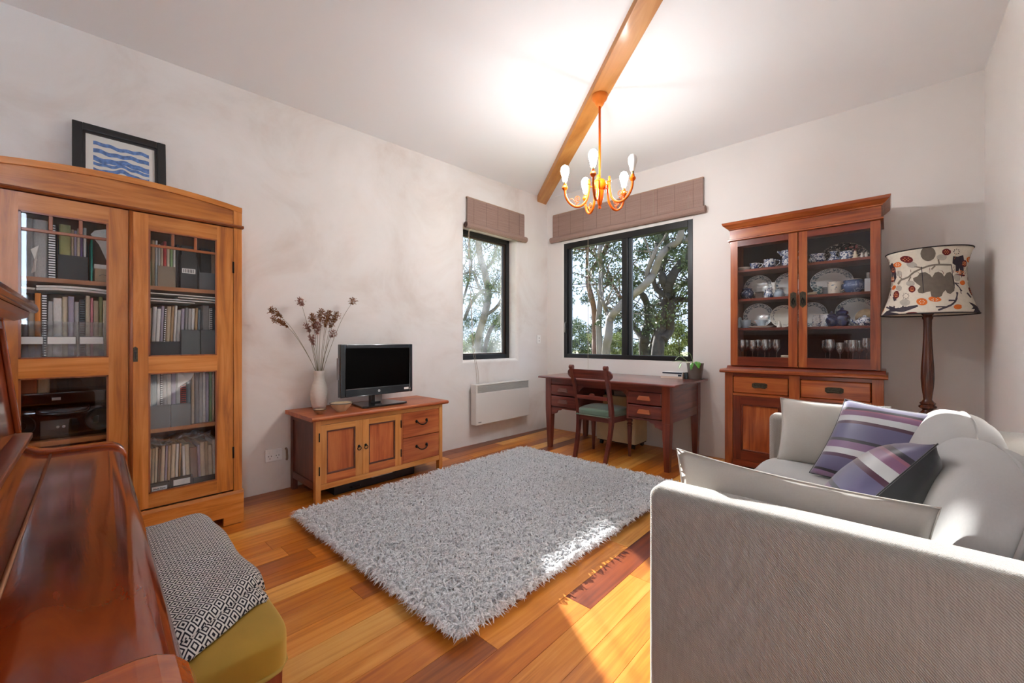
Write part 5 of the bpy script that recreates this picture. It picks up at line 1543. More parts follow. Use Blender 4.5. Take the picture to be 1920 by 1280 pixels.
m_cream = plain('cream_china', '#ddd0b4', 0.3)
m_crys = thin_glass('crystal', (0.94, 0.96, 0.97), 2.0, base=0.2)
CH = 'china in the glazed dresser'
def lathe_thing(name, px, zshelf, prof, mat, label, cat, y=4.10, scale=1.0, group=CH, extra=None, sm=50):
    p = at_y(px, 500, y)
    o = obj(name, MB().lathe([(r * scale, z * scale) for r, z in prof], 24), mat, local=True, smooth=sm)
    o.location = (p.x, y, zshelf + 0.0005)
    tag(o, label, cat, group)
    return o
def handle(o, r0, z0, z1, out, th=0.004, ang=0, mat=None, name='handle'):
    c, s_ = math.cos(R(ang)), math.sin(R(ang))
    pts = smooth_path([(r0, z1), (r0 + out, z1 - 0.1 * (z1 - z0)), (r0 + out * 0.9, z0 + 0.35 * (z1 - z0)), (r0, z0)], 5)
    return obj(name, MB().tube([(p[0] * c, p[0] * s_, p[1]) for p in pts], th, 6), mat or o.data.materials[0], o, local=True, smooth=True)
def plate(px, zshelf, r, label, mat, y=4.255, oval=1.0, name='plate'):
    p = at_y(px, 500, y)
    prof = [(0.0, 0.03), (0.60, 0.03), (0.70, 0.055), (1.0, 0.13), (1.0, 0.15), (0.69, 0.085), (0.60, 0.06), (0.0, 0.06)]
    o = obj(name, MB().lathe(prof, 40, cap=False), mat, local=True, smooth=60)
    o.scale = (r * oval, r, r)
    o.rotation_euler = (R(90 - 12), 0, 0)
    o.location = (p.x, y - 0.045, zshelf + r * 0.985 + 0.001)
    return tag(o, label, 'plate', 'plates standing in the dresser')
S1, S2, S3, S4 = 1.755, 1.50, 1.247, 0.965
cup = [(0.022, 0), (0.024, 0.004), (0.036, 0.03), (0.040, 0.052), (0.037, 0.052), (0.02, 0.008), (0, 0.006)]
lathe_thing('saucer', 1395, S1, [(0.03, 0), (0.034, 0.003), (0.05, 0.022), (0.052, 0.026), (0.047, 0.024), (0.0, 0.008)], m_white, 'small white dish at the left of the top dresser shelf', 'dish', 4.06)
o = lathe_thing('teacup', 1415, S1, cup, m_blue, 'small blue-and-white teacup beside the white dish', 'cup', 4.06); handle(o, 0.036, 0.012, 0.046, 0.022)
o = lathe_thing('creamer', 1443, S1, [(0.035, 0), (0.045, 0.01), (0.05, 0.035), (0.042, 0.06), (0.047, 0.075), (0.044, 0.075), (0.036, 0.055), (0, 0.01)], m_blue, 'squat blue-patterned cream jug on the top shelf', 'jug', 4.08); handle(o, 0.045, 0.015, 0.065, 0.028)
o = lathe_thing('jug', 1477, S1, [(0.035, 0), (0.042, 0.008), (0.044, 0.05), (0.040, 0.10), (0.048, 0.135), (0.045, 0.135), (0.036, 0.1), (0.038, 0.02), (0, 0.01)], m_blue, 'tall blue-and-white jug behind the centre door stiles', 'jug', 4.10); handle(o, 0.042, 0.03, 0.12, 0.035, 0.005)
obj('spout', MB().tube(smooth_path([(-0.04, 0, 0.10), (-0.06, 0, 0.13), (-0.075, 0, 0.135)], 4), [0.012, 0.012, 0.010, 0.010, 0.009, 0.009, 0.008, 0.008, 0.007][:9], 8), m_blue, o, local=True, smooth=True)
plate(1424, S2, 0.112, 'blue-rimmed plate standing on the second shelf behind the left door', m_plate)
plate(1482, S2, 0.112, 'blue-rimmed plate behind the centre stiles on the second shelf', m_plate)
lathe_thing('ginger_jar', 1401, S2, [(0.03, 0), (0.036, 0.005), (0.052, 0.035), (0.054, 0.055), (0.042, 0.078), (0.034, 0.082), (0.04, 0.086), (0.04, 0.094), (0.0, 0.1)], m_dkblue, 'dark blue jar with white flowers at the left of the second shelf', 'jar', 4.07)
p = at_y(1424, 500, 4.09)
o = obj('trinket_box', MB().box(p.x - 0.03, p.x + 0.03, 4.07, 4.11, S2, S2 + 0.05), plain('dark_trinket', '#4a4038', 0.3, var=0.4, vscale=30), bevel=0.004); tag(o, 'small dark square trinket box in front of the left plate', 'box', CH)
obj('lid', box(p.x - 0.032, p.x + 0.032, 4.068, 4.112, S2 + 0.05, S2 + 0.062), plain('dark_lid', '#332b28', 0.3), o, bevel=0.002)
lathe_thing('spice_jar', 1441, S2, [(0.026, 0), (0.034, 0.006), (0.036, 0.04), (0.026, 0.056), (0.026, 0.07), (0.03, 0.07), (0.03, 0.082), (0, 0.084)], m_blue, 'small lidded blue-and-white jar left of the white vase', 'jar', 4.08)
lathe_thing('bud_vase', 1451, S2, [(0.02, 0), (0.03, 0.01), (0.034, 0.05), (0.022, 0.085), (0.013, 0.105), (0.024, 0.135), (0.021, 0.135), (0.01, 0.1), (0, 0.02)], m_white, 'slim white bud vase on the second shelf', 'vase', 4.12)
lathe_thing('spice_jar', 1461, S2, [(0.028, 0), (0.036, 0.006), (0.038, 0.04), (0.028, 0.055), (0.032, 0.066), (0.0, 0.074)], m_palebl, 'round pale blue jar right of the white bud vase', 'jar', 4.08)
plate(1424, S3, 0.112, 'blue-rimmed plate standing on the third shelf behind the left door', m_plate, oval=1.06)
plate(1471, S3, 0.098, 'sprigged cream plate beside the left plate on the third shelf', m_plate_s, 4.235)
lathe_thing('tumbler_cup', 1398, S3, [(0.03, 0), (0.034, 0.004), (0.044, 0.07), (0.042, 0.07), (0.03, 0.01), (0, 0.008)], m_palebl, 'pale blue cup at the left of the third shelf', 'cup', 4.06)
lathe_thing('tumbler_cup', 1427, S3, [(0.022, 0), (0.026, 0.006), (0.03, 0.03), (0.05, 0.066), (0.048, 0.068), (0.02, 0.02), (0, 0.01)], m_palebl, 'flared pale blue cup in front of the left plate on the third shelf', 'cup', 4.06)
p = at_y(1426, 500, 4.02)
o = obj('serving_dish', MB().lathe([(0.5, 0), (0.75, 0.05), (1, 0.16), (0.97, 0.17), (0.7, 0.08), (0, 0.06)], 32), m_white, local=True, smooth=50); o.scale = (0.10, 0.045, 0.09); o.location = (p.x, 4.022, S3 + 0.0005); tag(o, 'shallow white oval dish at the front of the third shelf', 'dish', CH)
def figurine(px, z, y, label, s_=1.0, m=None):
    p = at_y(px, 500, y)
    mb = MB().lathe([(0.026 * s_, 0), (0.028 * s_, 0.006), (0.018 * s_, 0.02 * s_), (0.022 * s_, 0.036 * s_), (0.012 * s_, 0.05 * s_), (0.016 * s_, 0.062 * s_), (0.010 * s_, 0.075 * s_), (0, 0.08 * s_)], 14)
    o = obj('figurine', mb, m or m_cream, local=True, smooth=True); o.location = (p.x, y, z + 0.0005)
    return tag(o, label, 'figurine', CH)
figurine(1461, S3, 4.03, 'small white flower-shaped ornament on the third shelf', 0.7, m_white)
o = plate(1390, S3, 0.05, 'tiny plate turned edge-on at the far left of the third shelf', m_palebl, 4.09, 0.4)
# right door
lathe_thing('squat_vase', 1532, S1, [(0.035, 0), (0.045, 0.008), (0.056, 0.03), (0.048, 0.05), (0.042, 0.056), (0.05, 0.072), (0.046, 0.072), (0.03, 0.05), (0, 0.01)], m_blue, 'squat blue-and-white pot at the left of the right top shelf', 'pot', 4.07)
lathe_thing('candlestick', 1563, S1, [(0.045, 0), (0.046, 0.008), (0.03, 0.03), (0.016, 0.05), (0.018, 0.06), (0.03, 0.078), (0.027, 0.078), (0.012, 0.06), (0, 0.05)], m_blue, 'blue-and-white candlestick on the top shelf', 'candlestick', 4.07)
lathe_thing('round_pot', 1588, S1, [(0.042, 0), (0.048, 0.004), (0.049, 0.065), (0.046, 0.065), (0.04, 0.008), (0, 0.006)], m_blue, 'straight-sided blue-and-white pot in front of the fan', 'pot', 4.07)
figurine(1603, S1, 4.05, 'small cream carved figure beside the round pot', 0.8)
figurine(1616, S1, 4.05, 'left of two tiny white ornaments at the right of the top shelf', 0.55, m_white)
figurine(1624, S1, 4.05, 'right of two tiny white ornaments at the right of the top shelf', 0.55, m_white)
def fan():
    c = at_y(1580, 500, 4.20)
    t = thing('hand_fan', (c.x, 4.20, S1), 'open black painted folding fan standing behind the pots', 'fan')
    blk = china_mat('fan_print', '#2b282c', '#c9bcb2', 0, 0, 60, 0.57)
    n = 26; r0, r1 = 0.03, 0.155
    sx = 1.08
    vs = []; fs = []
    for i in range(n + 1):
        a = R(180 - 180 * i / n); yy = 4.20 + (0.004 if i % 2 else -0.004)
        for r in (r0, r1): vs.append((c.x + r * math.cos(a) * sx, yy, S1 + 0.006 + r * math.sin(a)))
    for i in range(n): fs.append((i * 2, i * 2 + 1, i * 2 + 3, i * 2 + 2))
    obj('fan_leaf', MB().add(vs, fs), blk, t)
    obj('rim', MB().tube([(c.x + r1 * math.cos(R(180 - 180 * i / n)) * sx, 4.199, S1 + 0.006 + r1 * math.sin(R(180 - 180 * i / n))) for i in range(n + 1)], 0.0015, 4), plain('fan_rim', '#8a7a66', 0.5), t)
    obj('guard_stick', MB().tube([(c.x + 0.02, 4.19, S1 + 0.012), (c.x + r1 * sx * 0.96, 4.19, S1 + 0.055)], 0.004, 6), plain('bone', '#cfc2aa', 0.5), t)
    fl = MB()
    rr = random.Random(8)
    for k in range(9):
        a = R(rr.uniform(50, 80)); r = rr.uniform(0.10, 0.145)
        fl.add([(c.x + r * math.cos(a) * sx + q * math.cos(b), 4.1935, S1 + 0.006 + r * math.sin(a) + q * math.sin(b)) for q, b in [(0.008, R(60 * j)) for j in range(6)]], [tuple(range(6))])
    obj('painted_blossom', fl, plain('fan_red', '#a05050', 0.6), t)
fan()
plate(1560, S2, 0.112, 'large blue-rimmed oval platter on the second shelf behind the right door', m_plate, oval=1.25, name='platter')
o = lathe_thing('mug', 1564, S2, [(0.036, 0), (0.04, 0.004), (0.042, 0.085), (0.045, 0.09), (0.042, 0.09), (0.037, 0.01), (0, 0.008)], china_mat('mug_sprig', '#dcd9cc', '#6f8496', 0, 0, 22, 0.6), 'white sprigged mug in front of the oval platter', 'mug', 4.04); handle(o, 0.041, 0.02, 0.075, 0.03)
p = at_y(1551, 500, 4.05)
o = obj('tin_box', box(p.x - 0.028, p.x + 0.022, 4.03, 4.07, S2, S2 + 0.056), plain('grey_tin_box', '#70767a', 0.35, metal=0.4), bevel=0.004); tag(o, 'small grey tin box left of the sprigged mug', 'box', CH)
obj('lid_line', box(p.x - 0.0285, p.x + 0.0225, 4.0295, 4.0705, S2 + 0.038, S2 + 0.040), M['ink'], o)
lathe_thing('spice_jar', 1534, S2, [(0.028, 0), (0.034, 0.005), (0.034, 0.045), (0.026, 0.058), (0.03, 0.066), (0, 0.07)], china_mat('teal_ware', '#c4d4d4', '#4f7f88', 0, 0, 40, 0.5), 'small teal patterned jar at the left of the right second shelf', 'jar', 4.08)
o = lathe_thing('sugar_pot', 1600, S2, [(0.04, 0), (0.045, 0.006), (0.072, 0.035), (0.075, 0.06), (0.066, 0.085), (0.06, 0.09), (0.064, 0.096), (0.03, 0.105), (0, 0.108)], m_slate, 'round dark blue lidded pot on the second shelf', 'pot', 4.08)
obj('lid_rim', MB().lathe([(0.05, 0.096), (0.054, 0.10), (0.05, 0.104), (0.0, 0.107)], 24), m_white, o, local=True, smooth=50)
p = at_y(1631, 500, 4.06)
o = obj('tall_box', box(p.x - 0.03, p.x + 0.026, 4.04, 4.09, S2, S2 + 0.10), plain('pale_box', '#c3c4c6', 0.4), bevel=0.003); tag(o, 'pale upright box at the right end of the second shelf', 'box', CH)
o = lathe_thing('shot_glass', 1629, S2 + 0.1005, [(0.014, 0), (0.017, 0.045), (0.0155, 0.045), (0.013, 0.006), (0, 0.006)], m_crys, 'little glass on top of the pale upright box', 'glass', 4.065)
lathe_thing('shell_dish', 1522, S2, [(0.02, 0), (0.034, 0.008), (0.036, 0.016), (0.02, 0.022), (0, 0.024)], m_cream, 'small cream shell at the left of the right second shelf', 'shell', 4.03)
plate(1524, S3, 0.105, 'blue-rimmed plate behind the two tile boxes on the third shelf', m_plate)
m_tile = china_mat('tile_print', '#d5dade', '#4b5f86', 0, 0, 70, 0.58)
for k, px in enumerate((1530, 1545.5)):
    p = at_y(px, 500, 4.03)
    o = obj('tea_caddy', box(p.x - 0.025, p.x + 0.025, 4.03, 4.07, S3 + 0.0005, S3 + 0.094), m_tile, bevel=0.003)
    tag(o, ('left' if k == 0 else 'right') + ' of two square blue-and-white caddies on the third shelf', 'box', CH)
    obj('lid', box(p.x - 0.0255, p.x + 0.0255, 4.0295, 4.0705, S3 + 0.094, S3 + 0.099), m_white, o)
gj = [(0.032, 0), (0.036, 0.006), (0.046, 0.035), (0.052, 0.06), (0.044, 0.082), (0.03, 0.09), (0.04, 0.095), (0.038, 0.112), (0.018, 0.124), (0.008, 0.13), (0.012, 0.138), (0.0, 0.148)]
lathe_thing('ginger_jar', 1559, S3, gj, m_cobalt, 'smaller cobalt blue lidded jar left of the larger one', 'jar', 4.05, 0.82)
lathe_thing('ginger_jar', 1579, S3, gj, m_cobalt, 'larger cobalt blue lidded ginger jar on the third shelf', 'jar', 4.04, 1.0)
def scene_plate_mat():
    m = china_mat('painted_scene_plate', '#cfd6d4', '#4a6172', 0.74, 0.97, 9, 0.5)
    return m
plate(1606, S3, 0.113, 'largest blue-rimmed plate on the third shelf behind the right door', scene_plate_mat(), oval=1.16)
o = lathe_thing('scene_dish', 1624, S3, [(0.0, 0.0), (0.06, 0.003), (0.066, 0.008), (0.06, 0.01), (0.0, 0.008)], plain('tan_painted', '#b09a78', 0.4, var=0.4, vscale=25), 'small tan painted plate leaning on the largest plate', 'plate', 4.15)
o.rotation_euler = (R(74), 0, 0); o.location.z = S3 + 0.068
o = lathe_thing('teapot', 1621, S3, [(0.03, 0), (0.036, 0.006), (0.054, 0.025), (0.054, 0.04), (0.035, 0.056), (0.036, 0.06), (0.012, 0.068), (0.010, 0.076), (0, 0.08)], m_blue, 'low blue-and-white teapot in front of the largest plate', 'teapot', 4.03)
handle(o, 0.048, 0.015, 0.05, 0.024)
obj('spout', MB().tube(smooth_path([(-0.045, 0, 0.02), (-0.068, 0, 0.035), (-0.08, 0, 0.056)], 4), [0.011 - 0.0007 * i for i in range(9)], 8), m_blue, o, local=True, smooth=True)
# stemware
wineg = [(0.030, 0), (0.030, 0.002), (0.005, 0.006), (0.0035, 0.012), (0.0035, 0.072), (0.008, 0.082), (0.03, 0.11), (0.036, 0.14), (0.034, 0.175), (0.031, 0.19), (0.0300, 0.19), (0.033, 0.175), (0.0345, 0.14), (0.028, 0.112), (0.006, 0.085), (0, 0.083)]
GL = 'wine glasses on the bottom dresser shelf'
for k, (px, y, s_) in enumerate(((1391, 4.05, 0.95), (1399, 4.15, 0.95), (1411, 4.03, 0.93), (1421, 4.13, 0.95), (1434, 4.04, 0.95), (1442, 4.15, 0.95), (1456, 4.05, 0.95))):
    lathe_thing('wine_glass', px, S4, wineg, m_crys, 'clear wine glass, %s from the left behind the left dresser door' % ORD[k], 'glass', y, s_, GL)
for k, (px, y, s_) in enumerate(((1548, 4.15, 0.92), (1556, 4.05, 0.95), (1575, 4.06, 0.82), (1590, 4.14, 0.92), (1599, 4.05, 0.93), (1611, 4.15, 0.9), (1625, 4.05, 1.0))):
    lathe_thing('wine_glass', px, S4, wineg, m_crys, 'clear wine glass, %s from the left behind the right dresser door' % ORD[k], 'glass', y, s_, GL)
p = at_y(1474, 500, 4.03)
o = obj('folded_napkins', MB().box(p.x - 0.045, p.x + 0.04, 4.01, 4.10, S4 + 0.0005, S4 + 0.018).box(p.x - 0.04, p.x + 0.042, 4.013, 4.10, S4 + 0.019, S4 + 0.036).box(p.x - 0.036, p.x + 0.038, 4.016, 4.10, S4 + 0.037, S4 + 0.052), plain('napkin_cream', '#d9d2bf', 0.9), bevel=0.006)
tag(o, 'small pile of folded cream napkins beside the wine glasses', 'napkins')

# ------------------------------------------------------------------ floor lamp with printed shade
LC = Vector((0.185, 3.975, 0))
SH = [(1.312, 0.238), (1.36, 0.221), (1.42, 0.203), (1.49, 0.188), (1.56, 0.181), (1.63, 0.184), (1.69, 0.195), (1.738, 0.211)]
def shade_r(z):
    zs = [a for a, b in SH]; rs = [b for a, b in SH]
    return float(np.interp(z, zs, rs))
def shade_hit(px, py):
    r = ray(px, py)
    t = 2.0
    best = None
    while t < 3.6:
        p = Vector((r[0] * t, r[1] * t, CAM_H + r[2] * t))
        d = Vector((p.x - LC.x, p.y - LC.y))
        zz = min(max(p.z, 1.312), 1.738)
        g = d.length - shade_r(zz)
        if best is None or g < best[0]: best = (g, p.copy())
        if g < 0: break
        t += 0.004
    p = best[1]
    d = Vector((p.x - LC.x, p.y - LC.y)).normalized()
    zz = min(max(p.z, 1.314), 1.736)
    return math.atan2(d.y, d.x), zz
def lamp():
    t = thing('floor_lamp', (LC.x, LC.y, 0), 'floor lamp with turned dark wood pole and leaf-printed cream shade', 'lamp')
    prof = [(0.15, 0), (0.155, 0.012), (0.15, 0.03), (0.11, 0.045), (0.06, 0.06), (0.04, 0.09), (0.03, 0.11), (0.034, 0.13), (0.024, 0.15), (0.028, 0.3), (0.034, 0.45), (0.03, 0.54), (0.022, 0.56)]
    obj('base', MB().lathe(prof, 32, (LC.x, LC.y)), M['lampw']['z'], t, smooth=45)
    pole = [(0.022, 0.56), (0.034, 0.60), (0.044, 0.625), (0.046, 0.64), (0.03, 0.655), (0.026, 0.665), (0.045, 0.68), (0.046, 0.69), (0.036, 0.70), (0.042, 0.71), (0.030, 0.722), (0.022, 0.735), (0.024, 0.76), (0.031, 0.82), (0.0345, 0.88), (0.033, 0.95), (0.027, 1.05), (0.0225, 1.15), (0.021, 1.22), (0.022, 1.275), (0.026, 1.285), (0.028, 1.295), (0.024, 1.305), (0.031, 1.315), (0.031, 1.33), (0.012, 1.34), (0.008, 1.42), (0, 1.42)]
    obj('pole', MB().lathe(pole, 28, (LC.x, LC.y)), M['lampw']['z'], t, smooth=45)
    mb = MB(); n = 64
    vs = []; fs = []
    zz = [1.312 + (1.738 - 1.312) * i / 24 for i in range(25)]
    for z in zz:
        r = shade_r(z)
        for k in range(n): vs.append((LC.x + r * math.cos(2 * PI * k / n), LC.y + r * math.sin(2 * PI * k / n), z))
    for j in range(24):
        for k in range(n): fs.append((j * n + k, j * n + (k + 1) % n, (j + 1) * n + (k + 1) % n, (j + 1) * n + k))
    sh = obj('shade', mb.add(vs, fs), plain('shade_linen', '#dcd5c6', 0.9, 0.2, var=0.05, vscale=60), t, smooth=True)
    s_ = sh.modifiers.new('thick', 'SOLIDIFY'); s_.thickness = 0.001; s_.offset = 0
    for z, r in ((1.312, 0.238), (1.738, 0.211)):
        obj('shade_trim', MB().tube([(LC.x + r * math.cos(2 * PI * k / 64), LC.y + r * math.sin(2 * PI * k / 64), z) for k in range(65)], 0.0042, 6), plain('shade_trim_dark', '#231d20', 0.8), sh, smooth=True)
    obj('bulb_holder', MB().lathe([(0.02, 1.42), (0.02, 1.46), (0.03, 1.50), (0.03, 1.53), (0, 1.56)], 16, (LC.x, LC.y)), M['white_pl'], t, smooth=45)
    obj('shade_spider', MB().tube([(LC.x - 0.182, LC.y, 1.56), (LC.x, LC.y, 1.45), (LC.x + 0.182, LC.y, 1.56)], 0.002, 5).tube([(LC.x, LC.y - 0.182, 1.56), (LC.x, LC.y, 1.45), (LC.x, LC.y + 0.182, 1.56)], 0.002, 5), M['steel'], t)
    # printed motifs: outlines measured on the shade, laid on its surface, repeated round the back
    def conv(pts): return [shade_hit(1640 + x / 8, 450 + y / 8) for x, y in pts]
    def patch(poly, lift):
        """triangulate the outline in (angle, height) and lay it on the shade"""
        bm = bmesh.new()
        vsx = [bm.verts.new((a, z, 0)) for a, z in poly]
        try: f = bm.faces.new(vsx)
        except ValueError: bm.free(); return []
        bmesh.ops.triangulate(bm, faces=bm.faces[:])
        for _ in range(2):
            es = [e for e in bm.edges if math.hypot((e.verts[0].co.x - e.verts[1].co.x) * 0.2, e.verts[0].co.y - e.verts[1].co.y) > 0.018]
            if not es: break
            bmesh.ops.subdivide_edges(bm, edges=es, cuts=1)
            bmesh.ops.triangulate(bm, faces=bm.faces[:])
        bm.verts.index_update()
        out = []
        for rot in (0, R(128), R(-118)):
            V = []
            for v in bm.verts:
                r = shade_r(v.co.y) + lift
                V.append((LC.x + r * math.cos(v.co.x + rot), LC.y + r * math.sin(v.co.x + rot), v.co.y))
            out.append(MB().add(V, [tuple(q.index for q in f.verts) for f in bm.faces]))
        bm.free()
        return out
    def ell(cx, cy, rx, ry, rot=0, n=16):
        c, s_ = math.cos(R(rot)), math.sin(R(rot))
        return [(cx + rx * math.cos(a) * c - ry * math.sin(a) * s_, cy + rx * math.cos(a) * s_ + ry * math.sin(a) * c) for a in [2 * PI * k / n for k in range(n)]]
    def stroke(pts, w):
        P = [Vector(p[:2]) for p in smooth_path(pts, 4)]
        L, Rr = [], []
        for i, p in enumerate(P):
            d = (P[min(i + 1, len(P) - 1)] - P[max(i - 1, 0)]).normalized(); nn = Vector((-d.y, d.x)) * w / 2
            L.append(p + nn); Rr.append(p - nn)
        return [tuple(p) for p in L] + [tuple(p) for p in reversed(Rr)]
    groups = {
        'leaf': ('#736a61', 0.0012, [[(580, 570), (640, 545), (690, 490), (760, 480), (830, 520), (860, 560), (900, 490), (950, 475), (1010, 500), (1040, 545), (1080, 490), (1130, 475), (1170, 540), (1195, 660), (1190, 760), (1130, 810), (1080, 790), (1060, 750), (1020, 790), (1000, 840), (920, 875), (850, 850), (835, 770), (780, 780), (720, 800), (660, 790), (645, 750), (690, 690), (640, 655), (590, 610)],
                                      ell(800, 205, 112, 112)]),
        'branch': ('#80776c', 0.0010, [stroke([(355, 665), (400, 600), (500, 560), (600, 480), (750, 410), (900, 372), (1150, 372)], 26), stroke([(415, 590), (380, 545)], 20), stroke([(515, 615), (545, 545)], 20), stroke([(715, 415), (600, 398)], 20), stroke([(968, 370), (950, 290)], 24), stroke([(850, 440), (905, 385)], 22)]),
        'dark_twig': ('#4a444c', 0.0010, [stroke([(950, 1050), (1080, 1000), (1170, 955), (1220, 880), (1232, 780)], 28), stroke([(1105, 905), (1200, 905)], 22), stroke([(915, 1000), (1060, 1000)], 20), stroke([(180, 1005), (300, 1050), (430, 1062), (560, 1020), (650, 985)], 26), stroke([(432, 1050), (430, 985)], 26), stroke([(300, 1045), (298, 985)], 18),
                                      stroke([(1190, 640), (1250, 695), (1300, 765)], 16), stroke([(1270, 720), (1290, 805)], 12), stroke([(1190, 640), (1260, 655)], 14), stroke([(1380, 790), (1440, 860)], 20)]),
        'dark_leaf': ('#3f3942', 0.0013, [[(1165, 245), (1240, 250), (1320, 225), (1335, 300), (1330, 480), (1300, 570), (1280, 500), (1268, 420), (1245, 500), (1210, 470), (1205, 380), (1162, 350)], [(120, 1158), (190, 1062), (300, 1090), (360, 1100), (372, 1145), (240, 1154)], [(1400, 925), (1500, 970), (1580, 1040), (1440, 1034), (1470, 1000)]]),
        'orange_nut': ('#dd7436', 0.0014, [ell(350, 370, 62, 40, -8), ell(710, 925, 82, 55, 5), ell(900, 885, 96, 40, 5), ell(1240, 1000, 62, 38), ell(150, 392, 24, 34), ell(1310, 640, 40, 36)]),
        'maroon_nut': ('#6a2c2e', 0.0014, [ell(485, 290, 96, 52, 8), ell(285, 450, 38, 46), ell(275, 580, 38, 48), ell(330, 820, 44, 62, 12), ell(565, 735, 50, 52), ell(1070, 180, 66, 50), ell(195, 560, 14, 46), ell(555, 1105, 95, 28, -5)]),
        'acorn_cup': ('#b3ada3', 0.0008, [ell(560, 370, 82, 46, 10), ell(370, 500, 46, 42), ell(540, 650, 66, 42), ell(370, 720, 46, 42), ell(460, 935, 76, 52), ell(1000, 260, 76, 46), ell(1230, 560, 50, 60)]),
    }
    dots = []
    for cx, cy, rx, ry in ((485, 290, 80, 38), (285, 450, 28, 34), (275, 580, 28, 36), (330, 820, 32, 46), (565, 735, 38, 40), (1070, 180, 50, 36)):
        for k in range(7):
            a = 2 * PI * k / 6; f = 0.0 if k == 6 else 0.62
            dots.append(ell(cx + rx * f * math.cos(a), cy + ry * f * math.sin(a), 9, 8, 0, 6))
    groups['orange_dot'] = ('#dd8a55', 0.0018, dots)
    wd = []
    for cx, cy, rx, ry in ((350, 370, 45, 26), (710, 925, 60, 38), (900, 895, 70, 22)):
        for k in range(6):
            a = 2 * PI * k / 6
            wd.append(ell(cx + rx * 0.6 * math.cos(a), cy + ry * 0.6 * math.sin(a), 9, 8, 0, 6))
    groups['cream_dot'] = ('#e3d6c2', 0.0018, wd)
    bd_ = []
    for k in range(8):
        a = 2 * PI * k / 8; bd_.append(ell(475 + 42 * math.cos(a), 838 + 40 * math.sin(a), 8, 8, 0, 6))
        bd_.append(ell(1220 + 40 * math.cos(a), 175 + 36 * math.sin(a), 9, 9, 0, 6))
    groups['black_dot'] = ('#2a2528', 0.0016, bd_)
    for nm, (hx, lift, polys) in groups.items():
        pm = plain('print_' + nm, hx, 0.9, 0.1, var=0.08, vscale=40)
        if nm.endswith('dot'):
            mb = MB()
            for p in polys:
                for q in patch(conv(p), lift): mb.add(q.v, q.f)
            obj('printed_' + nm, mb, pm, sh)['kind'] = 'stuff'
        else:
            for p in polys:
                for q in patch(conv(p), lift): obj('printed_' + nm, q, pm, sh)
    seams = MB()
    for p in ([(705, 400), (735, 780)], [(1140, 380), (1195, 740)]):
        for q in patch(conv(stroke(p, 10)), 0.0016)[:1]: obj('shade_rib', q, plain('rib_dark', '#2d2730', 0.8), sh)
lamp()

# ------------------------------------------------------------------ sofa
F_SOFA = fabric('sofa_weave', '#a8a49e', 100, 0.6, 0.2)
F_SEAT = fabric('seat_weave', '#b4b4b3', 500, 0.12, 0.06)
F_PILLOW = fabric('pillow_linen', '#bcb8b1', 420, 0.2, 0.06)
SY0, SY1 = 1.172, 2.955
def sofa():
    t = thing('sofa', (-0.04, (SY0 + SY1) / 2, 0), 'light grey two-seat fabric sofa with square arms along the right wall', 'sofa')
    def rb(name, x0, x1, y0, y1, z0, z1, r, m=F_SOFA):
        o = obj(name, box(x0, x1, y0, y1, z0, z1), m, t, bevel=r, seg=5)
        for p in o.data.polygons: p.use_smooth = True
        wn_ = o.modifiers.new('wn', 'WEIGHTED_NORMAL'); wn_.keep_sharp = True
        return o
    rb('arm', -0.535, 0.455, SY0, SY0 + 0.125, 0.07, 0.70, 0.032)
    rb('arm', -0.535, 0.455, SY1 - 0.125, SY1, 0.07, 0.70, 0.032)
    rb('back_frame', 0.275, 0.455, SY0 + 0.126, SY1 - 0.126, 0.07, 0.735, 0.035)
    rb('seat_base', -0.515, 0.274, SY0 + 0.126, SY1 - 0.126, 0.08, 0.30, 0.02)
    sc = puff(0.405, (SY1 - SY0 - 0.256) / 2, 0.088, e=9, n=26, wr=0.006, seed=2, wscale=5)
    sc.v = [(p[0] - 0.128, p[1] + (SY0 + SY1) / 2, p[2] + 0.389) for p in sc.v]
    obj('seat_cushion', sc, F_SEAT, t, smooth=True)
    half = (SY1 - SY0 - 0.256) / 4
    for k, yc in enumerate((SY0 + 0.128 + half, SY1 - 0.128 - half)):
        c = puff(0.125, half - 0.003, 0.225, e=3.2, n=26, wr=0.012, seed=7 + k * 3, wscale=5)
        Mx = Matrix.Translation((0.165, yc, 0.615)) @ Matrix.Rotation(R(17), 4, 'Y')
        o = obj('back_cushion', c.xf(Mx), F_SEAT, t, smooth=True)
        # piped seam round the cushion
        pts = []
        for q in range(49):
            a = 2 * PI * q / 48; e = 3.2
            cy, sz = math.cos(a), math.sin(a)
            rr = (abs(cy) ** e + abs(sz) ** e) ** (1 / e)
            pts.append(Mx @ Vector((0.0, (half - 0.003) * cy / rr * 1.003, 0.225 * sz / rr * 1.003)))
        obj('seam_piping', MB().tube(pts, 0.005, 6), F_SEAT, o, smooth=True)
    for x in (-0.48, 0.40):
        for y in (SY0 + 0.06, SY1 - 0.06):
            obj('foot', box(x - 0.03, x + 0.03, y - 0.03, y + 0.03, 0, 0.07), M['mahog']['z'], t)
sofa()

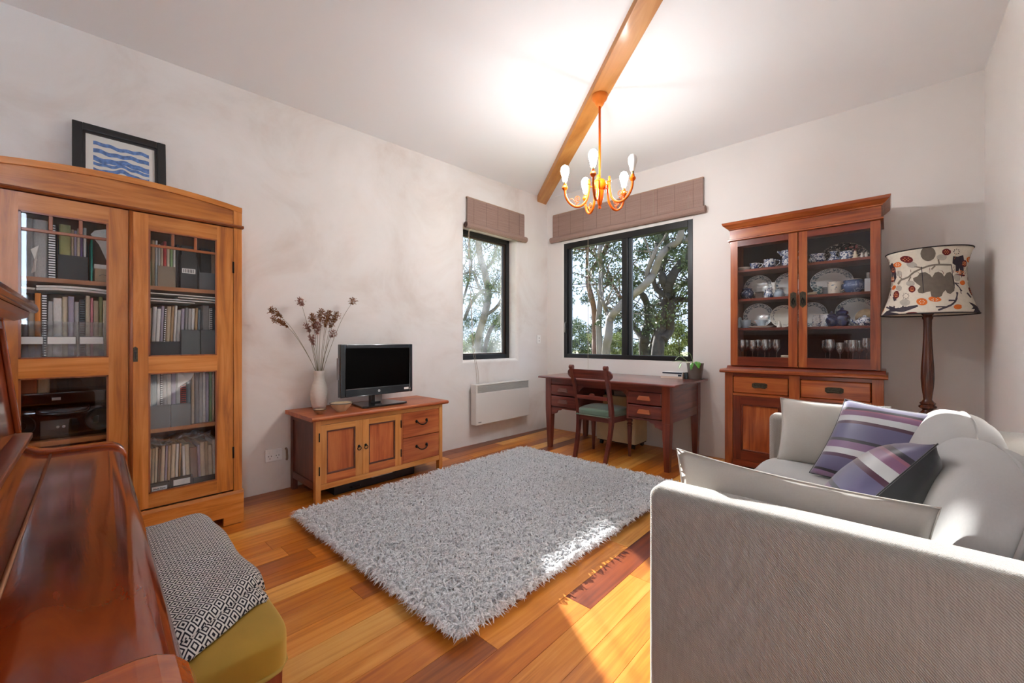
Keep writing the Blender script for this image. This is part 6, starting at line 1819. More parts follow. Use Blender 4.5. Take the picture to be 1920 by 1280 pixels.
def stripe_mat():
    m, nt, b = new_mat('purple_stripe_silk'); setp(b, 0.38, 0.4, sheen=0.3)
    tc = N(nt, 'ShaderNodeTexCoord'); sp = N(nt, 'ShaderNodeSeparateXYZ'); nt.links.new(tc.outputs['Object'], sp.inputs[0])
    mr = N(nt, 'ShaderNodeMapRange'); mr.inputs['From Min'].default_value = -0.24; mr.inputs['From Max'].default_value = 0.24
    nt.links.new(sp.outputs['Y'], mr.inputs['Value'])
    rp = N(nt, 'ShaderNodeValToRGB'); rp.color_ramp.interpolation = 'CONSTANT'
    stops = [(0, '#5d5578'), (0.05, '#8a6e92'), (0.09, '#29262f'), (0.115, '#5f5a7a'), (0.25, '#4b2f48'), (0.285, '#b9bcc0'), (0.345, '#75567a'), (0.42, '#262330'), (0.45, '#5b587a'), (0.62, '#47263c'), (0.655, '#b7bbbf'), (0.725, '#7c5878'), (0.78, '#8d5b70'), (0.80, '#252230'), (0.83, '#625f7c'), (0.95, '#3c2f45')]
    el = rp.color_ramp.elements
    el[0].position = 0; el[0].color = lin(stops[0][1]); el[1].position = stops[1][0]; el[1].color = lin(stops[1][1])
    for p_, c_ in stops[2:]:
        e = el.new(p_); e.color = lin(c_)
    nt.links.new(mr.outputs[0], rp.inputs['Fac'])
    nz = N(nt, 'ShaderNodeTexNoise'); nz.inputs['Scale'].default_value = 6
    mp = N(nt, 'ShaderNodeMapping'); mp.inputs['Scale'].default_value = (2, 40, 1); nt.links.new(tc.outputs['Object'], mp.inputs['Vector']); nt.links.new(mp.outputs[0], nz.inputs['Vector'])
    mx = N(nt, 'ShaderNodeMix', data_type='RGBA', blend_type='OVERLAY'); mx.inputs['Factor'].default_value = 0.35
    nt.links.new(rp.outputs['Color'], mx.inputs['A']); nt.links.new(nz.outputs['Color'], mx.inputs['B'])
    hs = N(nt, 'ShaderNodeHueSaturation'); hs.inputs['Saturation'].default_value = 0.9
    nt.links.new(mx.outputs['Result'], hs.inputs['Color'])
    nt.links.new(rp.outputs['Color'], b.inputs['Base Color'])
    return m
m_stripe = stripe_mat()
seam_m = plain('linen_seam', '#c9c5be', 0.9)
m_velvet = plain('dark_velvet', '#23262b', 0.75, sheen=0.5, var=0.15, vscale=12, bump=0.2)
def throw_pillow(w, h, t, loc, X, Yv, mat, label, back=None, seed=0, name='throw_pillow', wr=0.006):
    """X: direction of the local width axis, Yv: of the local height axis; the front face looks along X x Y"""
    X = Vector(X).normalized(); Yv = Vector(Yv); Yv = (Yv - X * Yv.dot(X)).normalized(); Z = X.cross(Yv)
    mb = pillow(w, h, t, seed=seed, wr=wr)
    me = to_mesh(name, mb, mat, True)
    if back:
        me.materials.append(back)
        for p in me.polygons:
            if p.center.z < 0: p.material_index = 1
    o = bpy.data.objects.new(name, me); col.objects.link(o)
    Mx = Matrix((X, Yv, Z)).transposed().to_4x4(); Mx.translation = Vector(loc)
    o.matrix_world = Mx
    tag(o, label, 'pillow', 'throw pillows on the sofa')
    # seam
    n = 22; pts = []
    for i in range(n + 1): pts.append(mb.v[i])
    per = []
    pin = 0.07
    def P(x, y): return (x * w / 2 * (1 - pin * (1 - y * y)), y * h / 2 * (1 - pin * (1 - x * x)), 0)
    for i in range(24): per.append(P(-1 + 2 * i / 24, -1))
    for i in range(24): per.append(P(1, -1 + 2 * i / 24))
    for i in range(24): per.append(P(1 - 2 * i / 24, 1))
    for i in range(25): per.append(P(-1, 1 - 2 * i / 24))
    obj('seam', MB().tube(per, 0.0022, 5), seam_m if not back else back, o, local=True, smooth=True)
    return o
throw_pillow(0.47, 0.36, 0.13, (-0.235, 2.745, 0.632), (1, -0.02, 0.0), (0, 0.28, 1), F_PILLOW, 'plain grey pillow leaning against the far sofa arm', seed=1)
throw_pillow(0.44, 0.44, 0.15, (-0.03, 2.50, 0.650), (0.86, -0.36, -0.05), (0.30, 0.55, 0.80), m_stripe, 'purple striped pillow lying back against the far grey pillow', m_velvet, 2)
throw_pillow(0.45, 0.45, 0.20, (-0.045, 1.70, 0.645), (0.0, -0.98, 0.2), (0.592, 0.16, 0.784), m_stripe, 'purple striped pillow turned sideways showing its black back', m_velvet, 3)
throw_pillow(0.60, 0.40, 0.11, (-0.225, 1.375, 0.565), (-1, 0.0, 0.05), (0.0, -0.10, 1), F_PILLOW, 'plain grey pillow standing inside the near sofa arm', seed=4, wr=0.012)

# ------------------------------------------------------------------ shaggy rug
RX0, RX1, RY0, RY1 = -2.80, -1.165, 0.965, 3.20
rug = obj('shag_rug', box(RX0 + 0.035, RX1 - 0.035, RY0 + 0.035, RY1 - 0.035, 0.0, 0.016), plain('rug_backing', '#bdbbb9', 0.95), bevel=0.006)
tag(rug, 'pale grey shaggy rug on the timber floor', 'rug')
def rug_pile():
    """loose yarn ends: each rises from the backing, then flops over its neighbours"""
    g = np.random.default_rng(3)
    n = 36000
    x = g.uniform(RX0 + 0.036, RX1 - 0.036, n); y = g.uniform(RY0 + 0.036, RY1 - 0.036, n)
    ang = g.uniform(0, 2 * np.pi, n)
    # a denser fringe along the edges flops outwards over the backing
    k = 3500
    side = g.integers(0, 4, k); u = g.uniform(0, 1, k)
    x[:k] = np.where(side == 0, RX0 + 0.037, np.where(side == 1, RX1 - 0.037, RX0 + 0.036 + (RX1 - RX0 - 0.072) * u))
    y[:k] = np.where(side == 2, RY0 + 0.037, np.where(side == 3, RY1 - 0.037, RY0 + 0.036 + (RY1 - RY0 - 0.072) * u))
    ang[:k] = np.array([np.pi, 0, -np.pi / 2, np.pi / 2])[side] + g.uniform(-0.9, 0.9, k)
    w = g.uniform(0.0028, 0.0048, n)
    hz = g.uniform(0.014, 0.044, n)
    ln = g.uniform(0.028, 0.058, n)
    dx, dy = np.cos(ang), np.sin(ang)
    turn = ang + g.uniform(-0.9, 0.9, n)
    ex, ey = np.cos(turn), np.sin(turn)
    px, py = -dy, dx
    qx, qy = -ey, ex
    zb = 0.014
    r1 = 0.012
    x1, y1 = x + dx * r1, y + dy * r1
    x2, y2 = x1 + dx * ln * 0.5, y1 + dy * ln * 0.5
    x3, y3 = x2 + ex * ln * 0.5, y2 + ey * ln * 0.5
    V = np.zeros((n, 7, 3), np.float32)
    roll = g.uniform(-0.45, 0.45, n) * w
    def pair(k, X, Y, PX, PY, Z, f):
        V[:, k] = np.stack([X - PX * w * f, Y - PY * w * f, Z - roll * f], 1)
        V[:, k + 1] = np.stack([X + PX * w * f, Y + PY * w * f, Z + roll * f], 1)
    pair(0, x, y, px, py, np.full(n, zb), 0.9)
    pair(2, x1, y1, px, py, zb + hz, 1.0)
    pair(4, x2, y2, qx, qy, zb + hz * g.uniform(0.85, 1.2, n), 1.0)
    V[:, 6] = np.stack([x3, y3, np.maximum(zb + hz * g.uniform(0.4, 1.05, n), 0.006)], 1)
    base = (np.arange(n) * 7)[:, None]
    tri = np.concatenate([base + np.array([q]) for q in ([0, 1, 3], [0, 3, 2], [2, 3, 5], [2, 5, 4], [4, 5, 6])], 0)
    L = chain_loc(rug)
    verts = V.reshape(-1, 3) - np.array(L, np.float32)
    me = bpy.data.meshes.new('pile')
    me.vertices.add(len(verts)); me.vertices.foreach_set('co', verts.ravel())
    me.loops.add(tri.size); me.loops.foreach_set('vertex_index', tri.ravel().astype(np.int32))
    me.polygons.add(len(tri)); me.polygons.foreach_set('loop_start', np.arange(0, tri.size, 3, dtype=np.int32))
    me.update(calc_edges=True); me.validate()
    m, nt, b = new_mat('rug_yarn'); setp(b, 0.9, 0.15, sheen=0.2)
    tc = N(nt, 'ShaderNodeTexCoord'); nz = N(nt, 'ShaderNodeTexNoise'); nz.inputs['Scale'].default_value = 160; nz.inputs['Detail'].default_value = 2
    nt.links.new(tc.outputs['Object'], nz.inputs['Vector'])
    rp = N(nt, 'ShaderNodeValToRGB'); e = rp.color_ramp.elements
    e[0].position = 0.34; e[0].color = lin('#c4c6c9'); e[1].position = 0.55; e[1].color = lin('#f8f9fb')
    nt.links.new(nz.outputs['Fac'], rp.inputs['Fac']); nt.links.new(rp.outputs['Color'], b.inputs['Base Color'])
    tl = N(nt, 'ShaderNodeBsdfTranslucent'); nt.links.new(rp.outputs['Color'], tl.inputs['Color'])      # wool lets light through
    ms = N(nt, 'ShaderNodeMixShader'); ms.inputs[0].default_value = 0.35
    nt.links.new(b.outputs[0], ms.inputs[1]); nt.links.new(tl.outputs[0], ms.inputs[2])
    nt.links.new(ms.outputs[0], nt.nodes['Material Output'].inputs['Surface'])
    me.materials.append(m)
    o = bpy.data.objects.new('pile', me); col.objects.link(o); o.parent = rug
    o['kind'] = 'stuff'
rug_pile()

# ------------------------------------------------------------------ upright piano
def piano():
    t = thing('upright_piano', (-1.90, 0.137, 0), 'glossy red-brown upright piano with closed lid', 'piano', rotz=R(-1.7))
    Pm, E = M['piano'], M['piano_edge']
    Lx = 1.455
    def prof(top_z, front):
        p = [(front - 0.02, 0.62), (front, 0.64), (front, 0.745)]
        p += [(front - 0.05 + 0.05 * math.cos(R(a)), top_z - 0.05 + 0.05 * math.sin(R(a))) for a in (10, 30, 50, 70, 90)]
        p += [(-0.165, top_z)] + [(-0.165 - 0.075 * math.sin(R(a)), top_z + 0.075 * (1 - math.cos(R(a)))) for a in (20, 40, 60, 80)]
        return p
    # ends: key cheek + case side in one board
    for k, (a, b) in enumerate(((0, 0.045), (Lx - 0.13, Lx))):
        p = prof(0.802, 0.0) + [(-0.25, 0.92), (-0.285, 1.215), (-0.58, 1.215), (-0.58, 0.0), (-0.26, 0.0), (-0.26, 0.60), (-0.05, 0.60)]
        obj('case_end', MB().prism(p, 'x', a, b), E['y'], t, bevel=0.006, local=True, seg=3)
    x0, x1 = 0.046, Lx - 0.131
    # closed lid: rounded front, flat top, hinge line, back part sweeping up to the ledge
    sec = [(-0.006, 0.66), (-0.004, 0.70), (-0.006, 0.735)] + [(-0.052 + 0.048 * math.cos(R(a)), 0.742 + 0.048 * math.sin(R(a))) for a in (10, 30, 50, 70, 90)] + [(-0.166, 0.790)]
    bot = [(-0.166, 0.772), (-0.06, 0.772), (-0.03, 0.74), (-0.024, 0.66)]
    obj('lid_flap', MB().prism(sec + bot, 'x', x0, x1), Pm['x'], t, smooth=40, local=True)
    sec2 = [(-0.171, 0.790), (-0.175, 0.791)] + [(-0.175 - 0.06 * math.sin(R(a)), 0.791 + 0.06 * (1 - math.cos(R(a)))) for a in (20, 40, 60, 75)]
    obj('lid_back', MB().prism(sec2 + [(-0.25, 0.84), (-0.25, 0.772), (-0.171, 0.772)], 'x', x0, x1), Pm['x'], t, smooth=40, local=True)
    obj('hinge', MB().tube([(x0, -0.1685, 0.791), (x1, -0.1685, 0.791)], 0.0035, 8), plain('hinge_brass', '#9a6a4a', 0.25, metal=0.6), t, smooth=True, local=True)
    obj('music_ledge', MB().prism([(-0.205, 0.842), (-0.205, 0.858), (-0.27, 0.866), (-0.27, 0.842)], 'x', x0 - 0.03, x1), M['mahog']['x'], t, bevel=0.003, local=True)
    # upper front panel: slightly raked, framed
    def rake(z): return -0.235 - 0.035 * (z - 0.86) / 0.34
    def slab(xa, xb, za, zb, d0, d1):
        return MB().add([(xa, rake(za) + d0, za), (xb, rake(za) + d0, za), (xb, rake(za) + d1, za), (xa, rake(za) + d1, za), (xa, rake(zb) + d0, zb), (xb, rake(zb) + d0, zb), (xb, rake(zb) + d1, zb), (xa, rake(zb) + d1, zb)],
                        [(0, 3, 2, 1), (4, 5, 6, 7), (0, 1, 5, 4), (1, 2, 6, 5), (2, 3, 7, 6), (3, 0, 4, 7)])
    obj('upper_panel', slab(x0, x1, 0.866, 1.19, -0.012, 0.0), Pm['x'], t, local=True)
    for a, b in ((x0, x0 + 0.02), (x1 - 0.02, x1)):
        obj('panel_stile', slab(a, b, 0.866, 1.19, 0.0, 0.012), E['z'], t, bevel=0.003, local=True)
    obj('panel_rail', slab(x0 + 0.02, x1 - 0.02, 1.165, 1.19, 0.0, 0.010), E['x'], t, bevel=0.003, local=True)
    obj('case_top', MB().prism([(-0.20, 1.216), (-0.195, 1.226), (-0.20, 1.243), (-0.585, 1.243), (-0.585, 1.216)], 'x', -0.02, Lx + 0.02), Pm['x'], t, bevel=0.003, local=True)
    obj('top_moulding', MB().prism([(-0.24, 1.19), (-0.215, 1.20), (-0.21, 1.215), (-0.30, 1.215), (-0.30, 1.19)], 'x', x0 - 0.02, x1 + 0.02), E['x'], t, local=True)
    obj('key_bed', MB().box(x0, x1, -0.25, -0.03, 0.60, 0.658), Pm['x'], t, local=True)
    obj('lower_panel', MB().box(x0, x1, -0.275, -0.255, 0.06, 0.60), Pm['x'], t, local=True)
    obj('bottom_rail', MB().box(x0, x1, -0.29, -0.24, 0.0, 0.06), E['x'], t, local=True)
    obj('back', MB().box(x0, x1, -0.58, -0.56, 0.0, 1.215), M['mahog']['z'], t, local=True)
    for a in (0.01, Lx - 0.07):
        obj('leg', MB().lathe([(0.03, 0), (0.034, 0.02), (0.026, 0.06), (0.032, 0.3), (0.038, 0.52), (0.03, 0.55), (0.04, 0.60)], 20, (a + 0.03, -0.045)), E['z'], t, smooth=40, local=True)
        obj('toe_block', MB().box(a, a + 0.06, -0.26, -0.01, 0.0, 0.035), E['y'], t, bevel=0.004, local=True)
piano()

def stool():
    x0, x1, y0, y1 = -1.72, -0.925, 0.015, 0.330
    t = thing('piano_stool', ((x0 + x1) / 2, (y0 + y1) / 2, 0), 'long wooden piano stool with mustard velvet seat', 'stool')
    m = plain('mustard_velvet', '#a07a20', 0.8, sheen=0.9, var=0.12, vscale=9)
    m.node_tree.nodes['Principled BSDF'].inputs['Sheen Tint'].default_value = lin('#e0c070')
    c = puff((x1 - x0) / 2, (y1 - y0) / 2, 0.04, e=10, n=30)
    c.v = [(p[0] + (x0 + x1) / 2, p[1] + (y0 + y1) / 2, p[2] + 0.480 + (0.014 * (1 - ((p[0]) / 0.42) ** 2) * (1 - (p[1] / 0.17) ** 2) if p[2] > 0 else 0)) for p in c.v]
    obj('seat', c, m, t, smooth=True)
    pts = []
    for q in range(65):
        a = 2 * PI * q / 64; e = 9
        cx_, sy_ = math.cos(a), math.sin(a); rr = (abs(cx_) ** e + abs(sy_) ** e) ** (1 / e)
        pts.append(((x0 + x1) / 2 + (x1 - x0) / 2 * cx_ / rr * 1.0, (y0 + y1) / 2 + (y1 - y0) / 2 * sy_ / rr * 1.0, 0.449))
    obj('seat_braid', MB().tube(pts, 0.005, 6), plain('mustard_braid', '#a8893c', 0.9), t, smooth=True)
    obj('apron', MB().box(x0 + 0.03, x1 - 0.03, y0 + 0.03, y1 - 0.03, 0.34, 0.442), M['stool']['x'], t, bevel=0.002)
    for x in (x0 + 0.02, x1 - 0.075):
        for y in (y0 + 0.02, y1 - 0.075):
            obj('leg', MB().frustum((x + 0.0275, y + 0.0275, 0, 0.02, 0.02), (x + 0.0275, y + 0.0275, 0.442, 0.0275, 0.0275)), M['stool']['z'], t, bevel=0.002)
stool()

def diamond_mat():
    m, nt, b = new_mat('diamond_weave'); setp(b, 0.95, 0.1)
    tc = N(nt, 'ShaderNodeTexCoord'); sp = N(nt, 'ShaderNodeSeparateXYZ'); nt.links.new(tc.outputs['Object'], sp.inputs[0])
    def pp(sock, period):
        mu = N(nt, 'ShaderNodeMath', operation='PINGPONG'); mu.inputs[1].default_value = period / 2
        nt.links.new(sock, mu.inputs[0])
        dv = N(nt, 'ShaderNodeMath', operation='DIVIDE'); dv.inputs[1].default_value = period / 2
        nt.links.new(mu.outputs[0], dv.inputs[0]); return dv.outputs[0]
    a = pp(sp.outputs['X'], 0.031); c = pp(sp.outputs['Y'], 0.022)
    ad = N(nt, 'ShaderNodeMath', operation='ADD'); nt.links.new(a, ad.inputs[0]); nt.links.new(c, ad.inputs[1])
    ml = N(nt, 'ShaderNodeMath', operation='MULTIPLY'); ml.inputs[1].default_value = 1.5; nt.links.new(ad.outputs[0], ml.inputs[0])
    fr = N(nt, 'ShaderNodeMath', operation='FRACT'); nt.links.new(ml.outputs[0], fr.inputs[0])
    gt = N(nt, 'ShaderNodeMath', operation='GREATER_THAN'); gt.inputs[1].default_value = 0.54; nt.links.new(fr.outputs[0], gt.inputs[0])
    mx = N(nt, 'ShaderNodeMix', data_type='RGBA'); mx.inputs['A'].default_value = lin('#d2ccc6'); mx.inputs['B'].default_value = lin('#2b2a30')
    nt.links.new(gt.outputs[0], mx.inputs['Factor']); nt.links.new(mx.outputs['Result'], b.inputs['Base Color'])
    nz = N(nt, 'ShaderNodeTexNoise'); nz.inputs['Scale'].default_value = 400; nt.links.new(tc.outputs['Object'], nz.inputs['Vector'])
    bp = N(nt, 'ShaderNodeBump'); bp.inputs['Strength'].default_value = 0.4; bp.inputs['Distance'].default_value = 0.003
    nt.links.new(nz.outputs['Fac'], bp.inputs['Height']); nt.links.new(bp.outputs['Normal'], b.inputs['Normal'])
    return m
def throw():
    dm = diamond_mat()
    t = thing('folded_throw', (-1.36, 0.19, 0.535), 'folded black and cream diamond-woven throw on the piano stool', 'throw')
    def layer(xe_front, xe_back, yfront, z, seed, xl):
        def fn(u, v):
            y = 0.03 + (yfront - 0.03) * v
            xe = xe_back + (xe_front - xe_back) * max(0, (v - 0.45) / 0.55)
            x = xl + (xe - xl) * u
            dz = 0.006 * mnoise.noise(Vector((x * 6 + seed, y * 8, seed))) - 0.016 * max(0, (u - 0.94) / 0.06) ** 2
            if v > 0.86: dz -= 0.03 * ((v - 0.86) / 0.14) ** 2
            if u < 0.06: dz -= 0.015 * ((0.06 - u) / 0.06) ** 2
            return (x + 0.006 * mnoise.noise(Vector((y * 12, seed, 0))), y + 0.008 * mnoise.noise(Vector((x * 7, seed, 3))), z + dz)
        return MB().grid(fn, 40, 30)
    a = obj('lower_fold', layer(-1.085, -0.97, 0.326, 0.548, 1.0, -1.69), dm, t, smooth=True)
    s_ = a.modifiers.new('thick', 'SOLIDIFY'); s_.thickness = 0.012; s_.offset = -1
    b = obj('upper_fold', layer(-1.125, -1.005, 0.331, 0.568, 4.0, -1.70), dm, t, smooth=True)
    s_ = b.modifiers.new('thick', 'SOLIDIFY'); s_.thickness = 0.013; s_.offset = -1
throw()

# ------------------------------------------------------------------ chandelier
def chandelier():
    ax = Vector((-1.563, 2.640, 0))
    ori = plain('orange_enamel', '#d65c00', 0.5, 0.2)
    t = thing('chandelier', (ax.x, ax.y, 2.10), 'small orange five-arm chandelier with bare bulbs hanging from the beam', 'chandelier')
    A = (ax.x, ax.y)
    obj('ceiling_cup', MB().lathe([(0.012, 2.845), (0.022, 2.85), (0.032, 2.865), (0.036, 2.88), (0.05, 2.893), (0.056, 2.908), (0.056, 2.926)], 28, A), plain('pale_orange', '#dc7a2c', 0.5, 0.2), t, smooth=45)
    obj('rod', MB().tube([(ax.x, ax.y, 2.30), (ax.x, ax.y, 2.85)], 0.0085, 12), ori, t, smooth=True)
    obj('hub', MB().lathe([(0, 2.098), (0.010, 2.10), (0.012, 2.112), (0.007, 2.12), (0.014, 2.13), (0.03, 2.20), (0.035, 2.225), (0.028, 2.232), (0.044, 2.245), (0.052, 2.27), (0.047, 2.295), (0.03, 2.312), (0.012, 2.318), (0, 2.32)], 24, A), ori, t, smooth=45)
    bulb_on = emit('bulb_glow', BULB)
    bulb_off = plain('bulb_frosted', '#e9e7e3', 0.4)
    bulb_neck = emit('bulb_neck', BULB * 6.0)  # glow added down the necks to throw light sideways and down
    brass = plain('socket_brass', '#8a7a52', 0.35, metal=0.8)
    right = Vector((_c, _s, 0)); fwd = Vector((-_s, _c, 0))
    for k in range(5):
        th = R(176 + 72 * k)
        d = right * math.cos(th) + fwd * math.sin(th)
        def P(r, z): return ax + d * r + Vector((0, 0, z))
        path = smooth_path([P(0.078, 2.285), P(0.080, 2.23), P(0.094, 2.165), P(0.13, 2.125), P(0.175, 2.118), P(0.22, 2.148), P(0.246, 2.195), P(0.252, 2.245)], 5)
        arm = obj('arm', MB().tube(path, 0.0088, 10), ori, t, smooth=True)
        obj('arm_link', MB().tube([P(0.03, 2.262), P(0.085, 2.262)], 0.006, 8).lathe([(0.010, 2.275), (0.014, 2.282), (0.008, 2.29), (0.013, 2.298), (0.006, 2.306), (0.008, 2.315), (0, 2.32)], 12, (P(0.078, 0).x, P(0.078, 0).y)), ori, arm, smooth=True)
        sp = []
        for q in range(26):
            u = q / 25; an = R(-110 + 560 * u); rr = 0.027 * (1 - 0.82 * u)
            sp.append(P(0.158 + rr * math.cos(an) * 0.9, 2.175 + rr * math.sin(an)))
        sp = [P(0.175, 2.128), P(0.168, 2.138)] + sp
        obj('scroll', MB().tube(sp, 0.0028, 6).tube(smooth_path([P(0.165, 2.14), P(0.185, 2.16), P(0.20, 2.178), P(0.215, 2.172)], 4), 0.0028, 6), ori, arm, smooth=True)
        c = (P(0.252, 0).x, P(0.252, 0).y)
        obj('cup', MB().lathe([(0.009, 2.238), (0.014, 2.243), (0.022, 2.256), (0.018, 2.268), (0.012, 2.276), (0.013, 2.285)], 18, c), ori, arm, smooth=45)
        obj('socket', MB().lathe([(0.009, 2.285), (0.0095, 2.30), (0.009, 2.305)], 14, c), brass, arm, smooth=45)
        bl_ = obj('bulb', MB().lathe([(0.012, 2.305), (0.016, 2.312), (0.021, 2.34), (0.0285, 2.366)], 20, c), bulb_off if k == 2 else bulb_neck, t, smooth=45)
        dome = [(0.0285, 2.366), (0.031, 2.378), (0.0305, 2.392), (0.027, 2.405), (0.019, 2.417), (0.009, 2.423), (0, 2.4245)]
        obj('bulb_dome', MB().lathe(dome, 20, c), bulb_off if k == 2 else bulb_on, bl_, smooth=45)
chandelier()

# ------------------------------------------------------------------ garden: gum trees, shrubs, ground
ground = obj('garden_ground', box(-60, 40, YB + WT + 0.1, 70, -0.75, -0.6), plain('dry_grass', '#8c8a58', 0.95, var=0.3, vscale=3))
tag(ground, 'dry grassy ground outside the windows', 'ground', None, 'structure')
g2 = obj('garden_ground', box(-60, -3.9, -30, YB + WT + 0.09, -0.75, -0.6), bpy.data.materials['dry_grass'])
tag(g2, 'dry grassy ground outside the narrow window', 'ground', None, 'structure')
bark_p = plain('pale_gum_bark', '#7d746d', 0.85, var=0.3, vscale=5, bump=0.3)
bark_d = plain('dark_gum_bark', '#443d39', 0.9, var=0.4, vscale=9, bump=0.5)
bark_r = plain('peeling_red_bark', '#6e5346', 0.9, var=0.4, vscale=8, bump=0.4)
leaf_d = plain('gum_leaf', '#4a5a38', 0.5, var=0.3, vscale=3)
leaf_y = plain('shrub_leaf', '#8b9358', 0.6, var=0.35, vscale=3)  # yellow-green undergrowth with sunlight put into the leaf colour
leaf_m = plain('mid_leaf', '#66734a', 0.55, var=0.35, vscale=3)
def leaves_mesh(name, blobs, mat, parent, seed, L=0.09, W=0.016):
    """blobs: (centre, radius vector, count)"""
    g = np.random.default_rng(seed)
    V = []
    for c, rv, n in blobs:
        u = g.normal(size=(n, 3)); u /= np.linalg.norm(u, axis=1)[:, None]
        p = np.array(c) + u * (g.uniform(0, 1, n) ** 0.45)[:, None] * np.array(rv)
        d = g.normal(size=(n, 3)); d[:, 2] -= 0.7; d /= np.linalg.norm(d, axis=1)[:, None]
        s_ = np.cross(d, g.normal(size=(n, 3))); s_ /= np.linalg.norm(s_, axis=1)[:, None]
        ll = (L * g.uniform(0.6, 1.3, n))[:, None]; ww = (W * g.uniform(0.7, 1.3, n))[:, None]
        V.append(np.stack([p, p + d * ll * 0.45 + s_ * ww, p + d * ll, p + d * ll * 0.45 - s_ * ww], 1))
    V = np.concatenate(V, 0).astype(np.float32)
    n = len(V)
    verts = V.reshape(-1, 3) - np.array(chain_loc(parent), np.float32)
    idx = np.arange(n * 4, dtype=np.int32)
    me = bpy.data.meshes.new(name)
    me.vertices.add(len(verts)); me.vertices.foreach_set('co', verts.ravel())
    me.loops.add(n * 4); me.loops.foreach_set('vertex_index', idx)
    me.polygons.add(n); me.polygons.foreach_set('loop_start', np.arange(0, n * 4, 4, dtype=np.int32))
    me.update(calc_edges=True)
    me.materials.append(mat)
    o = bpy.data.objects.new(name, me); col.objects.link(o); o.parent = parent
    o['kind'] = 'stuff'
    return o
def cb(pts): return [(1050 + x * 0.2187, 400 + y * 0.2187) for x, y in pts]        # from close-up of the wide window
def cl(pts): return [(860 + x * 0.2656, 360 + y * 0.2656) for x, y in pts]         # from close-up of the narrow window
def limb(px, Y, r0, r1, seed, toground=False, up=0.0):
    rr = random.Random(seed)
    P = [at_y(x, y, Y + rr.uniform(-0.25, 0.25)) for x, y in px]
    if toground:
        b = P[0].copy(); b.z = -0.62
        P = [b + Vector((rr.uniform(-0.1, 0.1), 0, 0))] + P
    if up:
        d = (P[-1] - P[-2]).normalized()
        P.append(P[-1] + (d + Vector((0, 0, 0.5))).normalized() * up)
    S = [Vector(p) for p in smooth_path(P, 5)]
    n = len(S)
    return S, [r0 + (r1 - r0) * (i / (n - 1)) * (0.9 + 0.1 * math.sin(i * 1.3)) for i in range(n)]
def tree(label, Y, trunk, limbs, bark, blobs, seed, leafmat, leafL=0.09, leafW=0.017):
    S, rad = trunk
    t = thing('gum_tree', (S[0].x, S[0].y, -0.6), label, 'tree', 'gum trees outside the windows')
    obj('trunk', MB().tube(S, rad, 10), bark, t, smooth=True)
    bl = []
    for s_, r_ in limbs:
        obj('branch', MB().tube(s_, r_, 8), bark, t, smooth=True)
        e = s_[-1]
        bl.append((tuple(e), (0.7, 0.7, 0.5), 130))
        # twigs
        rr = random.Random(seed + len(bl))
        tw = MB()
        for q in range(12):
            b = s_[rr.randrange(len(s_) // 3, len(s_))]
            d = Vector((rr.uniform(-1, 1), rr.uniform(-0.6, 0.6), rr.uniform(-0.3, 1))).normalized()
            e2 = b + d * rr.uniform(0.5, 1.5)
            m_ = b.lerp(e2, 0.5) + Vector((rr.uniform(-.1, .1), 0, rr.uniform(-.1, .15)))
            tw.tube([b, m_, e2], [0.02, 0.013, 0.005], 5)
            bl.append((tuple(e2), (0.36, 0.36, 0.28), 34))
        obj('twigs', tw, bark, t)['kind'] = 'stuff'
    for px, py, rp, n in blobs:
        c = at_y(px, py, Y)
        dep = Y / ray(px, py)[1]
        r = rp * dep / F_PX
        bl.append((tuple(c), (r, r * 0.8, r * 0.8), n))
    leaves_mesh('foliage', bl, leafmat, t, seed, leafL, leafW)
Y1 = 8.2
tree('gum with curved red-brown peeling trunk left in the wide window', 9.0,
     limb(cb([(300, 1230), (298, 1050), (292, 830), (262, 690), (240, 600), (250, 530), (300, 450), (370, 350), (415, 240), (440, 120)]), 9.0, 0.075, 0.05, 1, True, 1.5),
     [limb(cb([(240, 600), (232, 480), (236, 330), (250, 220)]), 9.0, 0.045, 0.025, 2, up=1.2), limb(cb([(520, 715), (470, 640), (400, 530), (310, 375), (200, 270), (120, 200)]), 9.0, 0.035, 0.04, 3, up=0.8), limb(cb([(360, 720), (380, 640), (440, 600), (510, 560)]), 9.2, 0.03, 0.015, 4)],
     bark_r, [(1085, 470, 26, 260), (1125, 490, 24, 220), (1150, 520, 22, 160), (1100, 560, 14, 90), (1155, 460, 22, 200), (1140, 440, 30, 200)], 11, leaf_d)
tree('straight pale gum trunk in the left half of the wide window', 8.6,
     limb(cb([(342, 1210), (335, 1050), (332, 900), (345, 750), (350, 600), (352, 470), (340, 330), (360, 200)]), 8.6, 0.085, 0.035, 5, True, 2.0),
     [limb(cb([(352, 480), (320, 380), (290, 300), (300, 180)]), 8.6, 0.035, 0.02, 6, up=1.0)], bark_p, [(1130, 600, 16, 90), (1110, 430, 30, 220)], 12, leaf_d)
tree('pale gum forking low with one long limb sweeping across the wide window', Y1,
     limb(cb([(395, 1215), (415, 1050), (428, 910), (480, 835), (550, 755), (640, 690), (740, 600), (800, 520), (860, 370), (930, 290), (1010, 240), (1050, 110), (1070, 20)]), Y1, 0.10, 0.045, 7, True, 1.2),
     [limb(cb([(428, 910), (400, 840), (372, 770), (350, 690)]), Y1, 0.05, 0.03, 8, up=0.5), limb(cb([(745, 590), (755, 480), (815, 330), (855, 190), (880, 60)]), Y1, 0.055, 0.035, 9, up=1.0), limb(cb([(1000, 245), (1080, 230), (1160, 190)]), Y1, 0.05, 0.035, 10, up=0.6)],
     bark_p, [(1205, 470, 18, 160), (1190, 530, 14, 120), (1230, 445, 24, 220), (1265, 470, 22, 220), (1280, 440, 26, 220)], 13, leaf_d)
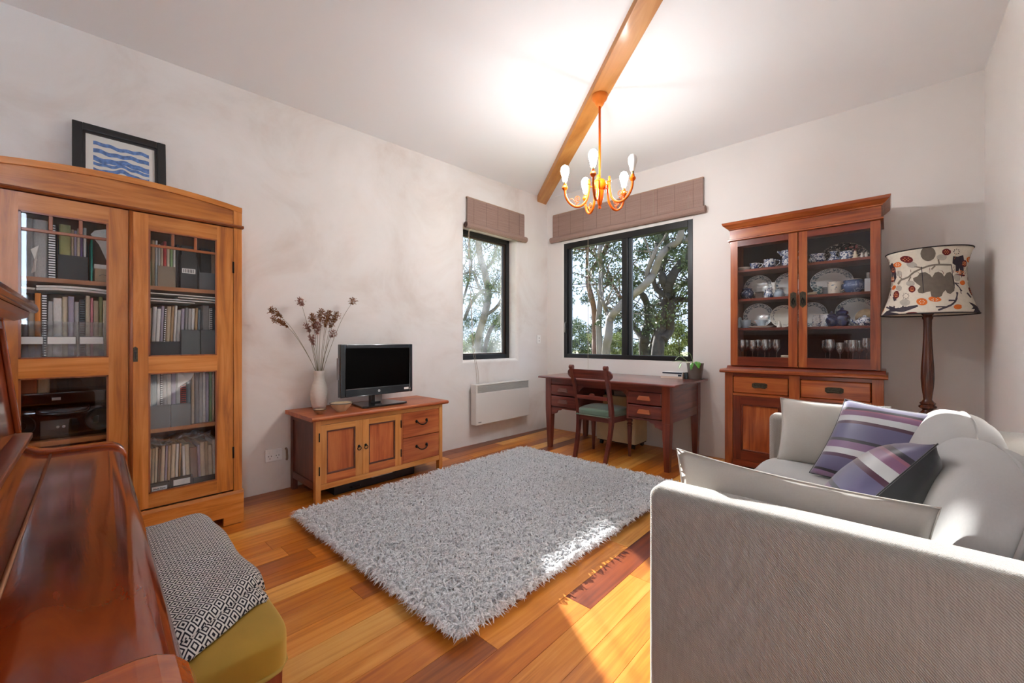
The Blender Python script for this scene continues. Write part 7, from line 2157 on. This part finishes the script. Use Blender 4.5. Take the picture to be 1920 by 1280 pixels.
tree('large dark rough-barked gum leaning right in the right half of the wide window', 9.6,
     limb(cb([(835, 1225), (870, 1010), (905, 860), (925, 720), (930, 620), (985, 500), (1060, 400), (1120, 280), (1190, 190)]), 9.6, 0.16, 0.06, 14, True, 1.5),
     [limb(cb([(925, 660), (880, 560), (870, 480), (890, 380), (915, 260), (890, 120)]), 9.6, 0.10, 0.06, 15, up=1.4), limb(cb([(930, 720), (830, 650), (805, 560), (840, 470)]), 9.6, 0.08, 0.03, 16), limb(cb([(985, 500), (1060, 450), (1150, 400)]), 9.6, 0.05, 0.03, 17, up=0.6), limb(cb([(880, 1080), (940, 1000), (945, 920), (960, 780), (1010, 740), (1130, 730)]), 9.7, 0.12, 0.03, 18, up=0.5), limb(cb([(960, 780), (990, 660), (1080, 590), (1160, 560)]), 9.7, 0.06, 0.03, 19, up=0.5)],
     bark_d, [(1280, 540, 24, 260), (1265, 580, 24, 240), (1290, 500, 20, 220), (1240, 600, 22, 160)], 14, leaf_m)
tree('short twisted dark gum between the pale gum and the large dark one', 10.2,
     limb(cb([(725, 1225), (722, 1090), (755, 920), (745, 780), (700, 690), (640, 680)]), 10.2, 0.16, 0.05, 20, True),
     [limb(cb([(722, 1090), (650, 990), (600, 930), (560, 860)]), 10.2, 0.09, 0.04, 21, up=0.6), limb(cb([(755, 940), (850, 880), (880, 820), (860, 740)]), 10.2, 0.07, 0.03, 22, up=0.6), limb(cb([(790, 1200), (800, 1080), (840, 950)]), 10.3, 0.09, 0.04, 23)],
     bark_d, [(1195, 590, 18, 200), (1225, 575, 20, 200), (1185, 545, 14, 160), (1210, 620, 20, 200)], 15, leaf_d)
tree('thick pale gum trunk filling the narrow window', 9.4,
     limb(cl([(135, 1150), (140, 1020), (185, 860), (208, 720), (185, 570), (150, 450), (140, 330), (150, 200)]), 9.4, 0.13, 0.09, 24, True, 1.6),
     [limb(cl([(185, 870), (260, 820), (310, 740), (340, 600)]), 9.5, 0.06, 0.03, 25, up=0.6), limb(cl([(205, 740), (150, 690), (100, 560), (40, 580)]), 9.5, 0.05, 0.03, 26, up=0.6), limb(cl([(180, 560), (240, 480), (270, 380), (300, 300)]), 9.5, 0.05, 0.03, 27, up=1.0)],
     bark_p, [(885, 470, 20, 200), (905, 500, 16, 200), (930, 480, 20, 260), (945, 540, 18, 240), (880, 560, 16, 160), (935, 600, 18, 240), (920, 440, 24, 260), (875, 520, 20, 260), (905, 560, 22, 260), (950, 460, 24, 300), (895, 440, 24, 240), (925, 540, 24, 260)], 16, leaf_m, 0.10)
tree('dark slanting gum behind the pale trunk in the narrow window', 10.6,
     limb(cl([(180, 1150), (220, 980), (300, 860), (330, 760), (345, 640)]), 10.6, 0.09, 0.05, 28, True, 1.5),
     [limb(cl([(40, 900), (90, 780), (160, 700), (220, 690)]), 10.6, 0.07, 0.04, 29, up=0.5), limb(cl([(20, 800), (60, 660), (90, 520), (80, 400)]), 10.8, 0.05, 0.03, 30, up=1.0)],
     bark_d, [(880, 600, 18, 260), (890, 640, 22, 260), (940, 640, 22, 300)], 17, leaf_d, 0.10)
def shrub(px, py, Y, rp, n, mat, label, seed):
    c = at_y(px, py, Y); dep = Y / ray(px, py)[1]; r = rp * dep / F_PX
    t = thing('shrub', (c.x, c.y, -0.6), label, 'shrub', 'shrubs under the gum trees')
    rr = random.Random(seed)
    top = c.z + r * 0.5
    st = MB(); blobs = []
    for q in range(11):
        f = (q + 0.5) / 11
        e = Vector((c.x + rr.uniform(-1, 1) * r * (1.25 - 0.5 * f), c.y + rr.uniform(-0.6, 0.6) * r, -0.45 + (top + 0.45) * f))
        b_ = Vector((c.x + rr.uniform(-0.2, 0.2) * r, c.y, -0.62))
        st.tube([b_, b_.lerp(e, 0.55) + Vector((0, 0, 0.1)), e], [0.03, 0.018, 0.006], 5)
        rb_ = r * rr.uniform(0.45, 0.75)
        blobs.append((tuple(e), (rb_, rb_ * 0.8, rb_ * 0.7), int(n * 0.28)))
    o = obj('stems', st, bark_d, t); o['kind'] = 'stuff'
    leaves_mesh('foliage', blobs, mat, t, seed, 0.085, 0.020)
for k, (px, py, Y, rp, n, m_, lab) in enumerate((
        (1080, 620, 12.5, 26, 1500, leaf_m, 'grey-green shrub at the far left of the wide window'),
        (1105, 600, 14.0, 20, 1100, leaf_d, 'dark shrub behind the red-barked gum'),
        (1138, 640, 12.0, 24, 1500, leaf_y, 'yellow-green shrub at the foot of the pale forked gum'),
        (1178, 640, 13.0, 24, 1500, leaf_y, 'sunlit shrub behind the middle bar of the wide window'),
        (1215, 650, 12.5, 20, 1300, leaf_m, 'olive shrub left of the large dark gum'),
        (1282, 620, 11.5, 30, 2200, leaf_y, 'broad sunlit shrub at the right edge of the wide window'),
        (1258, 650, 11.8, 18, 1100, leaf_m, 'low shrub right of the large dark gum'),
        (1160, 590, 15.0, 26, 1400, leaf_d, 'far dark shrub behind the forked gum'),
        (1062, 570, 16.0, 24, 1200, leaf_m, 'distant pale shrub beyond the left window frame'),
        (880, 640, 12.0, 26, 1800, leaf_y, 'yellow-green shrub at the left of the narrow window'),
        (925, 650, 13.0, 26, 1800, leaf_m, 'grey-green shrub at the right of the narrow window'),
        (950, 600, 15.0, 28, 1500, leaf_d, 'far dark shrub at the right of the narrow window'),
        (905, 590, 17.0, 30, 1400, leaf_m, 'distant grey shrub in the middle of the narrow window'),
        (860, 610, 15.0, 32, 1500, leaf_d, 'far dark shrub beyond the left jamb of the narrow window'),
        (1240, 575, 16.0, 30, 1500, leaf_m, 'distant grey shrub behind the large dark gum'))):
    shrub(px, py, Y, rp, n, m_, lab, 50 + k)
